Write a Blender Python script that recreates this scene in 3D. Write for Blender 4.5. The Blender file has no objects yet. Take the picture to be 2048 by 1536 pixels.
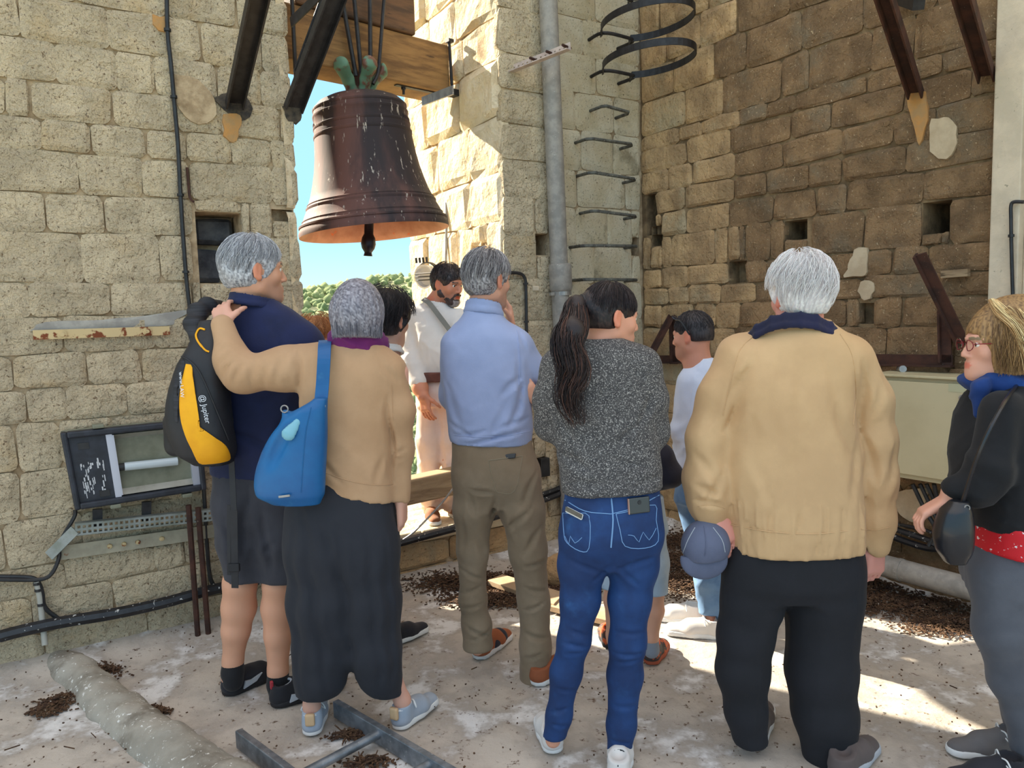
import bpy, math, random
import numpy as np
from mathutils import Vector, Matrix

sc = bpy.context.scene
COL = sc.collection
random.seed(7)
RNG = np.random.RandomState(11)

# ------------------------------------------------------------------ camera
F, PITCH, ROLL, CAMH = 1500.0, math.radians(5.6), math.radians(1.7), 1.55
fw = np.array([0, math.cos(PITCH), -math.sin(PITCH)])
_u0 = np.cross([1., 0, 0], fw)
_c, _s = math.cos(ROLL), math.sin(ROLL)
cR = _c * np.array([1., 0, 0]) - _s * _u0
cU = _s * np.array([1., 0, 0]) + _c * _u0
CAM = np.array([0, 0, CAMH])
cam_data = bpy.data.cameras.new('camera')
cam_data.sensor_fit = 'HORIZONTAL'
cam_data.sensor_width = 36.0
cam_data.lens = 36.0 * F / 2048.0
cam_data.clip_start = 0.05
cam_data.clip_end = 2000
cam = bpy.data.objects.new('camera', cam_data)
COL.objects.link(cam)
m = Matrix(((cR[0], cU[0], -fw[0], 0), (cR[1], cU[1], -fw[1], 0), (cR[2], cU[2], -fw[2], CAMH), (0, 0, 0, 1)))
cam.matrix_world = m
sc.camera = cam

# ------------------------------------------------------------------ light
SUN_H = np.array([-0.846, 0.533]); SUN_H = SUN_H / np.linalg.norm(SUN_H)
SUN_EL = math.radians(31)
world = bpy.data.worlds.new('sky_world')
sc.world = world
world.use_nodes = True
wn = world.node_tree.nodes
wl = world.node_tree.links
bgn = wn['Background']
# summer sky: pale at the horizon, bluer above, unseen zenith brightened as added fill, the same all the way round
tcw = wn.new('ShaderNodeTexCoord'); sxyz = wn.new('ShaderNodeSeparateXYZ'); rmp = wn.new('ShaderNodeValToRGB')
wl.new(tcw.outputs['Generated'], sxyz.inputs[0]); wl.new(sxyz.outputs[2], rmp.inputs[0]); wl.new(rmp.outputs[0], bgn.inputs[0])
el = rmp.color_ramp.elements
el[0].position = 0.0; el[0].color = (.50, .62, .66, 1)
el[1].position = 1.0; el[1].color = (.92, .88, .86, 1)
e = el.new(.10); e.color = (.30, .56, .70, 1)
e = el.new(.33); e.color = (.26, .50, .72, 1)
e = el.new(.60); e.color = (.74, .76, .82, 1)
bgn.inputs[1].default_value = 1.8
sun_d = bpy.data.lights.new('sun', 'SUN')
sun_d.energy = 17.0
sun_d.angle = math.radians(0.55)
sun_d.color = (1.0, 0.90, 0.72)
sun = bpy.data.objects.new('sun', sun_d)
COL.objects.link(sun)
sd = Vector((SUN_H[0] * math.cos(SUN_EL), SUN_H[1] * math.cos(SUN_EL), math.sin(SUN_EL)))
sun.rotation_euler = sd.to_track_quat('Z', 'Y').to_euler()
sun.location = (-3, 4, 8)
vs = sc.view_settings
vs.view_transform = 'Standard'
vs.look = 'None'
vs.gamma = 1
vs.use_curve_mapping = False
vs.exposure = 0.0

# ------------------------------------------------------------------ picture <-> place helpers
def A3(*v): return np.array(v, float)
def ray(x, y): return fw + cR * (x - 1024) / F - cU * (y - 768) / F
def G(x, y, z=0.0):
    d = ray(x, y); return CAM + d * ((z - CAMH) / d[2])
def W(x, y, Y):
    d = ray(x, y); return CAM + d * (Y / d[1])
def unit(v):
    v = np.array(v, float); return v / max(1e-9, np.linalg.norm(v))
class Frame:
    """a vertical wall face: s along it, z up, o out towards the room"""
    def __init__(self, O, u):
        self.O = A3(O[0], O[1], 0); self.u = unit((u[0], u[1], 0)); self.n = np.cross(self.u, [0, 0, 1.])
    def P(self, s, z, o=0.0): return self.O + self.u * s + self.n * o + A3(0, 0, z)
    def sz(self, px, py, o=0.0):
        d = ray(px, py); O = self.O + self.n * o
        t = np.dot(O - CAM, self.n) / np.dot(d, self.n); p = CAM + d * t
        return np.dot(p - self.O, self.u), p[2]
    def px(self, px, py, o=0.0):
        s, z = self.sz(px, py, o); return self.P(s, z, o)

# ------------------------------------------------------------------ objects
def lin(c):
    return tuple(((x / 255.) / 12.92 if x / 255. <= 0.04045 else ((x / 255. + 0.055) / 1.055) ** 2.4) for x in c)
def wpos(o):
    p = np.zeros(3)
    while o is not None:
        p = p + np.array(o.location); o = o.parent
    return p
def mesh_obj(name, V, Fc, mat=None, parent=None, smooth=False, col=None, edges=None, base=None):
    V = np.asarray(V, float).reshape(-1, 3)
    off = wpos(parent) if parent is not None else (np.array(base, float) if base is not None else np.zeros(3))
    Vl = V - off
    me = bpy.data.meshes.new(name)
    if isinstance(Fc, np.ndarray) and Fc.ndim == 2:
        nf, k = Fc.shape
        me.vertices.add(len(Vl)); me.vertices.foreach_set('co', Vl.astype(np.float32).ravel())
        me.loops.add(nf * k); me.loops.foreach_set('vertex_index', Fc.astype(np.int32).ravel())
        me.polygons.add(nf); me.polygons.foreach_set('loop_start', (np.arange(nf) * k).astype(np.int32))
        me.update(calc_edges=True)
    else:
        me.from_pydata([tuple(v) for v in Vl], edges or [], [tuple(int(i) for i in f) for f in Fc])
        me.update()
    if smooth and len(me.polygons): me.polygons.foreach_set('use_smooth', np.ones(len(me.polygons), bool))
    if col is not None:
        a = me.color_attributes.new('Col', 'FLOAT_COLOR', 'POINT')
        c4 = np.ones((len(Vl), 4), np.float32); c4[:, :3] = col
        a.data.foreach_set('color', c4.ravel())
    if mat is not None: me.materials.append(mat)
    o = bpy.data.objects.new(name, me)
    COL.objects.link(o)
    if parent is not None: o.parent = parent
    elif base is not None: o.location = base
    return o
def tag(o, label=None, cat=None, group=None, kind=None):
    if label: o['label'] = label
    if cat: o['category'] = cat
    if group: o['group'] = group
    if kind: o['kind'] = kind
    return o
def thing(name, loc, label, cat, group=None):
    e = bpy.data.objects.new(name, None); e.empty_display_size = 0.1
    e.location = tuple(float(x) for x in loc); COL.objects.link(e)
    return tag(e, label, cat, group)

class MB:
    def __init__(self): self.V = []; self.F = []; self.n = 0
    def add(self, V, Fc):
        V = np.asarray(V, float).reshape(-1, 3)
        self.V.append(V); self.F += [tuple(i + self.n for i in f) for f in Fc]; self.n += len(V); return self
    def obox(self, c, ax, ay, az):
        """box from centre and three half-axis vectors"""
        c, ax, ay, az = [np.array(v, float) for v in (c, ax, ay, az)]
        if np.dot(np.cross(ax, ay), az) < 0: ax = -ax
        V = [c + ax * i + ay * j + az * k for k in (-1, 1) for j in (-1, 1) for i in (-1, 1)]
        return self.add(V, [(0, 2, 3, 1), (4, 5, 7, 6), (0, 1, 5, 4), (2, 6, 7, 3), (0, 4, 6, 2), (1, 3, 7, 5)])
    def bar(self, a, b, w, t, side):
        """rectangular bar a->b, width w along side, thickness t"""
        a, b = np.array(a, float), np.array(b, float); d = unit(b - a)
        side = unit(np.array(side, float) - d * np.dot(side, d)); up = np.cross(d, side)
        return self.obox((a + b) / 2, (b - a) / 2, side * w / 2, up * t / 2)
    def tube(self, pts, r, seg=8, cap=True, flat=None):
        pts = [np.array(p, float) for p in pts]; n = len(pts)
        rs = [r] * n if np.isscalar(r) else list(r)
        T = [unit(pts[min(i + 1, n - 1)] - pts[max(i - 1, 0)]) for i in range(n)]
        ref = A3(0, 0, 1) if abs(T[0][2]) < 0.9 else A3(1, 0, 0)
        s = unit(np.cross(T[0], ref)); V = []
        for i in range(n):
            s = unit(s - T[i] * np.dot(s, T[i])); b = np.cross(T[i], s)
            for k in range(seg):
                a = 2 * math.pi * k / seg
                V.append(pts[i] + (s * math.cos(a) + b * math.sin(a)) * rs[i])
        Fc = []
        for i in range(n - 1):
            for k in range(seg):
                k2 = (k + 1) % seg
                Fc.append((i * seg + k, i * seg + k2, (i + 1) * seg + k2, (i + 1) * seg + k))
        if cap:
            Fc.append(tuple(reversed(range(seg)))); Fc.append(tuple((n - 1) * seg + k for k in range(seg)))
        return self.add(V, Fc)
    def lathe(self, prof, c, axis=(0, 0, 1), seg=48):
        """prof: (r, h) pairs along the axis from c"""
        ax = unit(axis); ref = A3(1, 0, 0) if abs(ax[0]) < .9 else A3(0, 1, 0)
        s = unit(np.cross(ax, ref)); b = np.cross(ax, s); V = []
        for r, h in prof:
            for k in range(seg):
                a = 2 * math.pi * k / seg
                V.append(np.array(c) + ax * h + (s * math.cos(a) + b * math.sin(a)) * r)
        Fc = []
        for i in range(len(prof) - 1):
            for k in range(seg):
                k2 = (k + 1) % seg
                Fc.append((i * seg + k, i * seg + k2, (i + 1) * seg + k2, (i + 1) * seg + k))
        return self.add(V, Fc)
    def prism(self, poly, d):
        """poly: 3-D outline, extruded by vector d"""
        P = np.array(poly, float); n = len(P); d = np.array(d, float)
        V = np.vstack([P, P + d])
        nrm = sum(np.cross(P[i] - P[0], P[(i + 1) % n] - P[0]) for i in range(1, n))
        Fc = [tuple(range(n)), tuple(reversed(range(n, 2 * n)))] + [(i, n + i, n + (i + 1) % n, (i + 1) % n) for i in range(n)]
        if np.dot(nrm, d) > 0: Fc = [tuple(reversed(f)) for f in Fc]
        return self.add(V, Fc)
    def build(self, name, mat, parent=None, smooth=False, bevel=0, base=None):
        o = mesh_obj(name, np.vstack(self.V), self.F, mat, parent, smooth, base=base)
        if smooth:
            me = o.data
            try: me.set_sharp_from_angle(angle=math.radians(40))
            except Exception: pass
        if bevel:
            b = o.modifiers.new('bevel', 'BEVEL'); b.width = bevel; b.segments = 2; b.limit_method = 'ANGLE'
        return o
def smoothpath(pts, n=6):
    """Catmull-Rom through pts"""
    P = [np.array(p, float) for p in pts]; P = [2 * P[0] - P[1]] + P + [2 * P[-1] - P[-2]]; out = []
    for i in range(1, len(P) - 2):
        for k in range(n):
            t = k / n
            out.append(.5 * ((2 * P[i]) + (-P[i - 1] + P[i + 1]) * t + (2 * P[i - 1] - 5 * P[i] + 4 * P[i + 1] - P[i + 2]) * t * t + (-P[i - 1] + 3 * P[i] - 3 * P[i + 1] + P[i + 2]) * t ** 3))
    out.append(P[-2]); return out

# ------------------------------------------------------------------ materials
def mat(name, c1, c2=None, rough=0.8, metal=0.0, scale=8.0, contrast=(0.35, 0.65), bump=0.0, bscale=40.0, bdist=0.01,
        c3=None, s3=30.0, t3=(0.6, 0.7), objvar=0.0, vcol=False, stretch=(1, 1, 1), c4=None, s4=3.0, t4=(0.55, 0.7), sheen=0.0,
        sss=0.0, bump2=0.0, b2scale=8.0, spec=0.5, coat=0.0):
    m = bpy.data.materials.new(name); m.use_nodes = True
    nt = m.node_tree; N = nt.nodes; L = nt.links
    b = N['Principled BSDF']
    b.inputs['Roughness'].default_value = rough; b.inputs['Metallic'].default_value = metal
    b.inputs['Specular IOR Level'].default_value = spec
    if coat: b.inputs['Coat Weight'].default_value = coat
    if sheen: b.inputs['Sheen Weight'].default_value = sheen
    if sss:
        b.inputs['Subsurface Weight'].default_value = sss; b.inputs['Subsurface Radius'].default_value = (.01, .004, .002); b.inputs['Subsurface Scale'].default_value = 0.6
    tc = N.new('ShaderNodeTexCoord'); mp = N.new('ShaderNodeMapping'); mp.inputs['Scale'].default_value = stretch
    L.new(tc.outputs['Object'], mp.inputs[0])
    oi = N.new('ShaderNodeObjectInfo')
    vec = mp.outputs[0]
    if objvar:
        va = N.new('ShaderNodeVectorMath'); va.operation = 'ADD'
        sm = N.new('ShaderNodeMath'); sm.operation = 'MULTIPLY'; sm.inputs[1].default_value = 37.0
        L.new(oi.outputs['Random'], sm.inputs[0]); L.new(vec, va.inputs[0]); L.new(sm.outputs[0], va.inputs[1]); vec = va.outputs[0]
    def noise(s, det=6, ro=0.6):
        n = N.new('ShaderNodeTexNoise'); n.inputs['Scale'].default_value = s; n.inputs['Detail'].default_value = det
        n.inputs['Roughness'].default_value = ro; L.new(vec, n.inputs['Vector']); return n.outputs['Fac']
    def ramp(src, lo, hi):
        r = N.new('ShaderNodeMapRange'); r.inputs[1].default_value = lo; r.inputs[2].default_value = hi; r.interpolation_type = 'SMOOTHSTEP'
        L.new(src, r.inputs[0]); return r.outputs[0]
    def mix(fac, a, bb):
        x = N.new('ShaderNodeMix'); x.data_type = 'RGBA'; L.new(fac, x.inputs[0])
        for s, v in ((x.inputs[6], a), (x.inputs[7], bb)):
            if isinstance(v, tuple): s.default_value = (*v[:3], 1)
            else: L.new(v, s)
        return x.outputs[2]
    col = lin(c1)
    if c2 is not None: col = mix(ramp(noise(scale), *contrast), lin(c1), lin(c2))
    if c4 is not None: col = mix(ramp(noise(s4, 5, .65), *t4), col, lin(c4))
    if c3 is not None: col = mix(ramp(noise(s3, 3, .7), *t3), col, lin(c3))
    if vcol:
        at = N.new('ShaderNodeVertexColor'); at.layer_name = 'Col'
        if c2 is None and c3 is None: col = at.outputs[0]
        else:
            x = N.new('ShaderNodeMix'); x.data_type = 'RGBA'; x.blend_type = 'MULTIPLY'; x.inputs[0].default_value = 1
            L.new(at.outputs[0], x.inputs[6])
            if isinstance(col, tuple): x.inputs[7].default_value = (*col, 1)
            else: L.new(col, x.inputs[7])
            col = x.outputs[2]
    if objvar:
        hv = N.new('ShaderNodeHueSaturation')
        mr = N.new('ShaderNodeMapRange'); mr.inputs[3].default_value = 1 - objvar; mr.inputs[4].default_value = 1 + objvar
        L.new(oi.outputs['Random'], mr.inputs[0]); L.new(mr.outputs[0], hv.inputs['Value'])
        if isinstance(col, tuple): hv.inputs['Color'].default_value = (*col, 1)
        else: L.new(col, hv.inputs['Color'])
        col = hv.outputs[0]
    if isinstance(col, tuple): b.inputs['Base Color'].default_value = (*col, 1)
    else: L.new(col, b.inputs['Base Color'])
    if bump:
        bp = N.new('ShaderNodeBump'); bp.inputs['Strength'].default_value = bump; bp.inputs['Distance'].default_value = bdist
        L.new(noise(bscale, 8, .65), bp.inputs['Height'])
        if bump2:
            bq = N.new('ShaderNodeBump'); bq.inputs['Strength'].default_value = bump2; bq.inputs['Distance'].default_value = bdist * 3
            L.new(noise(b2scale, 4, .5), bq.inputs['Height']); L.new(bp.outputs[0], bq.inputs['Normal']); L.new(bq.outputs[0], b.inputs['Normal'])
        else: L.new(bp.outputs[0], b.inputs['Normal'])
    return m

# ------------------------------------------------------------------ signed-distance modelling (one continuous skin)
def smin(a, b, k):
    if k <= 0: return np.minimum(a, b)
    h = np.maximum(k - np.abs(a - b), 0) / k
    return np.minimum(a, b) - h * h * k * 0.25
class Sdf:
    def __init__(self): self.p = []; self.cuts = []; self.disp = None
    def cone(self, a, b, ra, rb, k=0.02, flat=None, fk=1.0):
        a, b = np.array(a, float), np.array(b, float); r = max(ra, rb) * max(1, fk)
        lo, hi = np.minimum(a, b) - r, np.maximum(a, b) + r
        fl = unit(flat) if flat is not None else None
        ab = b - a; L2 = max(1e-9, ab @ ab)
        def f(p):
            q = p - a; t = np.clip((q @ ab) / L2, 0, 1); v = q - t[..., None] * ab
            if fl is not None:
                c = v @ fl; v = v + (c * (1 / fk - 1))[..., None] * fl
                return (np.sqrt((v * v).sum(-1)) - (ra + (rb - ra) * t)) * min(1, fk) ** .5
            return np.sqrt((v * v).sum(-1)) - (ra + (rb - ra) * t)
        self.p.append((f, lo, hi, k, 1)); return self
    def chain(self, pts, rs, k=0.02, flat=None, fk=1.0):
        for i in range(len(pts) - 1): self.cone(pts[i], pts[i + 1], rs[i], rs[i + 1], k, flat, fk)
        return self
    def ell(self, c, r, M=None, k=0.02, sub=False):
        c = np.array(c, float); r = np.array(r, float) if not np.isscalar(r) else np.array([r] * 3, float)
        M = np.eye(3) if M is None else np.array(M)      # columns = local axes in world
        ext = np.abs(M) @ r
        def f(p):
            q = (p - c) @ M; a = np.sqrt(((q / r) ** 2).sum(-1)); g = np.sqrt(((q / (r * r)) ** 2).sum(-1))
            return a * (a - 1) / np.maximum(g, 1e-6)
        self.p.append((f, c - ext, c + ext, k, -1 if sub else 1)); return self
    def box(self, c, h, M=None, rd=0.01, k=0.0, sub=False):
        c = np.array(c, float); h = np.array(h, float); M = np.eye(3) if M is None else np.array(M)
        ext = np.abs(M) @ h
        def f(p):
            q = np.abs((p - c) @ M) - (h - rd)
            return np.sqrt((np.maximum(q, 0) ** 2).sum(-1)) + np.minimum(q.max(-1), 0) - rd
        self.p.append((f, c - ext, c + ext, k, -1 if sub else 1)); return self
    def loft(self, rows, k=0.02, yaw=0.0, n=2.3):
        """rows (z, cx, cy, half width, half depth)"""
        R = np.array(sorted(rows, key=lambda r: r[0]), float)
        if len(R) > 3:
            m0 = R; t = np.arange(len(R)); tt = np.linspace(0, len(R) - 1, (len(R) - 1) * 6 + 1); i = np.minimum(tt.astype(int), len(R) - 2); u = (tt - i)[:, None]
            a = m0[np.maximum(i - 1, 0)]; b = m0[i]; c = m0[i + 1]; d = m0[np.minimum(i + 2, len(R) - 1)]
            R2 = .5 * (2 * b + (c - a) * u + (2 * a - 5 * b + 4 * c - d) * u * u + (-a + 3 * b - 3 * c + d) * u ** 3)
            R2[:, 0] = (b * (1 - u) + c * u)[:, 0]; R = R2
        cz, sn = math.cos(yaw), math.sin(yaw)
        wm = R[:, 3:5].max()
        lo = A3(R[:, 1].min() - wm, R[:, 2].min() - wm, R[0, 0]); hi = A3(R[:, 1].max() + wm, R[:, 2].max() + wm, R[-1, 0])
        def f(p):
            z = p[..., 2]
            cx, cy, w, d = [np.interp(z, R[:, 0], R[:, i]) for i in (1, 2, 3, 4)]
            x = p[..., 0] - cx; y = p[..., 1] - cy
            X = x * cz + y * -sn; Y = x * sn + y * cz
            a = (np.abs(X / w) ** n + np.abs(Y / d) ** n) ** (1 / n)
            rr = np.sqrt(X * X + Y * Y); rad = rr / np.maximum(a, 1e-4)
            e = np.where(a > 1e-3, rr - rad, -np.minimum(w, d))
            return np.maximum(e, np.maximum(R[0, 0] - z, z - R[-1, 0]))
        self.p.append((f, lo, hi, k, 1)); return self
    def cut(self, pt, nrm):
        """remove what lies on the nrm side of the plane"""
        pt, nrm = np.array(pt, float), unit(nrm)
        self.cuts.append(lambda p: (p - pt) @ nrm); return self
    def field(self, P, cull=True):
        nb = P.shape[0]; D = np.full(P.shape[:-1], 0.6)
        if cull: blo = P.reshape(nb, -1, 3).min(1); bhi = P.reshape(nb, -1, 3).max(1)
        for f, lo, hi, k, sg in self.p:
            if cull:
                mg = max(k, 0.0) + 0.03
                s = np.all((bhi > lo - mg) & (blo < hi + mg), axis=1)
                if not s.any(): continue
                d = f(P[s])
                D[s] = smin(D[s], d, k) if sg > 0 else -smin(-D[s], d, k)
            else:
                d = f(P); D = smin(D, d, k) if sg > 0 else -smin(-D, d, k)
        if self.disp is not None: D = D + self.disp(P)
        for c in self.cuts: D = np.maximum(D, c(P))
        return D
    def mesh(self, h=0.008, pad=0.02):
        B = 8
        lo = np.min([q[1] for q in self.p if q[4] > 0], axis=0) - pad; hi = np.max([q[2] for q in self.p if q[4] > 0], axis=0) + pad
        nblk = np.maximum(1, np.ceil((hi - lo) / (B * h)).astype(int))
        g = np.stack(np.meshgrid(*[np.arange(n) for n in nblk], indexing='ij'), -1).reshape(-1, 3)
        cen = lo + (g + 0.5) * B * h
        d = self.field(cen[:, None, :], cull=False)[:, 0]
        g = g[np.abs(d) < B * h * 0.87 * 1.5 + 0.01]
        ax = np.arange(B + 1)
        loc = np.stack(np.meshgrid(ax, ax, ax, indexing='ij'), -1)
        VV = []; KK = []; EE = []; 
        NX, NY, NZ = (nblk * B + 2)
        keyf = lambda c: (c[..., 0].astype(np.int64) * NY + c[..., 1]) * NZ + c[..., 2]
        for i0 in range(0, len(g), 400):
            gg = g[i0:i0 + 400]
            lat = gg[:, None, None, None, :] * B + loc[None]
            P = lo + lat * h
            D = self.field(P.reshape(len(gg), -1, 3)).reshape(len(gg), B + 1, B + 1, B + 1)
            S = D < 0
            cor = [(a, b, c) for a in (0, 1) for b in (0, 1) for c in (0, 1)]
            cs = sum(S[:, a:a + B, b:b + B, c:c + B].astype(np.int8) for a, b, c in cor)
            act = np.nonzero((cs > 0) & (cs < 8))
            cv = {q: D[act[0], act[1] + q[0], act[2] + q[1], act[3] + q[2]] for q in cor}
            M = len(act[0])
            if M:
                acc = np.zeros((M, 3)); cnt = np.zeros(M)
                for q in cor:
                    for axx in range(3):
                        if q[axx] == 0:
                            q2 = list(q); q2[axx] = 1; q2 = tuple(q2)
                            a, b = cv[q], cv[q2]; ch = (a < 0) != (b < 0)
                            t = np.where(ch, a / np.where(ch, a - b, 1), 0)
                            pt = np.zeros((M, 3)); pt[:] = q; pt[:, axx] = t
                            acc += pt * ch[:, None]; cnt += ch
                cell = lat[act[0], act[1], act[2], act[3]]
                VV.append(lo + (cell + acc / cnt[:, None]) * h); KK.append(keyf(cell))
            for axx in range(3):
                sl = [slice(0, B)] * 3; s2 = list(sl); s2[axx] = slice(1, B + 1)
                A = S[(slice(None), *sl)]; Bs = S[(slice(None), *s2)]
                e = np.nonzero(A != Bs)
                if len(e[0]):
                    cell = lat[e[0], e[1], e[2], e[3]]; EE.append((axx, cell, A[e]))
        if not VV: return np.zeros((0, 3)), np.zeros((0, 4), int)
        V = np.vstack(VV); K = np.concatenate(KK); o = np.argsort(K); V = V[o]; K = K[o]
        FF = []
        for axx, cell, sg in EE:
            o1, o2 = (axx + 1) % 3, (axx + 2) % 3
            d1 = np.zeros(3, int); d1[o1] = 1; d2 = np.zeros(3, int); d2[o2] = 1
            cs = [cell - d1 - d2, cell - d2, cell, cell - d1]
            ok = np.ones(len(cell), bool); idx = []
            for c in cs:
                k = keyf(c); j = np.clip(np.searchsorted(K, k), 0, len(K) - 1); ok &= (K[j] == k); idx.append(j)
            q = np.stack(idx, 1); q[~sg] = q[~sg][:, ::-1]; FF.append(q[ok])
        return V, np.vstack(FF)
    def build(self, name, m, parent=None, h=0.008, colf=None, base=None):
        V, Fc = self.mesh(h)
        return mesh_obj(name, V, Fc, m, parent, True, col=None if colf is None else colf(V), base=base)

def nz(p, f=10.0, seed=0, aniso=(1, 1, 1)):
    """cheap smooth noise, about -1..1"""
    r = np.random.RandomState(seed); q = p * np.array(aniso) * f; out = 0
    w = q + 0.9 * np.sin(q @ r.normal(size=(3, 3)) * 0.7 + r.rand(3) * 6)
    for i in range(4):
        a = r.normal(size=3); a /= np.linalg.norm(a)
        out = out + np.sin(w @ a * (1 + .35 * i) + r.rand() * 6)
    return out / 3.0
def ridge(p, f, seed, aniso=(1, 1, 1)):
    n = nz(p, f, seed, aniso); return np.maximum(0, 1 - np.abs(n) * 1.5) ** 1.6 * 1.6
# ================================================================== THE SETTING
M_stoneL = mat('limestone_grey', (228, 208, 174), (202, 184, 154), rough=.95, scale=7, c3=(124, 100, 76), s3=70, t3=(.58, .70), bump=1.0, bscale=60, bdist=.02, objvar=.06,
               c4=(218, 190, 146), s4=2.2, t4=(.54, .74), bump2=.8, b2scale=22)
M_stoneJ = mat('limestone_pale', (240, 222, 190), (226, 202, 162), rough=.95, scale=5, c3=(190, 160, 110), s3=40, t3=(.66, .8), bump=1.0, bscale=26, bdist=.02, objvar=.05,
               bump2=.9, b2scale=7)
M_stoneF = mat('limestone_plastered', (212, 200, 174), (198, 182, 150), rough=.95, scale=4, c3=(112, 100, 80), s3=80, t3=(.58, .70), bump=.9, bscale=50, bdist=.012, objvar=.05,
               c4=(150, 138, 112), s4=2.6, t4=(.56, .72), bump2=.4, b2scale=9)
M_stoneR = mat('limestone_ochre', (204, 168, 122), (164, 134, 98), rough=.95, scale=5, c3=(104, 80, 54), s3=70, t3=(.60, .72), bump=1.0, bscale=40, bdist=.012, objvar=.10,
               c4=(176, 158, 126), s4=2.0, t4=(.5, .72), bump2=.8, b2scale=10)
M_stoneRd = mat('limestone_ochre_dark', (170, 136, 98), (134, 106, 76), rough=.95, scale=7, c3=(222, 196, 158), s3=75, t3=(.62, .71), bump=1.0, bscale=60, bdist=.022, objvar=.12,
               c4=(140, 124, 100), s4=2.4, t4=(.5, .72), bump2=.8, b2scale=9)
M_mortL = mat('mortar_pale', (206, 182, 148), (150, 126, 96), rough=1, scale=9, bump=.8, bscale=60, bdist=.01)
M_mortR = mat('mortar_brown', (156, 130, 96), (104, 84, 60), rough=1, scale=9, bump=.8, bscale=60, bdist=.01)
M_render = mat('cement_render', (222, 204, 178), (204, 188, 164), rough=.95, scale=7, bump=.5, bscale=60, bdist=.006, c3=(150, 140, 118), s3=40, t3=(.64, .76))

def backing(name, fr, s0, s1, z0, z1, depth, holes, m, front=-0.018, spl=0.0):
    """solid wall body with square recesses: holes (s0, s1, z0, z1, depth)"""
    mb = MB()
    S = sorted(set([s0, s1] + [h[i] for h in holes for i in (0, 1)])); Z = sorted(set([z0, z1] + [h[i] for h in holes for i in (2, 3)]))
    S = [s for s in S if s0 <= s <= s1]; Z = [z for z in Z if z0 <= z <= z1]
    def q(a, b, c, d): mb.add([a, b, c, d], [(0, 1, 2, 3)])
    for i in range(len(S) - 1):
        for j in range(len(Z) - 1):
            a, b, c, d = S[i], S[i + 1], Z[j], Z[j + 1]; cs, cz = (a + b) / 2, (c + d) / 2
            if any(h[0] < cs < h[1] and h[2] < cz < h[3] for h in holes): continue
            q(fr.P(a, c, front), fr.P(b, c, front), fr.P(b, d, front), fr.P(a, d, front))
    for h in holes:
        a, b, c, d, e = h; o = front; i = front - e
        q(fr.P(a, c, i), fr.P(b, c, i), fr.P(b, d, i), fr.P(a, d, i))
        q(fr.P(a, c, o), fr.P(a, c, i), fr.P(a, d, i), fr.P(a, d, o)); q(fr.P(b, c, i), fr.P(b, c, o), fr.P(b, d, o), fr.P(b, d, i))
        q(fr.P(a, c, o), fr.P(b, c, o), fr.P(b, c, i), fr.P(a, c, i)); q(fr.P(a, d, i), fr.P(b, d, i), fr.P(b, d, o), fr.P(a, d, o))
    b = -depth
    e1 = s1 - spl
    q(fr.P(e1, z0, b), fr.P(s0, z0, b), fr.P(s0, z1, b), fr.P(e1, z1, b))
    q(fr.P(s0, z0, b), fr.P(s0, z0, front), fr.P(s0, z1, front), fr.P(s0, z1, b)); q(fr.P(s1, z0, front), fr.P(e1, z0, b), fr.P(e1, z1, b), fr.P(s1, z1, front))
    q(fr.P(s0, z1, front), fr.P(s1, z1, front), fr.P(e1, z1, b), fr.P(s0, z1, b))
    return tag(mb.build(name, m), kind='structure')

STONES = 0
def stone(fr, a, b, c, d, m, parent, rg=0.012, proud=0.006, jit=.006, sink=.05, name='stone'):
    """one block: shallow pillowed front on sides that run back into the wall"""
    global STONES
    if b - a < .03 or d - c < .03: return
    NXs, NZs = 4, 3; V = []; idx = {}
    j = min(.007, .1 * (d - c))
    cor = [[RNG.uniform(-j, j) for _ in range(2)] for _ in range(4)]
    po = RNG.uniform(-.5, 1) * proud
    for i in range(NXs + 1):
        for k in range(NZs + 1):
            u, v = i / NXs, k / NZs
            if 0 < i < NXs: u2 = u if 1 < i < NXs - 1 else (0.10 if i == 1 else .90)
            else: u2 = u
            v2 = v if k in (0, NZs) else (.14 if k == 1 else .86)
            s = a + (b - a) * u2; z = c + (d - c) * v2
            w = [(1 - u2) * (1 - v2), u2 * (1 - v2), u2 * v2, (1 - u2) * v2]
            s += sum(w[q] * cor[q][0] for q in range(4)); z += sum(w[q] * cor[q][1] for q in range(4))
            edge = i in (0, NXs) or k in (0, NZs)
            if edge and not (i in (0, NXs) and k in (0, NZs)):
                if k in (0, NZs): z += RNG.uniform(-jit, jit) * .7
                else: s += RNG.uniform(-jit, jit) * .7
            if (i in (0, NXs)) and (k in (0, NZs)):
                s += (.010 if i == 0 else -.010); z += (.007 if k == 0 else -.007)
            o = (-.007 if edge else po + RNG.uniform(-1, 1) * rg * .5)
            idx[i, k] = len(V); V.append(fr.P(s, z, o))
    Fc = [(idx[i, k], idx[i + 1, k], idx[i + 1, k + 1], idx[i, k + 1]) for i in range(NXs) for k in range(NZs)]
    ring = [(i, 0) for i in range(NXs + 1)] + [(NXs, k) for k in range(1, NZs + 1)] + [(i, NZs) for i in range(NXs - 1, -1, -1)] + [(0, k) for k in range(NZs - 1, 0, -1)]
    n0 = len(V)
    for q in ring: V.append(V[idx[q]] - fr.n * sink)
    n = len(ring)
    for r in range(n):
        r2 = (r + 1) % n; Fc.append((idx[ring[r2]], idx[ring[r]], n0 + r, n0 + r2))
    mesh_obj(name, V, Fc, m, parent, smooth=False)
    STONES += 1
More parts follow.
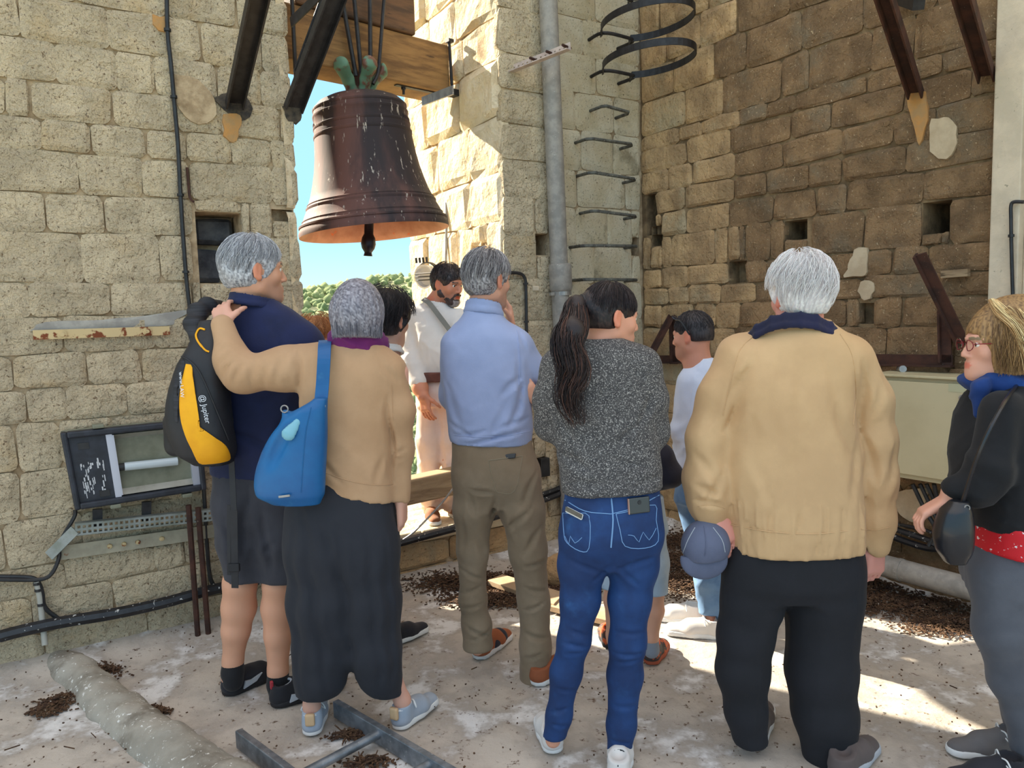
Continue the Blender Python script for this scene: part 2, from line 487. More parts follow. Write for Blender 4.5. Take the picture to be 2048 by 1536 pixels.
def lay(fr, rows, srange, holes, mf, parent, gap=.006, joints=None, wr=(.22, .48), **kw):
    """rows: list of course heights (z). joints: per row list of s values or None"""
    for r in range(len(rows) - 1):
        c, d = rows[r], rows[r + 1]
        if joints and joints[r] is not None: js = [srange[0]] + sorted(x for x in joints[r] if srange[0] + .06 < x < srange[1] - .06) + [srange[1]]
        else:
            js = [srange[0]]
            while js[-1] < srange[1]: js.append(js[-1] + RNG.uniform(*wr))
            js[-1] = srange[1]
            if len(js) > 2 and js[-1] - js[-2] < wr[0] * .5: js.pop(-2)
        # split long runs
        out = [js[0]]
        for x in js[1:]:
            L = x - out[-1]
            if L > .62:
                k = int(math.ceil(L / .45)); st = out[-1]
                for q in range(1, k): out.append(st + L * (q + RNG.uniform(-.12, .12)) / k)
            out.append(x)
        for a, b in zip(out[:-1], out[1:]):
            pcs = [(a, b, c, d)]
            for h in holes:
                nw = []
                for (pa, pb, pc, pd) in pcs:
                    if h[0] >= pb or h[1] <= pa or h[2] >= pd or h[3] <= pc: nw.append((pa, pb, pc, pd)); continue
                    for q in ((pa, h[0], pc, pd), (h[1], pb, pc, pd), (max(pa, h[0]), min(pb, h[1]), pc, h[2]), (max(pa, h[0]), min(pb, h[1]), h[3], pd)):
                        if q[1] - q[0] > .035 and q[3] - q[2] > .03: nw.append(q)
                pcs = nw
            for (pa, pb, pc, pd) in pcs:
                mm = mf((pa + pb) / 2, (pc + pd) / 2) if callable(mf) else mf
                stone(fr, pa + gap * .6, pb - gap * .6, pc + gap * .5, pd - gap * .5, mm, parent, **kw)

# main wall line (left wall, parapet, pier) and the wall on the right
FA = Frame((-2.4, 3.15), (.85, .527))
T_WALL = 1.4
sO1 = FA.sz(607, 600)[0]; sO2 = FA.sz(1012, 560)[0]; sP2 = FA.sz(1082, 500)[0]
SILL = .28
zA = lambda x, ys: [FA.sz(x, y)[1] for y in ys]

# --- left wall
nicheL = []
for x0, x1, y0, y1, dp in ((396, 488, 566, 424, .22), (545, 588, 442, 418, .05)):
    a = FA.sz((x0), (y0 + y1) / 2)[0]; b = FA.sz(x1, (y0 + y1) / 2)[0]
    nicheL.append((a, b, FA.sz((x0 + x1) / 2, y0)[1], FA.sz((x0 + x1) / 2, y1)[1], dp))
SPL = .42
wall_left = backing('wall_left', FA, -1.6, sO1 - .02, -.25, 5.6, T_WALL, nicheL, M_mortL, spl=SPL)
ysL = [1345, 1240, 1165, 1110, 1020, 925, 835, 769, 704, 632, 565, 466, 390, 309, 248, 176, 96, 10, -70]
zL = zA(200, ysL); zL += [zL[-1] + .24 * k for k in range(1, 7)]
jxL = [[90, 300, 520], [60, 230, 420], [130, 312, 372, 520], [5, 165, 300, 450], [38, 170, 330, 480], [30, 120, 226, 370, 500], [50, 135, 253, 400, 520], [25, 175, 282, 420, 540],
       [125, 308, 440, 560], [57, 222, 385, 480], [165, 320, 385, 500], [92, 210, 385, 500], [-60, 158, 284, 378, 545], [82, 182, 292, 372, 462, 540], [10, 62, 222, 352, 440, 560],
       [112, 232, 310, 432, 520], [40, 215, 400, 520], [150, 330, 470], [60, 260, 420]]
jL = []
for r in range(len(zL) - 1):
    if r < len(ysL) - 1:
        ym = (ysL[r] + ysL[r + 1]) / 2; jj = [FA.sz(x, ym)[0] for x in jxL[r]]
        left = []; q = min(jj) - .34
        while q > -1.55: left.append(q); q -= RNG.uniform(.25, .42)
        jL.append(left + jj)
    else: jL.append(None)
lay(FA, zL, (-1.6, sO1), nicheL, M_stoneL, wall_left, joints=jL, gap=.003, rg=.009, proud=.003, jit=.005)
# rubble at the bottom of the big niche: two dark stones that fill its back
M_nichedark = mat('dark_grey_stone', (96, 96, 98), (58, 58, 64), rough=.95, scale=9, bump=.8, bscale=40, bdist=.01)
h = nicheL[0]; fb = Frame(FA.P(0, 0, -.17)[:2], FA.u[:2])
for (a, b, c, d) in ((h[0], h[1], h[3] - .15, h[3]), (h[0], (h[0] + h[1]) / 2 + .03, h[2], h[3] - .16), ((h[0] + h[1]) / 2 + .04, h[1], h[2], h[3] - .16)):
    stone(fb, a + .01, b - .01, c + .01, d - .01, M_nichedark, wall_left, proud=.02)

# --- parapet under the opening, pier on its right
wall_middle = tag(mesh_obj('wall_middle', [(0, 0, 0)], []), kind='structure')
wall_middle.data.clear_geometry()
mb = MB()
def prismbox(mb, fr, s0, s1, z0, z1, o0, o1):
    c = (fr.P(s0, z0, o0) + fr.P(s1, z1, o1)) / 2
    return mb.obox(c, fr.u * abs(s1 - s0) / 2, fr.n * abs(o1 - o0) / 2, A3(0, 0, abs(z1 - z0) / 2))
bpy.data.objects.remove(wall_middle)
prismbox(mb, FA, sO1 - .03, sO2 + .03, -.25, SILL - .03, -T_WALL, -.02)
pierholes = []
wall_middle = tag(mb.build('wall_middle', M_mortL), kind='structure')
# sill slabs, sunlit pale stone, three of them across and three deep
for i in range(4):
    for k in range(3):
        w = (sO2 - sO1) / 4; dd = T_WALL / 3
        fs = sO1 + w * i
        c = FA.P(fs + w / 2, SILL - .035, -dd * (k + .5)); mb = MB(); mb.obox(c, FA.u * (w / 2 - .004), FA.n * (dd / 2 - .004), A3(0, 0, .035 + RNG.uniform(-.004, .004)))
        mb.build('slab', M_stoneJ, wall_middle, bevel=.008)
lay(FA, [-.22, .06, SILL - .07], (sO1, sO2), [], M_stoneR, wall_middle, wr=(.3, .5), proud=.01)
# low sloping skirt of old render at the foot of the parapet
hs = []
for (x0, x1, y0, y1, dp) in ((1074, 1099, 510, 466, .18), (1070, 1103, 958, 912, .12)):
    pass
pH = []
a0 = FA.sz(1070, 935)[0]; z0 = FA.sz(1086, 955)[1]; z1 = FA.sz(1086, 914)[1]
sP3 = FA.sz(1118, 700)[0] + .03
pH.append((a0, a0 + .09, z0, z1, .1))
b0 = FA.sz(1074, 488)[0]
pH.append((b0, b0 + .10, FA.sz(1085, 510)[1], FA.sz(1085, 467)[1], .16))
wall_pier = backing('wall_pier', FA, sO2 + .02, sP3, -.25, 5.6, T_WALL, pH, M_mortL)
wall_pier['kind'] = 'structure'
zP = zA(1040, [1140, 1045, 960, 880, 800, 720, 640, 560, 470, 395, 320, 250, 180, 110, 20, -60]); zP += [zP[-1] + .25 * k for k in range(1, 6)]
lay(FA, zP, (sO2, sP3), pH, M_stoneL, wall_pier, wr=(.3, .6), gap=.003, rg=.012, proud=.004)
# right jamb of the opening (sunlit), frame runs from outside to inside
FJ = Frame(FA.P(sO2, 0, -T_WALL)[:2], FA.n[:2])
zJ = [SILL]
while zJ[-1] < 5.5: zJ.append(zJ[-1] + RNG.uniform(.24, .34))
jh = [(T_WALL - .42, T_WALL - .22, 1.72, 1.98, .14)]
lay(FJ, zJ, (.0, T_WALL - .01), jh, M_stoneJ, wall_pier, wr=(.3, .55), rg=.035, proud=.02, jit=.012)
# left jamb
FK = Frame(FA.P(sO1, 0, 0)[:2], (-FA.n * T_WALL - FA.u * SPL)[:2])
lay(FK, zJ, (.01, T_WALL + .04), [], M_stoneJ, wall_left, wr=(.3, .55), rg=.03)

# --- wall with the rungs, set back a little
REC = .13
sL0 = sP3 - .01
FFw = Frame(FA.P(0, 0, -REC)[:2], FA.u[:2])
sC = FFw.sz(1283, 400)[0]
nf = []
a = FFw.sz(1265, 492)[0]; nf.append((a, a + .075, FFw.sz(1272, 511)[1], FFw.sz(1272, 474)[1], .14))
wall_far = backing('wall_far', FFw, sL0, sC + .35, -.25, 5.6, 1.2, nf, M_mortL, front=-.014)
zF = zA(1200, [1120, 1030, 950, 870, 790, 715, 640, 565, 490, 410, 335, 253, 175, 100, 25, -50]); zF += [zF[-1] + .26 * k for k in range(1, 6)]
lay(FFw, zF, (sL0, sC), nf, M_stoneF, wall_far, wr=(.22, .45), gap=.003, rg=.006, proud=.002, jit=.003)

# --- right wall
oC = FFw.P(sC, 0, 0)
FB = Frame(oC[:2], (.58, -.815))
sB1 = FB.sz(1988, 600)[0]
hB = []
for (x0, x1, y0, y1, dp) in ((1566, 1611, 480, 440, .2), (1842, 1900, 467, 402, .3), (1290, 1311, 470, 388, .12), (1455, 1490, 566, 522, .1), (1300, 1322, 492, 452, .1), (1716, 1748, 648, 606, .06)):
    ym = (y0 + y1) / 2; a, b = FB.sz(x0, ym)[0], FB.sz(x1, ym)[0]; xm = (x0 + x1) / 2
    hB.append((a, b, FB.sz(xm, y0)[1], FB.sz(xm, y1)[1], dp))
wall_right = backing('wall_right', FB, -.2, sB1 + .05, -.25, 5.6, 1.2, hB, M_mortR)
zB = [FB.sz(1600, y)[1] for y in [1180, 1090, 1010, 935, 860, 790, 722, 655, 601, 560, 513, 436, 380, 328, 274, 221, 185, 103, 20, -60]]
zB = [-.2] + zB if zB[0] > -.1 else zB
zB += [zB[-1] + .25 * k for k in range(1, 7)]
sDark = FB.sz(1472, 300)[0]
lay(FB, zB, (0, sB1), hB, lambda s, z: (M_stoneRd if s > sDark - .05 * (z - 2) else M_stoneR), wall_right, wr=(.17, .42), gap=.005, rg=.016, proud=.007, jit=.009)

# --- rendered pilaster at the right edge and the wall that goes on towards the camera
FC = Frame(FB.P(sB1, 0, .07)[:2], FB.u[:2])
mb = MB(); prismbox(mb, FC, 0, .12, -.25, 5.6, -.4, 0)
prismbox(mb, FC, .12, .30, -.25, 5.6, -.4, -.05)
wall_side = tag(mb.build('wall_side', M_render, bevel=.006), kind='structure')
hD = []
for (x0, x1, y0, y1) in ((2010, 2026, 395, 300), (2030, 2048, 470, 430), (2034, 2060, 560, 500)):
    ym = (y0 + y1) / 2; a, b = FC.sz(x0, ym)[0], FC.sz(x1, ym)[0]; hD.append((a, b, FC.sz((x0 + x1) / 2, y0)[1], FC.sz((x0 + x1) / 2, y1)[1], .12))
FD = Frame(FC.P(.30, 0, 0)[:2], FB.u[:2])
wall_side2 = backing('wall_back', FD, 0, 2.4, -.25, 5.6, .5, [(.03, .16, 1.95, 2.1, .14), (.05, .2, 1.62, 1.76, .14)], M_mortL)
zD = [-.2]
while zD[-1] < 5.5: zD.append(zD[-1] + RNG.uniform(.22, .3))
lay(FD, zD, (0, 2.4), [(.03, .16, 1.95, 2.1, .14), (.05, .2, 1.62, 1.76, .14)], M_stoneL, wall_side2, wr=(.3, .55))

# --- floor: worn concrete, gently uneven, turned up at the walls
M_floor = mat('worn_concrete', (194, 184, 172), (150, 141, 132), rough=.93, scale=3.4, contrast=(.36, .64), c3=(104, 84, 68), s3=30, t3=(.59, .72), c4=(222, 220, 218), s4=3.4, t4=(.50, .64),
              bump=.7, bscale=45, bdist=.006, bump2=.5, b2scale=6)
nx, ny = 150, 150
X, Yg = np.meshgrid(np.linspace(-5, 5, nx), np.linspace(-1.5, 6.2, ny))
P = np.stack([X, Yg, 0 * X], -1).reshape(-1, 3)
dA = (P - FA.O) @ FA.n; dB = (P - FB.O) @ FB.n
dd = np.minimum(dA, dB)
zf = .006 * nz(P, 3.1, 5) + .004 * nz(P, 9, 6)
P[:, 2] = zf - .004 + np.where(dd > -.3, .055 * np.exp(-np.maximum(dd, 0) / .13), 0)
Fq = [(r * nx + c, r * nx + c + 1, (r + 1) * nx + c + 1, (r + 1) * nx + c) for r in range(ny - 1) for c in range(nx - 1)]
keep = (dd > -.12)
Fq = np.array(Fq); Fq = Fq[keep[Fq].all(1)]
tag(mesh_obj('floor', P, Fq, M_floor, smooth=True), kind='structure')

# --- hillside across the valley, with its woods
M_hill = mat('dry_hillside', (176, 172, 128), (126, 136, 92), rough=1, scale=.03, c3=(190, 180, 140), s3=.1)
nx, ny = 60, 50
V = []
for j in range(ny):
    for i in range(nx):
        y = 60 + j * 7.0; x = -330 + i * 9.0
        ridgez = 12 + 5 * math.sin(x * .012 + 1.1) - .03 * (x + 50)
        t = min(1, max(0, (y - 60) / 240))
        V.append((x, y, -75 + (75 + ridgez) * t ** .9 + 2.5 * math.sin(x * .05 + y * .03)))
mesh_hill = tag(mesh_obj('hillside', V, [(j * nx + i, j * nx + i + 1, (j + 1) * nx + i + 1, (j + 1) * nx + i) for j in range(ny - 1) for i in range(nx - 1)], M_hill, smooth=True), kind='structure')
M_wood = mat('woodland_green', (140, 150, 100), (92, 112, 74), rough=1, scale=.12, c3=(178, 180, 128), s3=.5, t3=(.55, .7))
ico = [(0, 0, 1), (.89, 0, .45), (.28, .85, .45), (-.72, .53, .45), (-.72, -.53, .45), (.28, -.85, .45), (.72, .53, -.45), (-.28, .85, -.45), (-.89, 0, -.45), (-.28, -.85, -.45), (.72, -.53, -.45), (0, 0, -1)]
icf = [(0, 1, 2), (0, 2, 3), (0, 3, 4), (0, 4, 5), (0, 5, 1), (1, 6, 2), (2, 7, 3), (3, 8, 4), (4, 9, 5), (5, 10, 1), (2, 6, 7), (3, 7, 8), (4, 8, 9), (5, 9, 10), (1, 10, 6), (11, 7, 6), (11, 8, 7), (11, 9, 8), (11, 10, 9), (11, 6, 10)]
ico = np.array(ico); VV = []; FF = []; n = 0
hv = np.array(V).reshape(ny, nx, 3)
for q in range(17000):
    j = RNG.randint(1, ny - 14); i = RNG.randint(1, nx - 2)
    if j > 36: continue
    a, b = RNG.rand(2); p = hv[j, i] * (1 - a) * (1 - b) + hv[j, i + 1] * a * (1 - b) + hv[j + 1, i] * (1 - a) * b + hv[j + 1, i + 1] * a * b
    if nz(p[None], .05, 3)[0] > .95: continue
    r = RNG.uniform(.7, 1.5) * (p[1] / 130) ** .7; VV.append(p + ico * np.array([r, r, r * RNG.uniform(.8, 1.3)]) * RNG.uniform(.6, 1.3, (12, 1))); FF.append(np.array(icf) + n); n += 12
woods = mesh_obj('woodland', np.vstack(VV), np.vstack(FF), M_wood, smooth=False)
tag(woods, 'distant green woodland covering the hillside seen through the bell opening', 'trees', kind='stuff')
# valley floor
tag(mesh_obj('valley_ground', [(-900, -300, -78), (900, -300, -78), (900, 1200, -78), (-900, 1200, -78)], [(0, 1, 2, 3)], M_hill), kind='structure')
# ================================================================== THINGS FIXED TO THE TOWER
M_iron = mat('black_iron', (52, 50, 52), (36, 34, 36), rough=.5, metal=.3, scale=20, c3=(150, 145, 138), s3=90, t3=(.70, .74), bump=.3, bscale=120, bdist=.002)
M_rust = mat('rusty_steel', (84, 52, 40), (58, 38, 32), rough=.8, metal=.2, scale=12, c3=(190, 180, 165), s3=70, t3=(.71, .75), bump=.4, bscale=90, bdist=.003)
M_galv = mat('galvanised_steel', (176, 174, 170), (148, 146, 144), rough=.45, metal=.6, scale=30, c3=(200, 200, 196), s3=60, t3=(.64, .7), bump=.1, bscale=60, bdist=.002, stretch=(1, 1, .5))
M_pvc = mat('grey_downpipe', (160, 154, 146), (136, 132, 126), rough=.55, scale=18, c3=(196, 194, 184), s3=60, t3=(.66, .72), bump=.15, bscale=50, bdist=.002)
M_black = mat('black_rubber', (30, 30, 32), rough=.45, c2=(44, 44, 46), scale=20)
M_cablew = mat('droppings_on_black_cable', (24, 24, 28), (40, 40, 44), rough=.4, scale=20, c3=(205, 203, 198), s3=42, t3=(.64, .68))
M_oak = mat('oak_beam', (150, 112, 66), (104, 74, 42), rough=.75, scale=9, contrast=(.35, .65), stretch=(.35, .35, 2.6), bump=.4, bscale=18, bdist=.006, c3=(70, 48, 28), s3=16, t3=(.62, .72))
M_oakd = mat('dark_oak_headstock', (108, 76, 50), (70, 50, 36), rough=.75, scale=9, stretch=(.35, .35, 2.2), bump=.4, bscale=18, bdist=.006, c3=(50, 36, 26), s3=14, t3=(.62, .72))
M_rustbar = mat('rust_over_cream_paint', (206, 182, 136), (122, 60, 28), rough=.8, scale=14, contrast=(.50, .56), bump=.3, bscale=60, bdist=.002)

# --- the bell
bc_top = FA.P(FA.sz(737, 300)[0] + .02, 0, -.50)
Yb = bc_top[1]
bm = W(750, 463, Yb)                                  # centre of the mouth
bt = W(717, 196, Yb)                                  # top of the shoulder
bax = unit(bt - bm); Hb = np.linalg.norm(bt - bm)
pxm = np.linalg.norm(W(850, 463, Yb) - W(750, 463, Yb)) / 100
M_bell = mat('bell_bronze', (104, 70, 64), (70, 50, 50), rough=.72, metal=.15, scale=3.5, c3=(186, 176, 166), s3=40, t3=(.62, .70), stretch=(1, 1, .16), c4=(46, 38, 42), s4=3.2, t4=(.42, .60), bump=.15, bscale=60, bdist=.002)
M_bellin = mat('bell_inside_bronze', (176, 126, 104), (150, 98, 76), rough=.6, metal=.2, scale=6, c3=(190, 90, 40), s3=14, t3=(.62, .72))
M_verd = mat('verdigris_bronze', (110, 74, 60), (96, 132, 110), rough=.6, metal=.2, scale=11, contrast=(.44, .54), c3=(190, 182, 170), s3=40, t3=(.68, .74), bump=.2, bscale=60, bdist=.002)
bdir = unit((.74, .67, 0)); bn = np.cross(bdir, [0, 0, 1.])
bell = thing('bell', bm, 'large weathered bronze bell hanging mouth down in the tower opening', 'bell')
def bp(r, h): return (r * pxm, h * Hb)
outer = [(148, -.012), (148.5, .012), (147, .028), (145, .05), (146.5, .053), (146.5, .066), (143, .069), (139, .09), (139.5, .10), (137, .108), (132, .15), (128, .18), (128.5, .188), (128.5, .198), (126.5, .202), (125, .212), (125.5, .22), (123, .226), (117, .28), (110, .37), (104, .46), (99.5, .56), (96.5, .66), (95.5, .70), (96.5, .705), (96.5, .722), (94.5, .727), (94, .765), (95, .77), (95, .785), (93, .79), (92.5, .85), (93.5, .855), (93.5, .87), (91.5, .875), (91, .90), (92, .905), (92, .918), (88, .935), (80, .965), (66, .99), (40, 1.0), (0, 1.0)]
mb = MB(); mb.lathe([bp(*q) for q in outer], bm, bax, 96); mb.build('bell_body', M_bell, bell, smooth=True)
inner = [(148, -.012), (140, -.005), (131, .04), (120, .12), (108, .25), (96, .42), (88, .6), (84, .8), (74, .92), (0, .95)]
mb = MB(); mb.lathe([bp(*q) for q in inner], bm, bax, 64)
mb.F = [tuple(reversed(f)) for f in mb.F]; mb.build('bell_interior', M_bellin, bell, smooth=True)
# raised frieze letters near the shoulder, too worn to read
mb = MB(); bs = unit(np.cross(bax, [0, 1, 0])); bd = np.cross(bax, bs)
for hh, rr, n0, n1, sz in ((.80, 93.6, -14, 30, .013), (.685, 97, -9, -4, .012), (.665, 97, -9, -5, .010)):
    for k in range(n0, n1):
        a = math.radians(232 + k * 5.2) if hh > .7 else math.radians(232 + k * 3.5 + 20)
        rad = bs * math.cos(a) + bd * math.sin(a); tan = np.cross(bax, rad)
        c = bm + bax * Hb * hh + rad * rr * pxm
        hgt = sz * RNG.uniform(.7, 1.1)
        mb.obox(c, tan * .0022, bax * hgt, rad * .002); mb.obox(c + tan * .005, tan * .002, bax * hgt * RNG.uniform(.4, 1), rad * .002)
        if RNG.rand() < .6: mb.obox(c + tan * .002 + bax * hgt * RNG.choice([-.8, 0, .8]), tan * .005, bax * .0022, rad * .002)
tag(mb.build('frieze_lettering', M_bell, bell), kind='stuff')
# crown: six flared canons
for k in range(6):
    a = math.radians(12 + 60 * k); rad = bs * math.cos(a) + bd * math.sin(a)
    if rad @ bn > .3: rad_ok = True
    if rad @ (-bn) > .35: continue
    s = Sdf(); p0 = bt + rad * .055 - bax * .01; p1 = bt + rad * .10 + bax * .08; p2 = bt + rad * .165 + bax * .145
    s.chain([p0, p1, p2], [.036, .034, .050], .02, flat=rad, fk=.5)
    s.cone(bt + rad * .05 - bax * .01, bt + rad * .05 + bax * .03, .045, .035, .02)
    s.build('canon', M_verd, bell, h=.007)
mb = MB(); mb.lathe([(.0, -.01), (.07, -.01), (.065, .03), (.045, .06), (.045, .13), (0, .13)], bt, bax, 24); mb.build('crown_post', M_rust, bell, smooth=True)
# clapper
cl0 = bm + bax * Hb * .3; cl1 = W(735, 448, Yb); cl2 = W(735, 480, Yb); cl3 = W(736, 512, Yb)
mb = MB(); d = unit(cl3 - cl0)
L = lambda p: np.dot(p - cl0, d)
mb.lathe([(0, 0), (.03, 0), (.028, L(cl1)), (.028, L(W(735, 468, Yb))), (.040, L(W(735, 476, Yb))), (.045, L(W(735, 488, Yb))), (.038, L(W(735, 497, Yb))), (.022, L(W(735, 505, Yb))), (.027, L(cl3)), (0, L(cl3))], cl0, d, 24)
M_clap = mat('clapper_iron', (40, 42, 56), (30, 30, 38), rough=.35, metal=.5)
mb.build('clapper', M_clap, bell, smooth=True)

# --- oak beam under the headstock and the headstock block
bdir = unit((.74, .67, 0)); bn = np.cross(bdir, [0, 0, 1.])
FBm = Frame((bc_top - bn * -.02)[:2] - bdir[:2] * .0, bdir[:2])
FBm = Frame((W(750, 150, Yb + .06))[:2], bdir[:2])
zt = FBm.sz(895, 90)[1]; zb = FBm.sz(890, 184)[1]; s1 = FBm.sz(899, 130)[0]; s0 = FBm.sz(585, 100)[0] - .05
beam = thing('timber_beam', FBm.P(0, zb, -.13), 'squared oak beam spanning the opening directly above the bronze bell', 'beam')
mb = MB(); prismbox(mb, FBm, s0, s1, zb, zt, -.26, 0); mb.build('beam_body', M_oak, beam, bevel=.01)
for px_ in (818,):
    s_, _ = FBm.sz(px_, 176); mb = MB(); mb.lathe([(0, 0), (.016, 0), (.016, .02), (.009, .02), (.009, .05), (0, .05)], FBm.P(s_, zb, -.06), (0, 0, -1), 6); mb.build('bolt', M_iron, beam)
mb = MB(); mb.bar(FBm.P(FBm.sz(800, 168)[0], zb - .004, -.05), FBm.P(s1 + .03, zb - .004, -.05), .03, .006, bn); mb.build('strap', M_iron, beam)
hd0 = FBm.sz(592, 60)[0] - .0; hd1 = FBm.sz(829, 60)[0]
head = thing('headstock', FBm.P((hd0 + hd1) / 2, zt, -.15), 'dark oak headstock block stacked on the beam above the bell', 'beam')
mb = MB(); prismbox(mb, FBm, hd0, hd1, zt + .002, zt + .55, -.30, .015); mb.build('block', M_oakd, head, bevel=.012)
# iron rods that hold the bell to its headstock
for i, (x0, y0, x1, y1, r) in enumerate(((683, -10, 712, 152, .013), (708, -10, 724, 160, .013), (740, -10, 741, 150, .013), (769, -10, 758, 130, .011))):
    o = .05 + .012 * i
    mb = MB(); pts = [FBm.px(x0, y0, o), FBm.px((x0 + x1) / 2, (y0 + y1) / 2, o), FBm.px(x1, y1, o - .0)]
    if i == 3: pts += [FBm.px(754, 152, o), FBm.px(746, 168, o)]
    mb.tube(smoothpath(pts, 4), r, 8)
    ro = mb.build('hanger_rod', M_iron, smooth=True)
    tag(ro, ['leftmost slanting iron hanger rod running down the headstock to the bell', 'second iron hanger rod from the left above the bell crown', 'straight upright iron hanger rod above the middle of the bell', 'rightmost iron hanger rod with a hooked foot above the bell'][i], 'rod', 'iron hanger rods above the bell')
# clamp at the right end of the beam
cl = thing('beam_clamp', FBm.px(902, 185, .02), 'iron clamp with threaded rod holding the right end of the oak beam', 'clamp')
mb = MB(); mb.tube([FBm.px(898, 78, .02), FBm.px(905, 190, .02)], .010, 8); mb.build('threaded_rod', M_iron, cl)
mb = MB(); mb.obox(FBm.px(904, 186, .02), bdir * .035, bn * .03, A3(0, 0, .02)); mb.build('lower_nut', M_iron, cl); mb = MB(); mb.obox(FBm.px(899, 82, .02), bdir * .02, bn * .02, A3(0, 0, .01)); mb.build('upper_nut', M_iron, cl)
mb = MB(); mb.bar(FA.px(845, 203, -.35), FA.px(906, 180, -.05), .05, .012, (0, 0, 1)); mb.build('foot_plate', M_galv, cl)

# --- perforated galvanised strip poking out of the pier
M_strip = mat('pale_perforated_strip', (214, 198, 190), (190, 172, 164), rough=.5, metal=.3, scale=20)
st = thing('perforated_strip', FJ.px(968, 160, .0), 'pale perforated steel strip jutting out from the sunlit pier beside the downpipe', 'bracket')
a = FJ.px(966, 161, -.02); b = FA.px(1141, 92, .40)
mb = MB(); d = unit(b - a); w = A3(0, 0, 1) - d * d[2]; w = unit(w); nn = np.cross(d, w); L = np.linalg.norm(b - a); hw = .022
cols = [0.0]; nh = 16
for k in range(nh):
    c = .12 + (L - .16) * k / (nh - 1); cols += [c - .006, c + .006]
cols.append(L)
for k in range(len(cols) - 1):
    s0_, s1_ = cols[k], cols[k + 1]; segs = [(-hw, hw)] if k % 2 == 0 else [(-hw, -.006), (.006, hw)]
    for z0_, z1_ in segs: mb.obox(a + d * (s0_ + s1_) / 2 + w * (z0_ + z1_) / 2, d * (s1_ - s0_) / 2, w * (z1_ - z0_) / 2, nn * .003)
mb.obox(a + d * L / 2 - w * hw + nn * .02, d * L / 2, nn * .02, w * .003)
mb.build('strip', M_strip, st)
for fx in (.62, .80, .97):
    mb = MB(); mb.tube([a + d * L * fx + w * .0 - nn * .03, a + d * L * fx + w * .0 + nn * .05], .008, 6); mb.build('bolt', M_rust, st)

# --- downpipe beside the pier
zt = 3.9
pp = [FA.px(1094, -60, .06), FA.px(1108, 300, .06), FA.px(1122, 620, .06)]
dp = thing('downpipe', FA.P(FA.sz(1128, 900)[0], 0, .06), 'tall grey downpipe running up the corner beside the wall rungs', 'pipe')
dirp = unit(pp[0] - pp[2]); bot = pp[2] - dirp * (pp[2][2] / dirp[2]); top = pp[2] + dirp * 3.2
mb = MB(); mb.tube([bot, top], .056, 24); mb.build('pipe', M_pvc, dp, smooth=True)
c1 = FA.px(1121, 553, .06)
mb = MB(); mb.lathe([(.056, -.10), (.066, -.09), (.072, -.075), (.072, .06), (.070, .075), (.056, .08)], c1, dirp, 28); mb.build('socket', M_pvc, dp, smooth=True)
mb = MB(); mb.lathe([(.057, -.012), (.063, -.012), (.063, .012), (.057, .012)], FA.px(1123, 587, .06), dirp, 24); mb.obox(FA.px(1104, 588, .07), FA.u * .014, FA.n * .01, A3(0, 0, .01)); mb.build('pipe_clip', M_galv, dp)

# --- rungs and cage hoops on the far wall
M_rung = mat('weathered_grey_iron', (112, 112, 104), (72, 70, 66), rough=.7, metal=.2, scale=24, c3=(168, 164, 150), s3=70, t3=(.62, .7))
def rung(xl, yl, xr, yr, label, out=.15, tilt=0):
    a = FFw.px(xl, yl, 0.0); b = FFw.px(xr, yr, 0.0); t = thing('wall_rung', (a + b) / 2, label, 'rung', 'iron rungs set in the far wall')
    pts = [a - FFw.n * .04, a + FFw.n * out * .8, a + FFw.n * out + (b - a) * .08, b + FFw.n * out - (b - a) * .08, b + FFw.n * out * .8, b - FFw.n * .04]
    mb = MB(); mb.tube(pts, .0105, 8); mb.build('rung_bar', M_rung, t, smooth=True)
    return t
rl = ['iron rung high on the far wall, just under the cage hoops', 'iron rung second below the cage hoops on the far wall', 'iron rung third below the cage hoops on the far wall', 'iron rung fourth below the cage hoops on the far wall', 'iron rung beside the upper end of the pipe socket', 'lowest iron rung showing above the ponytail of the girl']
for i, (xl, yl, xr, yr) in enumerate(((1180, 222, 1232, 236), (1150, 286, 1240, 298), (1155, 352, 1246, 366), (1160, 427, 1248, 438), (1140, 495, 1250, 496), (1146, 561, 1250, 562))):
    rung(xl, yl, xr, yr, rl[i])
hl = ['topmost black cage hoop, cut by the upper edge of the photo', 'middle black cage hoop standing out from the far wall', 'lowest black cage hoop standing out from the far wall']
for i, (xl, yl, xr, yr, fx) in enumerate(((1178, -8, 1236, 22, 1385), (1182, 78, 1238, 96, 1385), (1186, 152, 1240, 166, 1381))):
    a = FFw.px(xl, yl, .02); b = FFw.px(xr, yr, .02); t = thing('cage_hoop', (a + b) / 2, hl[i], 'hoop', 'ladder cage hoops on the far wall')
    pts = [a - FFw.n * .05, a + FFw.n * .12, (a + b) / 2 + FFw.n * .16 + (b - a) * .1, b + FFw.n * .14, b - FFw.n * .05]
    mb = MB(); mb.tube(smoothpath(pts, 4), .0115, 8); mb.build('rung_bar', M_iron, t, smooth=True)
    c = (a + b) / 2 + FFw.n * .44 - FFw.u * .03; ringp = []
    R1 = .24
    for k in range(41):
        an = math.radians(-150 + 300 * k / 40)
        ringp.append(c + FFw.n * math.cos(an) * .33 + FFw.u * math.sin(an) * R1)
    ringp = [a + FFw.n * .10] + ringp + [b + FFw.n * .10]
    mb = MB()
    for k in range(len(ringp) - 1):
        p, q = ringp[k], ringp[k + 1]; e = unit(q - p); nn = np.cross(e, [0, 0, 1.])
        mb.obox((p + q) / 2, (q - p) / 2 * 1.04, A3(0, 0, .021), nn * .003)
    mb.build('hoop_band', M_iron, t)

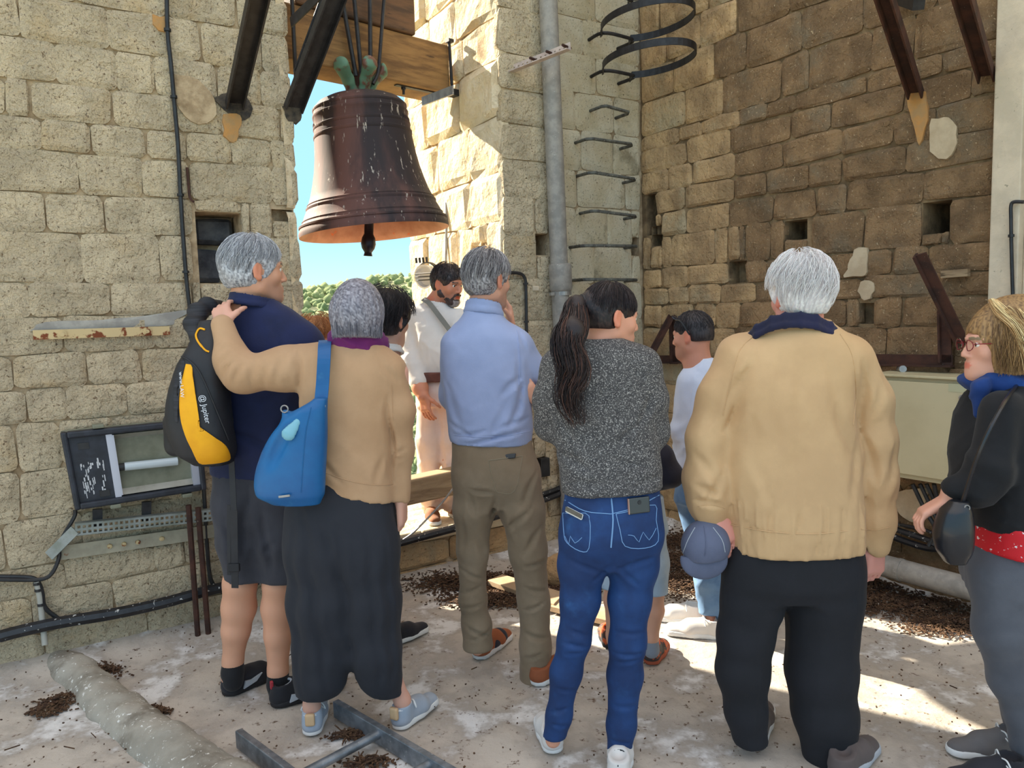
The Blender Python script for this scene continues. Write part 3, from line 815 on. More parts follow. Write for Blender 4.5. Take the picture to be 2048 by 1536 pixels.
# --- steel struts, left of the bell and high on the right wall
def strut(name, a, b, w, m, side, label, flange=True):
    t = thing(name, b, label, 'strut'); a = np.array(a); b = np.array(b); d = unit(b - a); side = unit(np.array(side) - d * np.dot(side, d)); up = np.cross(d, side)
    mb = MB(); mb.bar(a, b, w, .008, side); mb.build('web', m, t)
    if flange:
        for sg in (-1, 1): mb = MB(); mb.bar(a + side * sg * (w / 2) + up * .018, b + side * sg * (w / 2) + up * .018, .008, .044, side); mb.build('flange', m, t)
    return t
strut('steel_strut', FA.px(533, -90, .9), FA.px(468, 205, .01), .075, M_iron, FA.u, 'black steel strut footed in the left wall above the rust stain')
strut('steel_strut', FA.px(700, -90, .55), FA.px(585, 215, -.0), .085, M_iron, FA.u, 'black steel strut footed at the edge of the opening left of the bell')
t = strut('steel_strut', FA.px(690, -60, .5), FA.px(582, 45, -.02), .05, M_iron, (0, 0, 1), 'short black cross strut at the upper left corner of the opening', False)
mb = MB(); mb.tube([FA.px(582, -40, -.3), FA.px(592, 160, -.3)], .012, 8); tag(mb.build('drive_rod', M_iron), 'thin black upright rod just inside the left edge of the opening', 'rod')
ch = thing('drive_chain', FA.px(640, 10, -.15), 'dark chain running down to the left behind the black strut', 'chain')
p0, p1 = FA.px(648, -15, -.15), FA.px(590, 145, -.25)
mb = MB()
for k in range(34):
    c = p0 + (p1 - p0) * k / 34; d = unit(p1 - p0); s_ = unit(np.cross(d, FA.n if k % 2 else FA.u)); mb.obox(c, d * .013, s_ * .010, np.cross(d, s_) * .003)
tag(mb.build('chain_links', M_iron, ch), kind='stuff')
strut('steel_strut', FB.px(1752, -70, .8), FB.px(1833, 184, .01), .06, M_rust, FB.u, 'rusty steel strut ending in an orange stain on the right wall')
strut('steel_strut', FB.px(1905, -90, .8), FB.px(1975, 150, .01), .06, M_rust, FB.u, 'rusty steel strut next to the pale pilaster on the right')
# stains of rust and of soot are flat marks on the stone: thin skins of their own colour
M_ruststain = mat('orange_rust_stain', (196, 142, 82), (176, 140, 96), rough=1, scale=16, bump=.6, bscale=40, bdist=.01)
M_pinkplaster = mat('old_pink_plaster', (206, 186, 156), (190, 168, 138), rough=1, scale=12, bump=.5, bscale=30, bdist=.008)
def patch(fr, pts, m, name, parent, off=.012, th=.012):
    P3 = [fr.px(x, y, 0) for x, y in pts]; n = len(P3); c = sum(P3) / n
    P3 = smoothpath(P3 + [P3[0]], 3)[:-1]
    P3 = [p + unit(p - c) * RNG.uniform(-.008, .008) for p in P3]
    V = [c + fr.n * (off)] + [p + fr.n * (off - .002) for p in P3] + [p - fr.n * th for p in P3]; n = len(P3)
    Fc = [(0, 1 + k, 1 + (k + 1) % n) for k in range(n)] + [(1 + k, 1 + n + k, 1 + n + (k + 1) % n, 1 + (k + 1) % n) for k in range(n)]
    c3 = np.cross(V[1] - V[0], V[2] - V[0])
    if np.dot(c3, fr.n) < 0: Fc = [tuple(reversed(f)) for f in Fc]
    return mesh_obj(name, V, Fc, m, parent, smooth=False)
patch(FA, [(448, 232), (480, 230), (478, 262), (466, 284), (448, 270)], M_ruststain, 'rust_stain', wall_left)
patch(FA, [(305, 30), (340, 40), (334, 62), (310, 56)], M_ruststain, 'rust_stain', wall_left)
M_sootst = mat('soot_and_tar', (50, 46, 44), (88, 78, 66), rough=.9, scale=30, bump=.6, bscale=40, bdist=.01)
patch(FA, [(430, 196), (452, 186), (470, 178), (498, 200), (505, 226), (480, 240), (462, 232), (440, 214)], M_sootst, 'soot_stain', wall_left, off=.006)
patch(FA, [(566, 214), (580, 196), (600, 200), (604, 236), (592, 246), (572, 236)], M_sootst, 'soot_stain', wall_left, off=.006)
patch(FB, [(1816, 190), (1850, 186), (1856, 240), (1840, 290), (1830, 250), (1818, 215)], M_ruststain, 'rust_stain', wall_right)
patch(FB, [(1710, 500), (1734, 498), (1736, 545), (1716, 552), (1690, 555), (1700, 530)], M_pinkplaster, 'plaster_patch', wall_right)
patch(FB, [(1722, 562), (1746, 560), (1750, 582), (1736, 600), (1720, 590)], M_pinkplaster, 'plaster_patch', wall_right)
patch(FB, [(1866, 240), (1900, 232), (1916, 270), (1905, 312), (1868, 310), (1858, 280)], M_pinkplaster, 'plaster_patch', wall_right)
patch(FB, [(1790, 985), (1850, 975), (1848, 1020), (1832, 1042), (1800, 1030)], M_pinkplaster, 'plaster_patch', wall_right)
M_smear = mat('grey_smear', (176, 172, 164), (150, 146, 140), rough=1, scale=12, bump=.5, bscale=40, bdist=.006)
patch(FA, [(62, 662), (90, 644), (200, 640), (300, 630), (380, 620), (350, 640), (330, 652), (200, 657)], M_smear, 'grey_patch', wall_left, off=.006)  # flat grey skin along the groove above the bar
patch(FA, [(345, 150), (395, 160), (430, 200), (425, 240), (380, 245), (352, 200)], M_mortL, 'plaster_patch', wall_left)

# --- cables
def cable(name, pts, r, label, m=M_black, knots=None, cat='cable', n=5):
    mb = MB(); P_ = smoothpath(pts, n); mb.tube(P_, r, 8)
    if knots:
        t = thing(name, pts[0], label, cat); mb.build('cable_run', m, t, smooth=True)
        for kp in knots:
            i = min(range(len(P_)), key=lambda i: np.linalg.norm(P_[i] - kp)); q = P_[i]; d = unit(P_[min(i + 1, len(P_) - 1)] - P_[max(i - 1, 0)])
            mb = MB(); mb.tube([q - d * .006, q + d * .006], r * 1.6, 8); mb.build('clip', M_black, t)
        return t
    return tag(mb.build(name, m, smooth=True), label, cat)
cp = [FA.px(x, y, .02) for x, y in ((333, -60), (335, 60), (342, 130), (349, 210), (356, 290), (361, 390), (366, 470), (373, 560), (380, 620), (384, 660), (388, 760), (400, 900), (408, 985), (414, 1090), (422, 1160), (446, 1185))]
cable('black_cable', cp, .0105, 'thick black cable clipped down the left wall beside the square niche', knots=[FA.px(x, y, .02) for x, y in ((335, 54), (347, 192), (360, 395), (374, 541))])
cable('black_cable', [FFw.px(x, y, .02) if False else FA.px(x, y, .02) for x, y in ((1018, 545), (1040, 547), (1050, 558), (1052, 590), (1053, 660), (1056, 760), (1060, 860), (1064, 940))], .010, 'black cable bending down the pier behind the man in the light blue sweater', knots=[FA.px(1051, 566, .02), FA.px(1053, 636, .02)])
cable('black_cable', [FC.px(x, y, .02) for x, y in ((2048, 404), (2028, 404), (2022, 412), (2022, 440), (2023, 500), (2026, 600), (2030, 700))], .008, 'black cable on the pale pilaster at the right edge of the photo', knots=[FC.px(2022, 475, .02)])
cable('thin_rod', [FA.px(893, 405, -.75), FA.px(893, 470, -.75), FA.px(892, 525, -.75)], .009, 'thin grey upright rod on the sunlit jamb above the spotlight', M_galv, cat='rod')
# thick taped bundle along the foot of the left wall
bp_ = [FA.px(x, y, o) for x, y, o in ((-120, 1312, .03), (0, 1273, .05), (110, 1247, .05), (230, 1227, .05), (330, 1205, .05), (430, 1178, .05), (560, 1150, .05), (680, 1118, .05), (750, 1098, .05), (788, 1089, .04))]
cable('cable_bundle', bp_, .028, 'thick droppings-spattered black cable bundle along the foot of the left wall', M_cablew)
bp2 = [FA.px(x, y, .03) for x, y in ((790, 1088), (850, 1072), (925, 1052), (1000, 1030), (1060, 1008), (1122, 985), (1150, 960))]
cable('cable_bundle', bp2, .024, 'black cable bundle spattered white under the stone sill of the opening', M_cablew)
cable('cable_bundle', [p + A3(0, 0, .035) for p in bp2[2:]], .016, 'thinner black cable lying over the bundle under the sill', M_cablew)
cable('grey_cable', [FA.px(798, 1085, .03), FA.px(830, 1062, .06), FA.px(880, 1010, .08), FA.px(912, 970, .10), FA.px(935, 950, .1)], .006, 'thin grey cable slanting across the sill and the timber rail', M_galv)
# loops left of the floodlight bracket
cable('black_cable', [FA.px(x, y, .03) for x, y in ((-60, 1152), (0, 1153), (60, 1155), (76, 1165), (84, 1185), (90, 1215), (120, 1240))], .010, 'black cable bending down over the grey conduit at the far left', M_black)
cable('black_cable', [FA.px(x, y, .035) for x, y in ((150, 1020), (148, 1035), (120, 1085), (118, 1115), (105, 1145), (85, 1158), (40, 1160), (-40, 1158))], .009, 'black cable looping from the floodlight down to the left', M_black)
cd = thing('conduit', FA.px(88, 1280, .03), 'short grey conduit rising from the concrete ridge at the far left', 'conduit')
mb = MB(); mb.tube(smoothpath([FA.px(73, 1163, .03), FA.px(80, 1195, .03), FA.px(84, 1235, .03), FA.px(90, 1290, .06)], 4), .013, 10); mb.build('conduit_tube', mat('grey_conduit', (170, 168, 158), rough=.6), cd, smooth=True)
for y in (1167, 1180, 1209): mb = MB(); q = FA.px(73 + (y - 1163) * .2, y, .03); mb.tube([q - A3(0, 0, .006), q + A3(0, 0, .006)], .0155, 10); mb.build('tape_band', M_black, cd)

# --- flat bar on the left wall, with its groove above
br = thing('flat_bar', FA.px(203, 667, .02), 'rusty cream-painted flat steel bar bolted to the left wall', 'bar')
a, b = FA.px(66, 670, .02), FA.px(339, 661, .02)
mb = MB(); mb.bar(a, b, np.linalg.norm(FA.px(66, 661, .02) - FA.px(66, 680, .02)), .014, (0, 0, 1)); mb.build('bar', M_rustbar, br)
for x, y in ((124, 669), (294, 663)):
    q = FA.px(x, y, .028); mb = MB(); mb.lathe([(0, .014), (.010, .014), (.010, .006), (.020, .006), (.020, 0), (0, 0)], q, FA.n, 12); mb.build('bolt', M_rustbar, br)

# --- floodlight
M_case = mat('floodlight_casting', (52, 56, 66), (42, 45, 52), rough=.5, metal=.2, scale=20)
M_caseg = mat('grey_green_casing', (128, 130, 112), (112, 114, 96), rough=.6, scale=12)
M_droppings = mat('white_droppings', (208, 210, 214), rough=.9)
M_refl = mat('dull_reflector', (178, 178, 170), (146, 144, 132), rough=.4, metal=.55, scale=5, bump=.1, bscale=20)
FL = Frame(FA.P(0, 0, .0)[:2], FA.u[:2])
def fl(x, y, o=.12): return FA.px(x, y, o)
c00, c10, c11, c01 = fl(150, 1022), fl(414, 980), fl(400, 838), fl(120, 866)    # bl br tr tl
def bil(u, v, o=0.0):
    p = (c00 * (1 - u) * (1 - v) + c10 * u * (1 - v) + c11 * u * v + c01 * (1 - u) * v); return p + FA.n * o
flo = thing('floodlight', FA.px(265, 1015, .06), 'large open rectangular floodlight with droppings, mounted on the left wall', 'floodlight')
mb = MB()
def quadbox(mb, u0, u1, v0, v1, o0, o1):
    q = [bil(u0, v0, o1), bil(u1, v0, o1), bil(u1, v1, o1), bil(u0, v1, o1)]; r = [bil(u0, v0, o0), bil(u1, v0, o0), bil(u1, v1, o0), bil(u0, v1, o0)]
    return mb.add(q + r, [(0, 1, 2, 3), (7, 6, 5, 4), (0, 4, 5, 1), (1, 5, 6, 2), (2, 6, 7, 3), (3, 7, 4, 0)])
quadbox(mb, 0, 1, 0, 1, -.11, -.05); mb.build('back_casing', M_caseg, flo, bevel=.015)
for nm, q in (('left_rim', (0, .045, 0, 1)), ('right_rim', (.955, 1, 0, 1)), ('lower_rim', (.04, .96, 0, .085)), ('upper_rim', (.04, .96, .915, 1))):
    mb = MB(); quadbox(mb, *q, -.055, 0); mb.build(nm, M_case, flo, bevel=.008)
mb = MB(); quadbox(mb, .045, .30, .085, .915, -.06, -.02); gp = mb.build('gear_plate', M_case, flo)
for (u, v) in ((.10, .76), (.19, .12)): mb = MB(); quadbox(mb, u, u + .075, v, v + .08, -.019, -.016); mb.build('slot', M_black, gp)
mb = MB()
for k in range(46):
    u = RNG.choice([.10, .13, .16, .22, .245]) + RNG.uniform(-.014, .014); v = RNG.uniform(.12, .56); hh = RNG.uniform(.02, .09); quadbox(mb, u, u + RNG.uniform(.004, .012), v, v + hh, -.0195, -.0178)
tag(mb.build('droppings', M_droppings, gp), kind='stuff')
M_inner = mat('reflector_edge', (196, 200, 214), rough=.35, metal=.4)
# reflector trough (curved sheet) between u .34 and .95
rows = []; nR = 14
for k in range(nR + 1):
    v = .10 + .80 * k / nR; dpt = -.02 - .078 * math.sin(math.pi * k / nR) ** .7; rows.append((v, dpt))
V = []; Fc = []
for i, u in enumerate((.35, .955)):
    for v, o in rows: V.append(bil(u, v, o))
for k in range(nR): Fc.append((k, nR + 1 + k, nR + 2 + k, k + 1))
mesh_obj('reflector', V, Fc, M_refl, flo, smooth=True)
mb = MB(); quadbox(mb, .30, .345, .085, .915, -.06, -.012); quadbox(mb, .34, .356, .1, .9, -.10, -.014); mb.build('reflector_end', M_inner, flo)
mb = MB(); quadbox(mb, .90, .955, .085, .915, -.06, -.016); mb.build('reflector_end', M_inner, flo)
M_glass = mat('frosted_lamp_glass', (196, 208, 214), rough=.2, coat=.4)
mb = MB(); mb.tube([bil(.40, .46, -.035), bil(.80, .44, -.035)], .020, 16); lamp = mb.build('lamp_tube', M_glass, flo, smooth=True)
mb = MB(); mb.tube([bil(.35, .46, -.035), bil(.42, .46, -.035)], .017, 12); mb.build('lamp_cap', M_black, lamp)
for (u, v) in ((.25, -.03), (.80, -.04), (.22, 1.03)):
    mb = MB(); quadbox(mb, u, u + .08, v - .02, v + .03, -.05, .006); mb.build('latch', M_caseg, flo, bevel=.004)
for x, y in ((195, 1030), (293, 1015)):
    mb = MB(); mb.bar(FA.px(x, y - 12, .05), FA.px(x, y + 26, .05), .04, .02, FA.u); mb.build('mount_leg', M_iron, flo)

# --- perforated cable tray and painted angle under it
M_tray = mat('zinc_tray', (150, 156, 154), (128, 134, 126), rough=.5, metal=.35, scale=16, c3=(120, 90, 60), s3=30, t3=(.66, .74))
tr = thing('cable_tray', FA.px(300, 1060, .05), 'perforated zinc cable tray fixed below the floodlight', 'tray')
ta, tb = FA.px(150, 1060, .10), FA.px(450, 1028, .10); d = unit(tb - ta); L = np.linalg.norm(tb - ta)
tw = unit(A3(0, 0, 1) - d * d[2]); tn = np.cross(d, tw)
hw = np.linalg.norm(FA.px(200, 1045, .1) - FA.px(200, 1067, .1)) / 2 * 1.0
mb = MB(); nh = 30
zc = [-hw, -hw * .72, -hw * .22, hw * .22, hw * .72, hw]
for k in range(nh):
    u0 = L * k / nh; u1 = L * (k + .42) / nh; u2 = L * (k + 1) / nh
    mb.obox(ta + d * (u0 + u1) / 2, d * (u1 - u0) / 2, tw * hw, tn * .002)
    for z0_, z1_ in ((zc[0], zc[1]), (zc[2], zc[3]), (zc[4], zc[5])): mb.obox(ta + d * (u1 + u2) / 2 + tw * (z0_ + z1_) / 2, d * (u2 - u1) / 2, tw * (z1_ - z0_) / 2, tn * .002)
mb.build('tray_plate', M_tray, tr)
for sg in (-1, 1): mb = MB(); mb.obox(ta + d * L / 2 + tw * sg * hw - tn * .02 * (1 if np.dot(tn, FA.n) > 0 else -1), d * L / 2, tn * .02, tw * .0025); mb.build('tray_edge', M_tray, tr)
mb = MB(); e0 = FA.px(98, 1112, .03); mb.bar(ta, e0, hw * 1.8, .006, tw); mb.build('tray_arm', M_tray, tr)
an = thing('painted_angle', FA.px(300, 1075, .02), 'grey-green painted steel angle with rust spots below the cable tray', 'bar')
a, b = FA.px(108, 1108, .025), FA.px(452, 1058, .025)
mb = MB(); mb.bar(a, b, .065, .008, (0, 0, 1)); mb.build('angle_plate', mat('flaking_green_grey_paint', (176, 168, 146), (158, 150, 130), rough=.7, scale=14, c3=(130, 78, 44), s3=12, t3=(.62, .7)), an)
for f_ in (.30, .38, .46, .60): mb = MB(); q = a + (b - a) * f_; mb.lathe([(0, .016), (.010, .014), (.012, .004), (0, .004)], q, FA.n, 8); mb.build('bolt', M_rustbar, an)
# two rusty uprights
for i, (x0, y0, x1, y1) in enumerate(((377, 1010, 396, 1276), (396, 1015, 417, 1272))):
    p1 = G(x1, y1); p0 = FA.px(x0, y0, .10)
    mb = MB(); mb.tube([p0, p1 + A3(0, 0, .0)], .014, 8)
    tag(mb.build('iron_rod', M_rust), ['left of two rusty iron rods standing on the floor below the cable tray', 'right of two rusty iron rods standing on the floor below the cable tray'][i], 'rod', 'rusty rods below the cable tray')
hk = thing('wall_hook', FA.px(372, 380, .01), 'small dark iron hook on the left wall near the cable', 'hook')
mb = MB(); mb.tube(smoothpath([FA.px(374, 335, .01), FA.px(377, 370, .012), FA.px(379, 392, .02), FA.px(383, 400, .04), FA.px(388, 404, .04)], 3), .006, 6); mb.build('hook', M_rust, hk, smooth=True)

# --- timber rail across the opening
M_old = mat('weathered_timber', (168, 144, 112), (132, 108, 82), rough=.9, scale=10, stretch=(.3, .3, 2), bump=.6, bscale=22, bdist=.006, c3=(70, 52, 36), s3=14, t3=(.6, .7))
a, b = FA.px(770, 1000, .01), FA.px(960, 952, .01)
rail = thing('timber_rail', (a + b) / 2, 'weathered squared timber rail across the foot of the opening', 'beam')
a0, b0 = FA.P(sO1 + .02, FA.px(865, 977, .01)[2] - .03, -.05), FA.P(sO2 - .02, FA.px(865, 977, .01)[2] + .03, -.05)
mb = MB(); mb.bar(a0, b0, .15, .12, (0, 0, 1)); mb.build('rail_body', M_old, rail, bevel=.01)

# --- white spotlight on the sunlit jamb
M_white = mat('white_enamel', (226, 226, 222), rough=.3)
sp0 = FA.px(857, 552, -.62)
spl = thing('spotlight', sp0, 'round white spotlight in a black yoke behind the guide', 'spotlight')
ax = unit((-.5, -.75, -.1))
mb = MB(); mb.lathe([(0, -.07), (.04, -.065), (.065, -.03), (.075, .03), (.08, .05), (.07, .05), (.06, .02), (0, .015)], sp0, ax, 28); mb.build('lamp_housing', M_white, spl, smooth=True)
mb = MB(); yk = unit(np.cross(ax, [0, 0, 1])); up_ = np.cross(yk, ax)
for k in range(14):
    a1, a2 = math.pi * k / 14, math.pi * (k + 1) / 14
    mb.bar(sp0 + yk * .09 * math.cos(a1) + up_ * .09 * math.sin(a1), sp0 + yk * .09 * math.cos(a2) + up_ * .09 * math.sin(a2), .03, .006, ax)
mb.build('yoke', M_black, spl)
mb = MB()
for k in (-1, 0, 1): mb.tube([sp0 + ax * .055 + up_ * .022 * k - yk * .07, sp0 + ax * .055 + up_ * .022 * k + yk * .07], .004, 6)
mb.build('guard_bar', M_black, spl)
mb = MB()
for k in range(4): q = sp0 + up_ * (.09 + .0 * k) + yk * (.03 * k); mb.tube([q, q + up_ * .035], .008, 6)
mb.build('cable_gland', M_black, spl)

# --- small boxes on the pier
for i, (x, y, w, h_, d_, m_, lb) in enumerate(((1071, 577, .024, .016, .008, M_render, 'tiny pale junction plate on the pier beside the black cable'), (1083, 795, .035, .05, .05, M_white, 'small white junction box on the pier behind the girl'),
        (1088, 934, .034, .06, .02, M_black, 'square black socket box low on the pier'))):
    q = FA.px(x, y, d_ / 2); jb = thing('junction_box', q, lb, 'box'); mb = MB(); mb.obox(q, FA.u * w, FA.n * d_, A3(0, 0, h_)); mb.build('box_body', m_, jb, bevel=.004)
    mb = MB(); mb.obox(q + FA.n * d_, FA.u * w * .8, FA.n * .002, A3(0, 0, h_ * .8)); mb.build('cover', m_, jb, bevel=.001)

# --- cream electrical cabinet on the right wall
M_cab = mat('cream_cabinet_paint', (200, 188, 152), (190, 178, 142), rough=.45, scale=3, c3=(170, 160, 120), s3=50, t3=(.7, .76))
FCb = Frame(FB.P(0, 0, .22)[:2], FB.u[:2])
s0c = FCb.sz(1745, 850)[0]; s1c = FCb.sz(1946, 850)[0]; ztc = FCb.sz(1860, 757)[1]; zbc = FCb.sz(1860, 966)[1]
cab = thing('electrical_cabinet', FCb.P((s0c + s1c) / 2, zbc, -.1), 'cream metal electrical cabinet hung on the right wall', 'cabinet')
mb = MB(); prismbox(mb, FCb, s0c, s1c, zbc, ztc, -.20, -.012); mb.build('cabinet_body', M_cab, cab, bevel=.004)
mb = MB(); prismbox(mb, FCb, s0c + .008, s1c - .008, zbc + .025, ztc - .02, -.012, .006); dr = mb.build('cabinet_door', M_cab, cab, bevel=.003)
q = FCb.px(1925, 796, .008)
mb = MB(); mb.lathe([(0, .004), (.004, .004), (.004, .012), (.013, .010), (.016, 0), (0, 0)], q, FCb.n, 20); mb.build('lock', M_galv, dr, smooth=True)
mb = MB(); prismbox(mb, FCb, FCb.sz(1898, 780)[0], FCb.sz(1936, 780)[0], FCb.sz(1917, 784)[1], FCb.sz(1917, 768)[1], .006, .0075); mb.build('rating_plate', mat('faded_plate', (186, 184, 150), rough=.5), dr)
mb = MB(); prismbox(mb, FCb, s0c - .006, s1c + .006, ztc, ztc + .012, -.20, .012); mb.build('rain_lip', M_cab, cab, bevel=.003)
for i, (x0, x1, y1, x2, y2, r) in enumerate(((1825, 1850, 1020, 1872, 1062, .011), (1840, 1862, 1015, 1880, 1060, .010), (1853, 1872, 1010, 1884, 1050, .010), (1868, 1876, 1010, 1882, 1050, .011), (1892, 1900, 990, 1915, 1020, .009))):
    cable('supply_cable', [FCb.px(x0, 968, -.08), FCb.px(x1, y1, -.12), FCb.px(x2, y2, -.14), FCb.px(x2 - 15, y2 + 30, -.12)], r, ['leftmost black cable dropping out of the cream cabinet', 'second black cable from the left under the cream cabinet', 'third black cable from the left under the cream cabinet', 'fourth black cable from the left under the cream cabinet', 'rightmost short black cable under the cream cabinet'][i])
for i, (ys, r) in enumerate((((1040, 1058, 1078, 1090), .016), ((1052, 1075, 1095, 1098), .018), ((1046, 1048, 1060, 1075), .009))):
    cable('floor_cable', [FB.px(x, y, .06) for x, y in zip((1740, 1790, 1850, 1890), ys)] + [FB.px(1960, ys[3] + 10, .06)], r, ['upper black cable sagging along the right wall under the cabinet', 'lower and thickest black cable sagging along the right wall', 'thin black cable sagging along the right wall'][i], M_cablew)
# grey pipe lying at the foot of the right wall
pp0, pp1 = FB.px(1600, 1085, .16), FB.px(1950, 1180, .16)
fp = thing('floor_pipe', (pp0 + pp1) / 2, 'grey pipe lying along the foot of the right wall', 'pipe')
d = unit(pp1 - pp0)
mb = MB(); mb.tube([pp0 - d * .3, pp1 + d * .8], .055, 20); mb.build('pipe', M_pvc, fp, smooth=True)
for x in (1855,): q = pp0 + d * .62 * np.linalg.norm(pp1 - pp0); mb = MB(); mb.tube([q - d * .01, q + d * .01], .058, 20); mb.build('pipe_joint', M_pvc, fp)

# --- rusty frames of angle iron against the right wall
def frame_thing(label, segs, base, parts):
    t = thing('wall_bracket', base, label, 'frame')
    for (nm, a, b, w) in segs:
        mb = MB(); mb.bar(a, b, w, .01, np.cross(unit(b - a), FB.n)); mb.bar(a + np.cross(unit(b - a), FB.n) * w / 2, b + np.cross(unit(b - a), FB.n) * w / 2, .01, .045, np.cross(unit(b - a), FB.n)); mb.build(nm, M_rust, t)
    return t
frame_thing('rusty angle-iron frame with a slanting arm above the cream cabinet', [('slanting_arm', FB.px(1840, 508, .30), FB.px(1928, 690, .04), .055), ('upright', FB.px(1891, 620, .05), FB.px(1893, 725, .05), .05), ('cross_bar', FB.px(1700, 718, .05), FB.px(1905, 721, .05), .055)], FB.px(1891, 720, .05), None)
frame_thing('smaller rusty angle-iron frame behind the man with sunglasses on his head', [('slanting_arm', FB.px(1345, 632, .05), FB.px(1306, 705, .30), .05), ('upright', FB.px(1348, 632, .05), FB.px(1350, 728, .05), .045), ('cross_bar', FB.px(1300, 718, .05), FB.px(1375, 718, .05), .05)], FB.px(1350, 720, .05), None)
sh_ = FB.px(1905, 548, .02); mb = MB(); mb.bar(FB.px(1884, 549, .03), FB.px(1938, 545, .03), .035, .03, (0, 0, 1)); tag(mb.build('wood_plug', M_old), 'splintered strip of wood let into the right wall above the iron frame', 'wood')
mb = MB(); mb.tube([FB.px(1800, 738, .03), FB.px(1806, 738, .09)], .018, 10); tag(mb.build('eye_bolt', M_galv), 'small grey bolt in the right wall just above the cabinet', 'bolt')
q = FB.px(1810, 6, .05); mb = MB(); mb.bar(FB.px(1795, -6, .05), FB.px(1838, 8, .3), .05, .05, (0, 0, 1)); tag(mb.build('iron_stub', M_iron), 'dark iron stub at the top of the right wall between the struts', 'stub')

# ================================================================== THINGS ON THE FLOOR
M_cement = mat('cement_fillet', (172, 166, 154), (146, 140, 128), rough=.95, scale=6, c3=(226, 224, 218), s3=46, t3=(.6, .68), stretch=(1, 1, 1), bump=.6, bscale=40, bdist=.005, bump2=.4, b2scale=8, c4=(120, 112, 100), s4=3, t4=(.55, .7))
s = Sdf(); path = [G(86, 1296), G(150, 1345), G(235, 1420), G(330, 1492), G(450, 1580), G(620, 1700)]
for i in range(len(path) - 1): s.cone(path[i] + A3(0, 0, -.03), path[i + 1] + A3(0, 0, -.03), .085 + .006 * i, .085 + .006 * (i + 1), .03)
s.cone(path[0] + A3(0, 0, 0), path[0] + A3(-.12, .12, .02), .07, .05, .03)
s.cut((0, 0, -.02), (0, 0, -1)); s.disp = lambda p: .006 * nz(p, 18, 3) + .003 * nz(p, 50, 4)
tag(s.build('cement_ridge', M_cement, h=.012), 'long rounded cement ridge crossing the floor at the lower left', 'ridge')

# aluminium ladder lying on the floor
M_alu = mat('worn_aluminium', (150, 156, 164), (120, 126, 132), rough=.45, metal=.7, scale=20, c3=(190, 194, 200), s3=30, t3=(.64, .7))
a1 = G(478, 1480, .03); a2 = G(592, 1570, .03); b1 = G(672, 1420, .03); b2 = G(905, 1560, .03)
dl = unit(unit(b2 - b1) + unit(a2 - a1)); dl = unit(b2 - b1)
lad = thing('ladder', (a1 + b1) / 2 * A3(1, 1, 0), 'aluminium ladder lying flat on the floor at the bottom edge', 'ladder')
side = unit(np.cross(dl, [0, 0, 1]))
for p in (a1, b1): mb = MB(); q = p * A3(1, 1, 0) + A3(0, 0, .038); mb.bar(q, q + dl * 1.6, .066, .026, (0, 0, 1)); mb.build('ladder_rail', M_alu, lad, bevel=.003)
w_ = b1 - a1
for x0, y0 in ((600, 1527), (838, 1545)):
    pass
r0 = G(742, 1476, .045); t0 = np.dot(r0 - b1, dl)
wv = (a1 - b1); wv = wv - dl * np.dot(wv, dl)
for k in range(5):
    q = b1 + dl * (t0 + .28 * k) ; q[2] = .045; mb = MB(); mb.tube([q, q + A3(wv[0], wv[1], 0)], .0165, 14); mb.build('ladder_rung', M_alu, lad, smooth=True)
# planks
M_plank = mat('pale_plank', (196, 170, 138), (170, 142, 112), rough=.85, scale=8, stretch=(1, 1, 1), bump=.3, bscale=30, bdist=.003)
def plank(pts, th, label, z=.02):
    P3 = [G(x, y, z + th) for x, y in pts]; mb = MB(); mb.prism(P3, (0, 0, -th)); o = mb.build('plank', M_plank, bevel=.003); return tag(o, label, 'plank')
plank(((975, 1160), (1005, 1148), (1130, 1185), (1108, 1208)), .03, 'pale wooden plank on the debris behind the brown trousers')
plank(((1100, 1212), (1130, 1192), (1225, 1218), (1212, 1240)), .03, 'second pale plank end on the floor beside the legs in blue jeans', .012)
# fallen stone at the foot of the pier
s = Sdf(); c = G(1110, 1165, 0); s.ell(c + A3(.02, .05, .03), (.13, .12, .11), None, .03); s.ell(c + A3(-.12, .1, .02), (.1, .09, .08), None, .04); s.disp = lambda p: .012 * nz(p, 20, 8) + .006 * nz(p, 50, 9); s.cut((0, 0, -.01), (0, 0, -1))
tag(s.build('fallen_stone', M_stoneR, h=.012), 'lump of fallen stone lying at the foot of the pier', 'stone')
# debris: twigs, droppings and feathers heaped against the wall
M_debris = mat('dark_debris', (62, 42, 30), (96, 70, 48), rough=1, scale=30, c3=(200, 190, 176), s3=60, t3=(.64, .7), vcol=False)
def debris(centres, n, label, seed, sc_=1.0):
    r = np.random.RandomState(seed); mb = MB(); cs = [G(*c[:2]) for c in centres]
    for q in range(n):
        i = r.randint(len(cs)); c = centres[i]; p = cs[i] + A3(r.normal() * c[2], r.normal() * c[3], 0)
        dmin = min((p - FA.O) @ FA.n, (p - FB.O) @ FB.n)
        if dmin < .03: continue
        p[2] = .006 + .03 * math.exp(-(((p - cs[i])[:2] / (np.array(c[2:4]) * 1.3)) ** 2).sum()) * r.rand() + .05 * math.exp(-dmin / .13)
        a = r.rand() * 6.28; L_ = r.uniform(.004, .011) if r.rand() < .96 else r.uniform(.03, .07); w_ = r.uniform(.0015, .005) if L_ < .03 else .0018
        L_ *= sc_; w_ *= sc_
        d_ = A3(math.cos(a), math.sin(a), r.uniform(-.3, .3)); e_ = A3(-math.sin(a), math.cos(a), r.uniform(-.3, .3))
        mb.obox(p, d_ * L_ / 1.4, e_ * w_, np.cross(d_, e_) * .002)
    return tag(mb.build('debris_heap', M_debris), label, 'debris', kind='stuff')
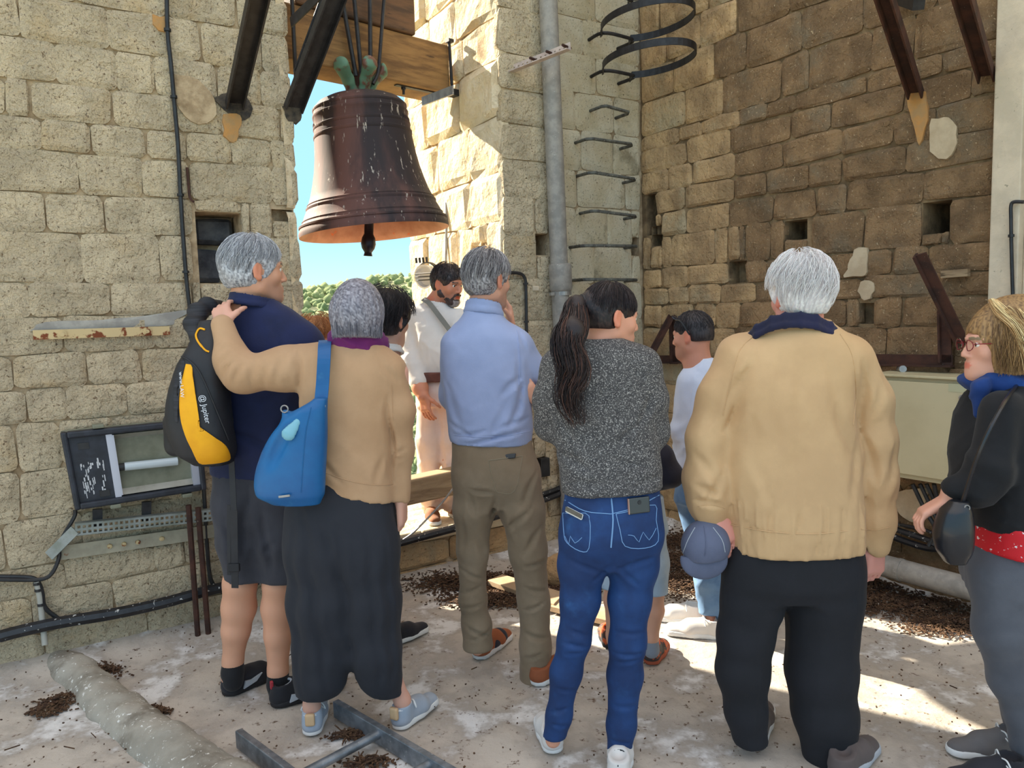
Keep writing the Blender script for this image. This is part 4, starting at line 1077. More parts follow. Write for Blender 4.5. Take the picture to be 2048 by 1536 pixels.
debris([(930, 1172, .16, .07), (1010, 1165, .2, .07), (1060, 1190, .15, .08), (985, 1200, .12, .05)], 7000, 'dark debris of twigs heaped at the foot of the parapet behind the brown trousers', 1)
debris([(1340, 1130, .14, .12), (1380, 1170, .12, .1), (1360, 1090, .12, .12), (1230, 1160, .12, .08)], 6000, 'dark debris of twigs between the boy and the man in white sneakers', 2)
debris([(1760, 1210, .12, .05), (1850, 1225, .12, .06), (1920, 1255, .12, .05), (1720, 1185, .1, .06)], 6000, 'dark debris strewn below the pipe along the right wall', 3)
debris([(115, 1410, .04, .04), (95, 1425, .03, .02), (205, 1350, .05, .03)], 900, 'small dark debris scatter beside the cement ridge', 4)
debris([(700, 1475, .04, .015), (740, 1530, .05, .02), (310, 1425, .03, .01)], 600, 'small dark debris scatter under the ladder', 5)
debris([(300, 1300, .5, .25), (900, 1400, .6, .3), (1300, 1450, .6, .25), (1850, 1400, .4, .3), (100, 1480, .3, .2)], 420, 'loose crumbs sprinkled over the whole concrete floor', 6, .55)
# ================================================================== PEOPLE: TOOLS
from mathutils.bvhtree import BVHTree
M_skin = mat('skin', (255, 255, 255), vcol=True, rough=.55, sss=.12, bump=.15, bscale=300, bdist=.001)
M_hair = mat('hair', (255, 255, 255), vcol=True, rough=.45, bump=.5, bscale=260, bdist=.002, stretch=(1, 1, .25), spec=.4)
M_eye = mat('eye_white', (235, 230, 222), rough=.15)
M_iris = mat('brown_iris', (58, 38, 24), rough=.1)

def cloth(name, c1, c2=None, rough=.85, wv=220, bump=.35, sheen=.25, **k):
    if c2 is None: c2 = tuple(int(x * .93) for x in c1)
    return mat(name, c1, c2, rough=rough, scale=k.pop('scale', 5), bump=bump, bscale=wv, bdist=.0015, sheen=sheen * .3, **k)

def axes(yaw, pitch=0, roll=0):
    """columns: right, forward, up; yaw 0 looks away from the camera, + turns right; pitch + looks down"""
    f = A3(math.sin(yaw), math.cos(yaw), 0); r = A3(math.cos(yaw), -math.sin(yaw), 0); u = A3(0, 0, 1)
    f2 = f * math.cos(pitch) - u * math.sin(pitch); u2 = u * math.cos(pitch) + f * math.sin(pitch)
    r3 = r * math.cos(roll) - u2 * math.sin(roll); u3 = u2 * math.cos(roll) + r * math.sin(roll)
    return np.stack([r3, f2, u3], 1)

class Head:
    def __init__(self, c, yaw, pitch=0, roll=0, s=1.0, female=False):
        self.c = np.array(c, float); self.M = axes(math.radians(yaw), math.radians(pitch), math.radians(roll)); self.s = s; self.f = female
    def L(self, x, y, z): return self.c + self.M @ (A3(x, y, z) * self.s)
    def local(self, P): return ((P - self.c) @ self.M) / self.s
    def skin(self, S, neck_to, nr=.058, jaw=1.0):
        s, M, L = self.s, self.M, self.L
        S.ell(L(0, -.014, .028), A3(.073, .094, .086) * s, M, .02)
        S.ell(L(0, .030, -.02), A3(.062, .058, .074) * s, M, .03)
        S.cone(L(-.048 * jaw, .005, -.062), L(-.012, .068, -.098), .020 * s, .017 * s, .03); S.cone(L(.048 * jaw, .005, -.062), L(.012, .068, -.098), .020 * s, .017 * s, .03)
        S.ell(L(0, .055, -.085), A3(.036 * jaw, .034, .026) * s, M, .03)
        for q in (-1, 1):
            S.ell(L(.040 * q, .058, -.022), A3(.022, .020, .022) * s, M, .02)
            S.cone(L(.012 * q, .088, .024), L(.046 * q, .070, .022), .009 * s, .008 * s, .012)
            S.ell(L(.031 * q, .091, .004), A3(.014, .009, .008) * s, M, .010, sub=True)
            S.cone(L(.020 * q, .083, .0125), L(.043 * q, .076, .0120), .0042 * s, .0042 * s, .004)
        S.cone(L(0, .086, .012), L(0, .106, -.028), .0070 * s, .0095 * s, .010)
        for q in (-1, 1): S.ell(L(.010 * q, .096, -.033), A3(.0075, .009, .0065) * s, M, .006)
        S.ell(L(0, .070, -.062), A3(.032, .024, .022) * s, M, .02); S.cone(L(-.017, .090, -.060), L(.017, .090, -.060), .0055 * s, .0055 * s, .006); S.cone(L(-.014, .090, -.069), L(.014, .090, -.069), .0065 * s, .0065 * s, .005); S.ell(L(0, .078, -.094), A3(.018, .016, .014) * s, M, .02)
        S.ell(L(0, .100, -.0645), A3(.024, .010, .0012) * s, M, .003, sub=True)
        for q in (-1, 1):
            E = M @ axes(math.radians(-q * 22), 0, 0)
            S.ell(L(.077 * q, -.012, -.004), A3(.0075, .019, .033) * s, E, .006)
            S.ell(L(.085 * q, -.006, .002), A3(.006, .011, .020) * s, E, .004, sub=True)
            S.ell(L(.076 * q, -.004, -.030), A3(.008, .010, .010) * s, E, .006)
        nt = np.array(neck_to, float)
        S.cone(L(0, -.022, -.045), nt, nr * s, nr * 1.05 * s, .03)
        S.cone(nt, nt + A3(0, 0, -.10), nr * 1.0 * s, nr * 1.05 * s, .03)
    def eyes(self, parent):
        for q in (-1, 1):
            c = self.L(.031 * q, .0735, .004); f = self.M[:, 1]; rr = .0118 * self.s
            mb = MB(); mb.lathe([(rr * math.sin(a), -rr * math.cos(a)) for a in np.linspace(0.0, math.pi, 11)], c, f, 16)
            o = mb.build('eye', M_eye, parent, smooth=True); 
            mb = MB(); mb.lathe([(rr * .52, rr * .86), (rr * .3, rr * .965), (0, rr * 1.01)], c, f, 12); mb.build('iris', M_iris, o, smooth=True)
    def color(self, skin, lips=(.58, .30, .26), brow=(.12, .08, .06), ears=True, stub=None):
        skin = np.array(lin(skin)); lips = np.array(lips); 
        def f(V):
            C = np.repeat(skin[None], len(V), 0) * (1 + .05 * nz(V, 30, 4)[:, None]); q = self.local(V)
            x, y, z = q.T; inh = (np.abs(x) < .1) & (np.abs(y) < .13) & (np.abs(z) < .14)
            m = inh & (np.abs(x) < .020 - .3 * np.abs(z + .0645)) & (y > .078) & (np.abs(z + .0645) < .011); C[m] = skin * lips * 1.6
            m = inh & (np.abs(np.abs(x) - .031) < .018) & (y > .06) & (np.abs(z - .025 + .12 * np.maximum(0, np.abs(x) - .03)) < .0042); C[m] = brow
            m = inh & (np.abs(np.abs(x) - .031) < .014) & (y > .06) & (np.abs(z - .0115) < .0025); C[m] = brow
            m = inh & (np.abs(x) > .074); C[m] *= A3(1.06, .82, .78)
            if stub is not None:
                w_ = np.clip((-.028 - z) / .03, 0, 1) * np.clip((y - .0) / .03, 0, 1) * np.clip((z + .125) / .02, 0, 1) * inh * .35
                w_ = (w_ * ~((np.abs(x) < .018) & (np.abs(z + .0645) < .010)))[:, None]; C = C * (1 - w_) + np.array(lin(stub)) * w_
            return np.clip(C, 0, 1)
        return f
    # scalp shell: covered(x, y, z) tells how far (m) a scalp point lies inside the hairline (+ inside)
    def hair(self, parent, cols, thick=.010, hairline=None, name='hair', bob=0, n=700, length=.09, whorl=(0, -.03), seed=1, groove=.0025, extra=None, h=.006, sr=.0009, flow=0.0, lift=.004, messy=.3, front=.045, low=-.055, side=0.0):
        """front: height where the forehead starts; low: nape; cols: list of RGB"""
        s, M, L = self.s, self.M, self.L; r = np.random.RandomState(seed)
        S = Sdf(); S.ell(L(0, -.014, .030), (A3(.073, .094, .086) + thick) * s, M, .01)
        S.ell(L(0, -.040, -.015), (A3(.062, .062, .055) + thick * .8) * s, M, .03)
        if bob:
            S.ell(L(0, -.022, -.010), A3(.088, .100, .100) * s * (1 + .0 * bob), M, .03)
            S.chain([L(0, -.03, .0), L(0, -.03, -.07 - .02 * bob)], [.088 * s, .080 * s], .03)
        if extra: extra(S, L, s, M)
        C = self
        if bob:
            S.ell(L(0, .085, -.045), A3(.056, .070, .085) * s, M, .02, sub=True)      # face opening
            S.cut(L(0, -.04, -.075 - .02 * bob), M[:, 2] * -1 + M[:, 1] * -.08)
        else:
            # front edge: a plane that leans back from the forehead to before the ear, then the nape
            a = L(0, .078, front); nrm = unit(M[:, 1] * 1.0 + M[:, 2] * -.75); S.cuts.append(lambda p, a=a, nn=nrm: (p - a) @ nn)
            b = L(0, -.06, low); S.cut(b, unit(-M[:, 2] + M[:, 1] * .10))
            for q in (-1, 1): S.ell(L(.086 * q, -.002, -.012), A3(.022, .028, .034) * s, M, .008, sub=True)
        sd = seed
        def dsp(p):
            q = C.local(p); ang = np.arctan2(q[..., 0], q[..., 1] + .02); hh = q[..., 2]
            w = ang * 17 + 3 * np.sin(hh * 26 + ang * 2 + sd) * (1 if not bob else .35)
            return groove * np.sin(w + 1.7 * np.sin(ang * 7 + sd)) * np.clip((.11 - hh) * 14, 0, 1) + groove * .8 * nz(p, 50, sd) * (1 if not bob else .12)
        S.disp = dsp
        V, Fc = S.mesh(h)
        cl = np.array([lin(c) for c in cols])
        q = self.local(V); ang = np.arctan2(q[:, 0], q[:, 1] + .02); t = .5 + .5 * np.sin(ang * 40 + 4 * np.sin(q[:, 2] * 30) + 2 * nz(V, 60, 9)); t = np.clip(t + (.25 if not bob else .1) * nz(V, 90, 2), 0, .999)
        Cv = cl[np.minimum((t * len(cl)).astype(int), len(cl) - 1)] * .9
        # strands lying on the shell
        VV = [V]; CC = [Cv]; FT = []; nV = len(V); wx, wy = whorl
        seg = 7; top = A3(wx, wy, 0)
        Rr = A3(.073, .094, .086) + thick * 1.1
        Rb = A3(.088, .100, .100)
        quads = []
        for i in range(n):
            ph = r.rand() * 2 * math.pi; th0 = math.acos(1 - r.rand() * (1.15 if not bob else .9)); Ls = length * r.uniform(.6, 1.3); dth = Ls / .09 / seg
            sw = flow + r.normal() * messy; pts = []; ctr = A3(0, -.014, .030)
            off = r.uniform(0, lift)
            for k in range(seg + 1):
                th = th0 + dth * k; p_ = ph + sw * dth * k * .6
                if bob and th > 1.5:
                    dz = (th - 1.5) * .095; base = A3(math.sin(p_) * Rb[0], math.cos(p_) * Rb[1] * 1.0, 0); p = A3(0, -.022, .0) + base * (1 - .06 * dz / .1) + A3(0, 0, -dz + .0)
                elif bob:
                    p = A3(0, -.022, -.0) + A3(math.sin(th) * math.sin(p_) * Rb[0], math.sin(th) * math.cos(p_) * Rb[1], math.cos(th) * .115)
                else: p = ctr + A3(math.sin(th) * math.sin(p_) * Rr[0], math.sin(th) * math.cos(p_) * Rr[1], math.cos(th) * Rr[2])
                if not bob and p[2] < -.02: p[1] = min(p[1], p[1]); 
                p = ctr + (p - ctr) * (1 + off / .09 + .012 * math.sin(k * 1.3 + i)) + A3(0, 0, 0)
                pts.append(p)
            pm = np.array(pts); e = pm[-1]
            if not bob:
                ok = (pm[:, 1] - .078) - (pm[:, 2] - front) * .75 < .004
                if not ok.all(): pm = pm[:max(0, int(np.argmin(ok)))]
                if len(pm) and (pm[:, 2] < low + .004).any(): pm = pm[:int(np.argmax(pm[:, 2] < low + .004))]
                if len(pm) and ((np.abs(pm[:, 0]) > .06) & (pm[:, 1] > -.035) & (pm[:, 2] < .022)).any(): pm = pm[:int(np.argmax((np.abs(pm[:, 0]) > .06) & (pm[:, 1] > -.035) & (pm[:, 2] < .022)))]
            else:
                ok = ~((pm[:, 1] > .035) & (pm[:, 2] < .045) & (np.abs(pm[:, 0]) < .075)) & (pm[:, 2] > -.078 - .02 * bob)
                if not ok.all(): pm = pm[:int(np.argmin(ok))]
            if len(pm) < 3: continue
            Pw = self.c + (pm * s) @ M.T; m_ = len(Pw)
            T = np.gradient(Pw, axis=0); T /= np.linalg.norm(T, axis=1)[:, None]
            N = Pw - self.c; N -= (N * T).sum(1)[:, None] * T; N /= np.maximum(np.linalg.norm(N, axis=1)[:, None], 1e-6); Bn = np.cross(T, N)
            rad = (sr * r.uniform(.7, 1.3) * np.linspace(1, .35, m_))[:, None]
            ring = np.stack([Pw + N * rad, Pw - N * rad * .5 + Bn * rad * .9, Pw - N * rad * .5 - Bn * rad * .9], 1).reshape(-1, 3)
            VV.append(ring); CC.append(np.repeat((cl[r.randint(len(cl))] * r.uniform(.75, 1.25))[None], len(ring), 0))
            idx = np.arange(m_ - 1)[:, None] * 3 + nV
            for a, b in ((0, 1), (1, 2), (2, 0)): quads.append(np.hstack([idx + a, idx + b, idx + b + 3, idx + a + 3]))
            nV += len(ring)
        Fa = np.vstack([Fc] + quads)
        return mesh_obj(name, np.vstack(VV), Fa, M_hair, parent, True, col=np.clip(np.vstack(CC), 0, 1))

def strandlock(name, parent, path, w0, cols, n=260, seed=3, widths=None, sr=.0011, flat=None, curl=.006, base=None):
    """a lock of long hair: many strands that follow one path"""
    r = np.random.RandomState(seed); P_ = np.array(smoothpath(path, 6)); m_ = len(P_)
    T = np.gradient(P_, axis=0); T /= np.linalg.norm(T, axis=1)[:, None]
    ref = A3(1, 0, 0) if flat is None else np.array(flat, float); S_ = ref - (T @ ref)[:, None] * T; S_ /= np.linalg.norm(S_, axis=1)[:, None]; B_ = np.cross(T, S_)
    ws = np.interp(np.linspace(0, 1, m_), np.linspace(0, 1, len(widths)), widths) if widths is not None else np.full(m_, w0)
    cl = [np.array(lin(c)) for c in cols]; VV = []; CC = []; Q = []; nV = 0
    for i in range(n):
        a = r.rand() * 6.28; q = math.sqrt(r.rand()); x, y = q * math.cos(a), q * math.sin(a) * .55; e = r.randint(int(m_ * .7), m_ + 1); ph = r.rand() * 6.28; fr_ = r.uniform(.25, .5)
        k = np.arange(e); wob = curl * np.sin(k * fr_ + ph) * np.linspace(0, 1, e); wob2 = curl * np.cos(k * fr_ * 1.2 + ph) * np.linspace(0, 1, e)
        Pw = P_[:e] + S_[:e] * (x * ws[:e] + wob)[:, None] + B_[:e] * (y * ws[:e] + wob2)[:, None]
        N, Bn = S_[:e], B_[:e]; rad = (sr * r.uniform(.7, 1.5) * np.linspace(1, .4, e))[:, None]
        ring = np.stack([Pw + N * rad, Pw - N * rad * .5 + Bn * rad * .9, Pw - N * rad * .5 - Bn * rad * .9], 1).reshape(-1, 3)
        VV.append(ring); CC.append(np.repeat((cl[r.randint(len(cl))] * r.uniform(.7, 1.3))[None], len(ring), 0)); idx = np.arange(e - 1)[:, None] * 3 + nV
        for a, b in ((0, 1), (1, 2), (2, 0)): Q.append(np.hstack([idx + a, idx + b, idx + b + 3, idx + a + 3]))
        nV += len(ring)
    return mesh_obj(name, np.vstack(VV), np.vstack(Q), M_hair, parent, True, col=np.clip(np.vstack(CC), 0, 1), base=base)

def hand(S, wrist, d, palm, thumb, curl=.35, s=1.0, spread=.4, tcurl=.3, curls=None):
    w = np.array(wrist, float); d = unit(d); palm = unit(np.array(palm, float) - d * np.dot(palm, d)); t = np.array(thumb, float); t = unit(t - d * np.dot(t, d) - palm * np.dot(t, palm))
    for q in (-.026, -.009, .009, .026): S.cone(w + t * q * .7 * s, w + (d * .086 + t * q) * s, .0145 * s, .0125 * s, .012)
    S.cone(w + (d * .02 + t * .02 + palm * .006) * s, w + (d * .055 + t * .026 + palm * .006) * s, .016 * s, .013 * s, .015)
    for i, (q, L_) in enumerate(((.030, .072), (.010, .080), (-.010, .075), (-.029, .060))):
        c = curl if curls is None else curls[i]; p = w + (d * .088 + t * q) * s; base = unit(d + t * (q * spread * 6)); r0 = .0092 if i < 3 else .0080; ang = 0
        for j, fl in enumerate((.46, .31, .23)):
            ang += c * (60, 75, 50)[j] * math.pi / 180; dd = base * math.cos(ang) + palm * math.sin(ang); e = p + dd * L_ * fl * s
            S.cone(p, e, r0 * s * (1 - .07 * j), r0 * s * (.94 - .08 * j), .004); p = e
    p = w + (d * .018 + t * .026 + palm * .004) * s; ang = .85
    for j, (L_, r0) in enumerate(((.040, .013), (.032, .0105), (.024, .0095))):
        dd = unit(t * math.sin(ang) + d * math.cos(ang) + palm * (.25 + tcurl * j)); e = p + dd * L_ * s; S.cone(p, e, r0 * s, r0 * .9 * s, .006); p = e; ang -= .28
    return S

def shoe(parent, heel, yaw, L_=.27, w=.095, up=None, sole=None, sock=None, sockh=.0, collar=None, lace=None, low=False, toe=1.0):
    """a shoe whose heel touches the floor at `heel` and points to yaw (degrees, 0 = away from the camera, + right)"""
    M = axes(math.radians(yaw)); h0 = np.array(heel, float); Q = lambda x, y, z: h0 + M @ A3(x, y, z); r = w / 2; th = .020
    S = Sdf()
    S.cone(Q(0, .036, .032), Q(0, L_ * .55, .030), r * .74, r * .92, .02, flat=M[:, 2], fk=.9); S.cone(Q(0, L_ * .55, .028), Q(0, L_ - r * .9, .020), r * .92, r * .80, .02, flat=M[:, 2], fk=.75 * toe)
    S.cone(Q(0, .040, .035), Q(0, .046, .075 if low else .088), r * .76, r * .72, .02); S.cone(Q(0, .05, .07), Q(0, L_ * .55, .045), r * .62, r * .6, .03)
    S.cut(Q(0, 0, th - .004), (0, 0, -1)); S.cut(Q(0, .04, .074 if low else .088), unit(M @ A3(0, -.15, 1)))
    S.ell(Q(0, .052, .095), A3(.030, .034, .035), M, .006, sub=True)
    S.disp = lambda p: .0010 * nz(p, 60, 5)
    o = S.build('shoe', up, parent, h=.005)
    S = Sdf(); S.cone(Q(0, .042, .01), Q(0, L_ * .5, .01), r * .86, r * .94, .01); S.cone(Q(0, L_ * .5, .01), Q(0, L_ - r * .95, .01), r * 1.0, r * .93, .01)
    S.cuts.append(lambda p: p[..., 2] - (h0[2] + th + .006)); S.cut(Q(0, 0, .001), (0, 0, -1)); S.build('sole', sole, o, h=.006)
    if collar is not None:
        mb = MB(); pts = [Q(.030 * math.cos(a), .048 + .036 * math.sin(a), (.074 if low else .088) + .15 * .036 * math.sin(a) - .006) for a in np.linspace(0, 2 * math.pi, 17)]
        mb.tube(pts, .005, 6, cap=False); mb.build('collar', collar, o, smooth=True)
    if lace is not None:
        for k in range(4):
            y = .085 + .022 * k; z = .083 - .010 * k
            mb = MB(); mb.tube(smoothpath([Q(-.022, y, z - .008), Q(0, y + .006, z), Q(.022, y, z - .008)], 3), .0028, 5); mb.build('lace', lace, o, smooth=True)
        mb = MB(); mb.tube(smoothpath([Q(0, .088, .084), Q(.03, .08, .092), Q(.045, .075, .07), Q(.02, .09, .078), Q(0, .09, .084), Q(-.03, .085, .09), Q(-.045, .08, .066), Q(-.01, .088, .08)], 4), .0026, 5); mb.build('lace', lace, o, smooth=True)
    return o

class Fig:
    """places one figure: P(px, py, dy) is the point seen at that pixel, dy metres behind the figure's own depth"""
    def __init__(self, label, Y0, foot):
        self.Y = Y0; self.e = thing('person', foot, label, 'person'); self.B = Sdf()
    def P(self, x, y, dy=0.0): return W(x, y, self.Y + dy)
    def r(self, w, dy=0.0): return w / 2 * (self.Y + dy) / F
    def limb(self, S, pts, k=.03, flat=None, fk=1.0):
        """pts (px, py, dy, width in px)"""
        Q = [self.P(a, b, c) for a, b, c, d in pts]; R = [self.r(d, c) for a, b, c, d in pts]
        return S.chain(Q, R, k, flat, fk)
    def loft(self, S, rows, k=.03, n=2.4, yaw=0.0):
        """rows (py, xl, xr, half depth m [, dy])"""
        out = []
        for q in rows:
            py, xl, xr, d = q[:4]; dy = q[4] if len(q) > 4 else 0
            a, b = self.P(xl, py, dy), self.P(xr, py, dy); out.append(((a[2] + b[2]) / 2, (a[0] + b[0]) / 2, self.Y + dy, (b[0] - a[0]) / 2, d))
        return S.loft(out, k, yaw, n)
    def body(self, colf, h=.0064, name='body'): return self.B.build(name, M_skin, self.e, h=h, colf=colf)
def hemcut(S, fig, x0, y0, x1, y1, up=False, dy=0):
    """keep what is above the line through two pixels (or below it, up=True)"""
    a, b = fig.P(x0, y0, dy), fig.P(x1, y1, dy); u = unit(b - a); n_ = np.cross(u, [0, 1, 0]); n_ = unit(n_)
    if (n_[2] > 0) != up: n_ = -n_
    return S.cut(a, n_)
def folds(fig, lines, base=None, back=True):
    """creases and ridges of a garment: (x0, y0, x1, y1, depth mm, width mm); + is a crease, - a ridge; the line bows a little"""
    Ls = []
    for x0, y0, x1, y1, dp, wd in lines:
        a, b = fig.P(x0, y0), fig.P(x1, y1); Ls.append((a[[0, 2]], b[[0, 2]], dp * .001, wd * .001))
    def g(p):
        q = p[..., [0, 2]] + .006 * np.stack([np.sin(p[..., 2] * 31 + p[..., 0] * 9), np.sin(p[..., 0] * 27)], -1); d = 0.0
        for a, b, dp, wd in Ls:
            ab = b - a; t = np.clip(((q - a) @ ab) / (ab @ ab), 0, 1); e = q - a - t[..., None] * ab; r = np.sqrt((e * e).sum(-1))
            w = wd * (.35 + .65 * np.sin(np.pi * np.clip(t, .02, .98)) ** .7); k = np.sin(np.pi * np.clip(t, .06, .94)) ** .6
            d = d + dp * k * (np.exp(-(r / w) ** 2) - .45 * np.exp(-((r - 1.9 * w) / (1.1 * w)) ** 2))
        if back: d = d * np.clip((fig.Y + .02 - p[..., 1]) / .04, 0, 1)
        return d + (base(p) if base else 0)
    return g
def legcut(S, fig, xs, x1, y1, x2, y2, dy=0):
    """flat hems: left leg ends at pixel height y1, right leg at y2; xs splits them"""
    X = fig.P(xs, (y1 + y2) / 2, dy)[0]; z1 = fig.P(x1, y1, dy)[2]; z2 = fig.P(x2, y2, dy)[2]
    S.cuts.append(lambda p: np.where(p[..., 0] < X, z1, z2) - p[..., 2]); return S
def bvh(o):
    me = o.data; off = wpos(o); me.calc_loop_triangles()
    return BVHTree.FromPolygons([tuple(np.array(v.co) + off) for v in me.vertices], [tuple(p.vertices) for p in me.polygons])
def hit(tree, px, py):
    d = ray(px, py); h_ = tree.ray_cast(Vector(CAM), Vector(unit(d)))
    if h_[0] is None: return None, None
    return np.array(h_[0]), np.array(h_[1])
def seam(tree, pts, r, m, parent, name='seam', out=.0008, n=4):
    """raised line sewn on a surface, drawn through pixels of it"""
    q = smoothpath([(x, y, 0) for x, y in pts], n) if len(pts) > 2 else [A3(*pts[0], 0) * (1 - t) + A3(*pts[1], 0) * t for t in np.linspace(0, 1, 9)]
    P_ = []
    for x, y, _ in q:
        h_, nn = hit(tree, x, y)
        if h_ is not None: P_.append(h_ + nn * out)
    if len(P_) < 2: return None
    mb = MB(); mb.tube(P_, r, 5); return mb.build(name, m, parent, smooth=True)
def applique(tree, poly, m, parent, name, out=.002, th=.0, sub=6):
    """thin piece of cloth that lies on a surface, outline through pixels"""
    c = np.mean(poly, axis=0); ring = smoothpath([(x, y, 0) for x, y in list(poly) + [poly[0]]], 3)[:-1]; V = []; ns = sub
    for k in range(1, ns + 1):
        for p in ring:
            x, y = c + (p[:2] - c) * k / ns; h_, nn = hit(tree, x, y)
            V.append(None if h_ is None else h_ + nn * (out if k < ns else out * .2))
    h_, nn = hit(tree, *c); V.append(h_ + nn * out if h_ is not None else None)
    L_ = len(ring); ok = [v is not None for v in V]; V2 = [v if v is not None else A3(0, 0, 0) for v in V]; Fc = []
    for k in range(ns - 1):
        for i in range(L_):
            f_ = (k * L_ + i, k * L_ + (i + 1) % L_, (k + 1) * L_ + (i + 1) % L_, (k + 1) * L_ + i)
            if all(ok[j] for j in f_): Fc.append(f_)
    for i in range(L_):
        f_ = (i, (i + 1) % L_, ns * L_)
        if all(ok[j] for j in f_): Fc.append(f_)
    if not Fc: return None
    Va = np.array(V2); a = Va[Fc[-1][0]]; nn = np.cross(Va[Fc[-1][1]] - a, Va[Fc[-1][2]] - a)
    if np.dot(nn, CAM - a) < 0: Fc = [tuple(reversed(f_)) for f_ in Fc]
    return mesh_obj(name, Va, Fc, m, parent, True)
def crease(p, f, seed, an):
    n = nz(p, f, seed, an); return np.exp(-np.abs(n) * 5.5)
def drape(amp=.006, f=9, seed=1, an=(1, 1, .35), fine=.0015):
    return lambda p: -amp * (.45 * ridge(p, f, seed, an) + .55 * crease(p, f * 1.15, seed + 3, an) + .35 * crease(p, f * 2.1, seed + 7, an) - .4) - fine * nz(p, 38, seed + 5)
def wrinkle(amp, f, seed, an, zlo, zhi, base=None):
    """folds that grow towards height zlo from zhi"""
    def g(p):
        t = np.clip((zhi - p[..., 2]) / (zhi - zlo), 0, 1); d = -amp * t * (.5 * ridge(p, f, seed, an) + .6 * crease(p, f * 1.3, seed + 2, an) - .3)
        return d + (base(p) if base else 0)
    return g
# ================================================================== PEOPLE
GREY = [(196, 198, 204), (150, 152, 160), (214, 216, 222), (120, 122, 130), (176, 178, 184)]
SK = (214, 158, 128)
M_navy = cloth('navy_pique', (22, 34, 78), (16, 26, 62)); M_short = cloth('dark_grey_short_cloth', (58, 58, 66), (48, 48, 56)); M_sock = cloth('black_sock', (24, 24, 28))
M_shoeb = cloth('black_trainer_mesh', (38, 38, 46), (26, 26, 32), wv=300); M_soleb = mat('black_sole', (30, 30, 34), rough=.7); M_soleg = mat('pale_trim', (176, 182, 190), rough=.5); M_red = mat('red_trim', (170, 50, 60), rough=.6)
def Q3(p, dx=0, dy=0, dz=0): return np.array(p, float) + A3(dx, dy, dz)
def ringcollar(mat_, parent, c, rx, ry, h_, tilt=0.0, yaw=0, th=.008, name='collar', open_=0.0, flare=.0):
    """collar that stands round the neck, a little lower at the throat"""
    S = Sdf(); y_ = math.radians(yaw); P_ = []
    for a in np.linspace(0, 2 * math.pi, 41):
        x, y = rx * math.sin(a), ry * math.cos(a); P_.append(np.array(c) + A3(x * math.cos(y_) + y * math.sin(y_), -x * math.sin(y_) + y * math.cos(y_), -.018 * math.cos(a)))
    S.chain(P_, [th] * 41, .0, flat=(0, 0, 1), fk=max(1.2, h_ / th * .9)); 
    if flare: S.chain([p + unit((p - c) * A3(1, 1, 0)) * .008 + A3(0, 0, -h_ * .5) for p in P_], [th * .8] * 41, .0, flat=(0, 0, 1), fk=max(1.2, h_ / th * .6))
    return S.build(name, mat_, parent, h=.006)

# ---------------------------------------------------------- 1: man with the backpack
f1 = Fig('tall grey-haired man in navy shirt and grey shorts wearing a backpack', 2.93, G(500, 1390))
hd = Head(f1.P(509, 541), 56, 2, 0, 1.10); hd.skin(f1.B, f1.P(494, 612, .0), .055)
for pts in ([(478, 1040, 0, 50), (482, 1130, 0, 58), (480, 1165, 0, 66), (478, 1215, .02, 68), (472, 1260, .02, 56), (466, 1320, .03, 40), (463, 1352, .03, 42)], [(556, 1040, -.02, 50), (560, 1130, -.02, 56), (558, 1165, -.02, 64), (556, 1215, 0, 66), (556, 1270, 0, 54), (556, 1340, -.0, 40), (555, 1372, 0, 42)]): f1.limb(f1.B, pts, .02)
f1.B.chain([f1.P(507, 640), f1.P(505, 960)], [.05, .08], .05); f1.B.chain([f1.P(478, 1040), f1.P(515, 960), f1.P(556, 1040)], [.07, .08, .07], .05)
f1.limb(f1.B, [(440, 700, 0, 40), (415, 830, .05, 36), (420, 900, .25, 30), (430, 905, .33, 26)]); f1.limb(f1.B, [(630, 720, 0, 40), (640, 850, .05, 38), (610, 930, .28, 30)])
hand(f1.B, f1.P(430, 905, .33), (.4, .8, 0), (0, 0, -1), (1, 0, 0), .5); hand(f1.B, f1.P(610, 930, .28), (-.5, .8, 0), (0, 0, -1), (-1, 0, 0), .5)
b = f1.body(hd.color(SK, stub=(120, 100, 92)), h=.006)
hd.eyes(f1.e)
hd.hair(f1.e, GREY, thick=.013, front=.040, low=-.062, seed=3, n=1100, length=.10, flow=.6, messy=.35)
S = Sdf(); f1.loft(S, [(965, 424, 604, .12), (900, 424, 612, .12), (820, 420, 622, .125), (740, 418, 640, .13), (690, 424, 646, .12), (655, 440, 628, .10), (625, 468, 590, .085), (600, 470, 552, .07)], .03)
f1.limb(S, [(452, 682, 0, 62), (428, 740, .01, 60), (418, 820, .05, 56)], .05); f1.limb(S, [(610, 690, 0, 66), (632, 750, .0, 62), (640, 850, .04, 58)], .05)
S.disp = folds(f1, [(560, 625, 580, 720, 5, 9), (600, 690, 560, 760, 7, 14), (520, 800, 600, 770, 7, 14), (470, 850, 590, 900, 8, 14), (590, 800, 560, 900, 6, 12)], drape(.006, 8, 11)); hemcut(S, f1, 420, 946, 600, 952); shirt1 = S.build('polo_shirt', M_navy, f1.e, h=.010)
ringcollar(M_navy, shirt1, f1.P(508, 604, .0), .084, .084, .026, -.12, 55, .007, flare=.25)
S = Sdf(); f1.loft(S, [(930, 428, 596, .12), (1000, 430, 600, .125), (1040, 436, 604, .11), (1070, 450, 590, .08)], .05)
f1.limb(S, [(478, 1010, 0, 96), (488, 1080, .0, 98), (498, 1165, .0, 94)], .05); f1.limb(S, [(560, 1010, -.02, 96), (568, 1080, -.02, 96), (572, 1165, -.02, 92)], .05)
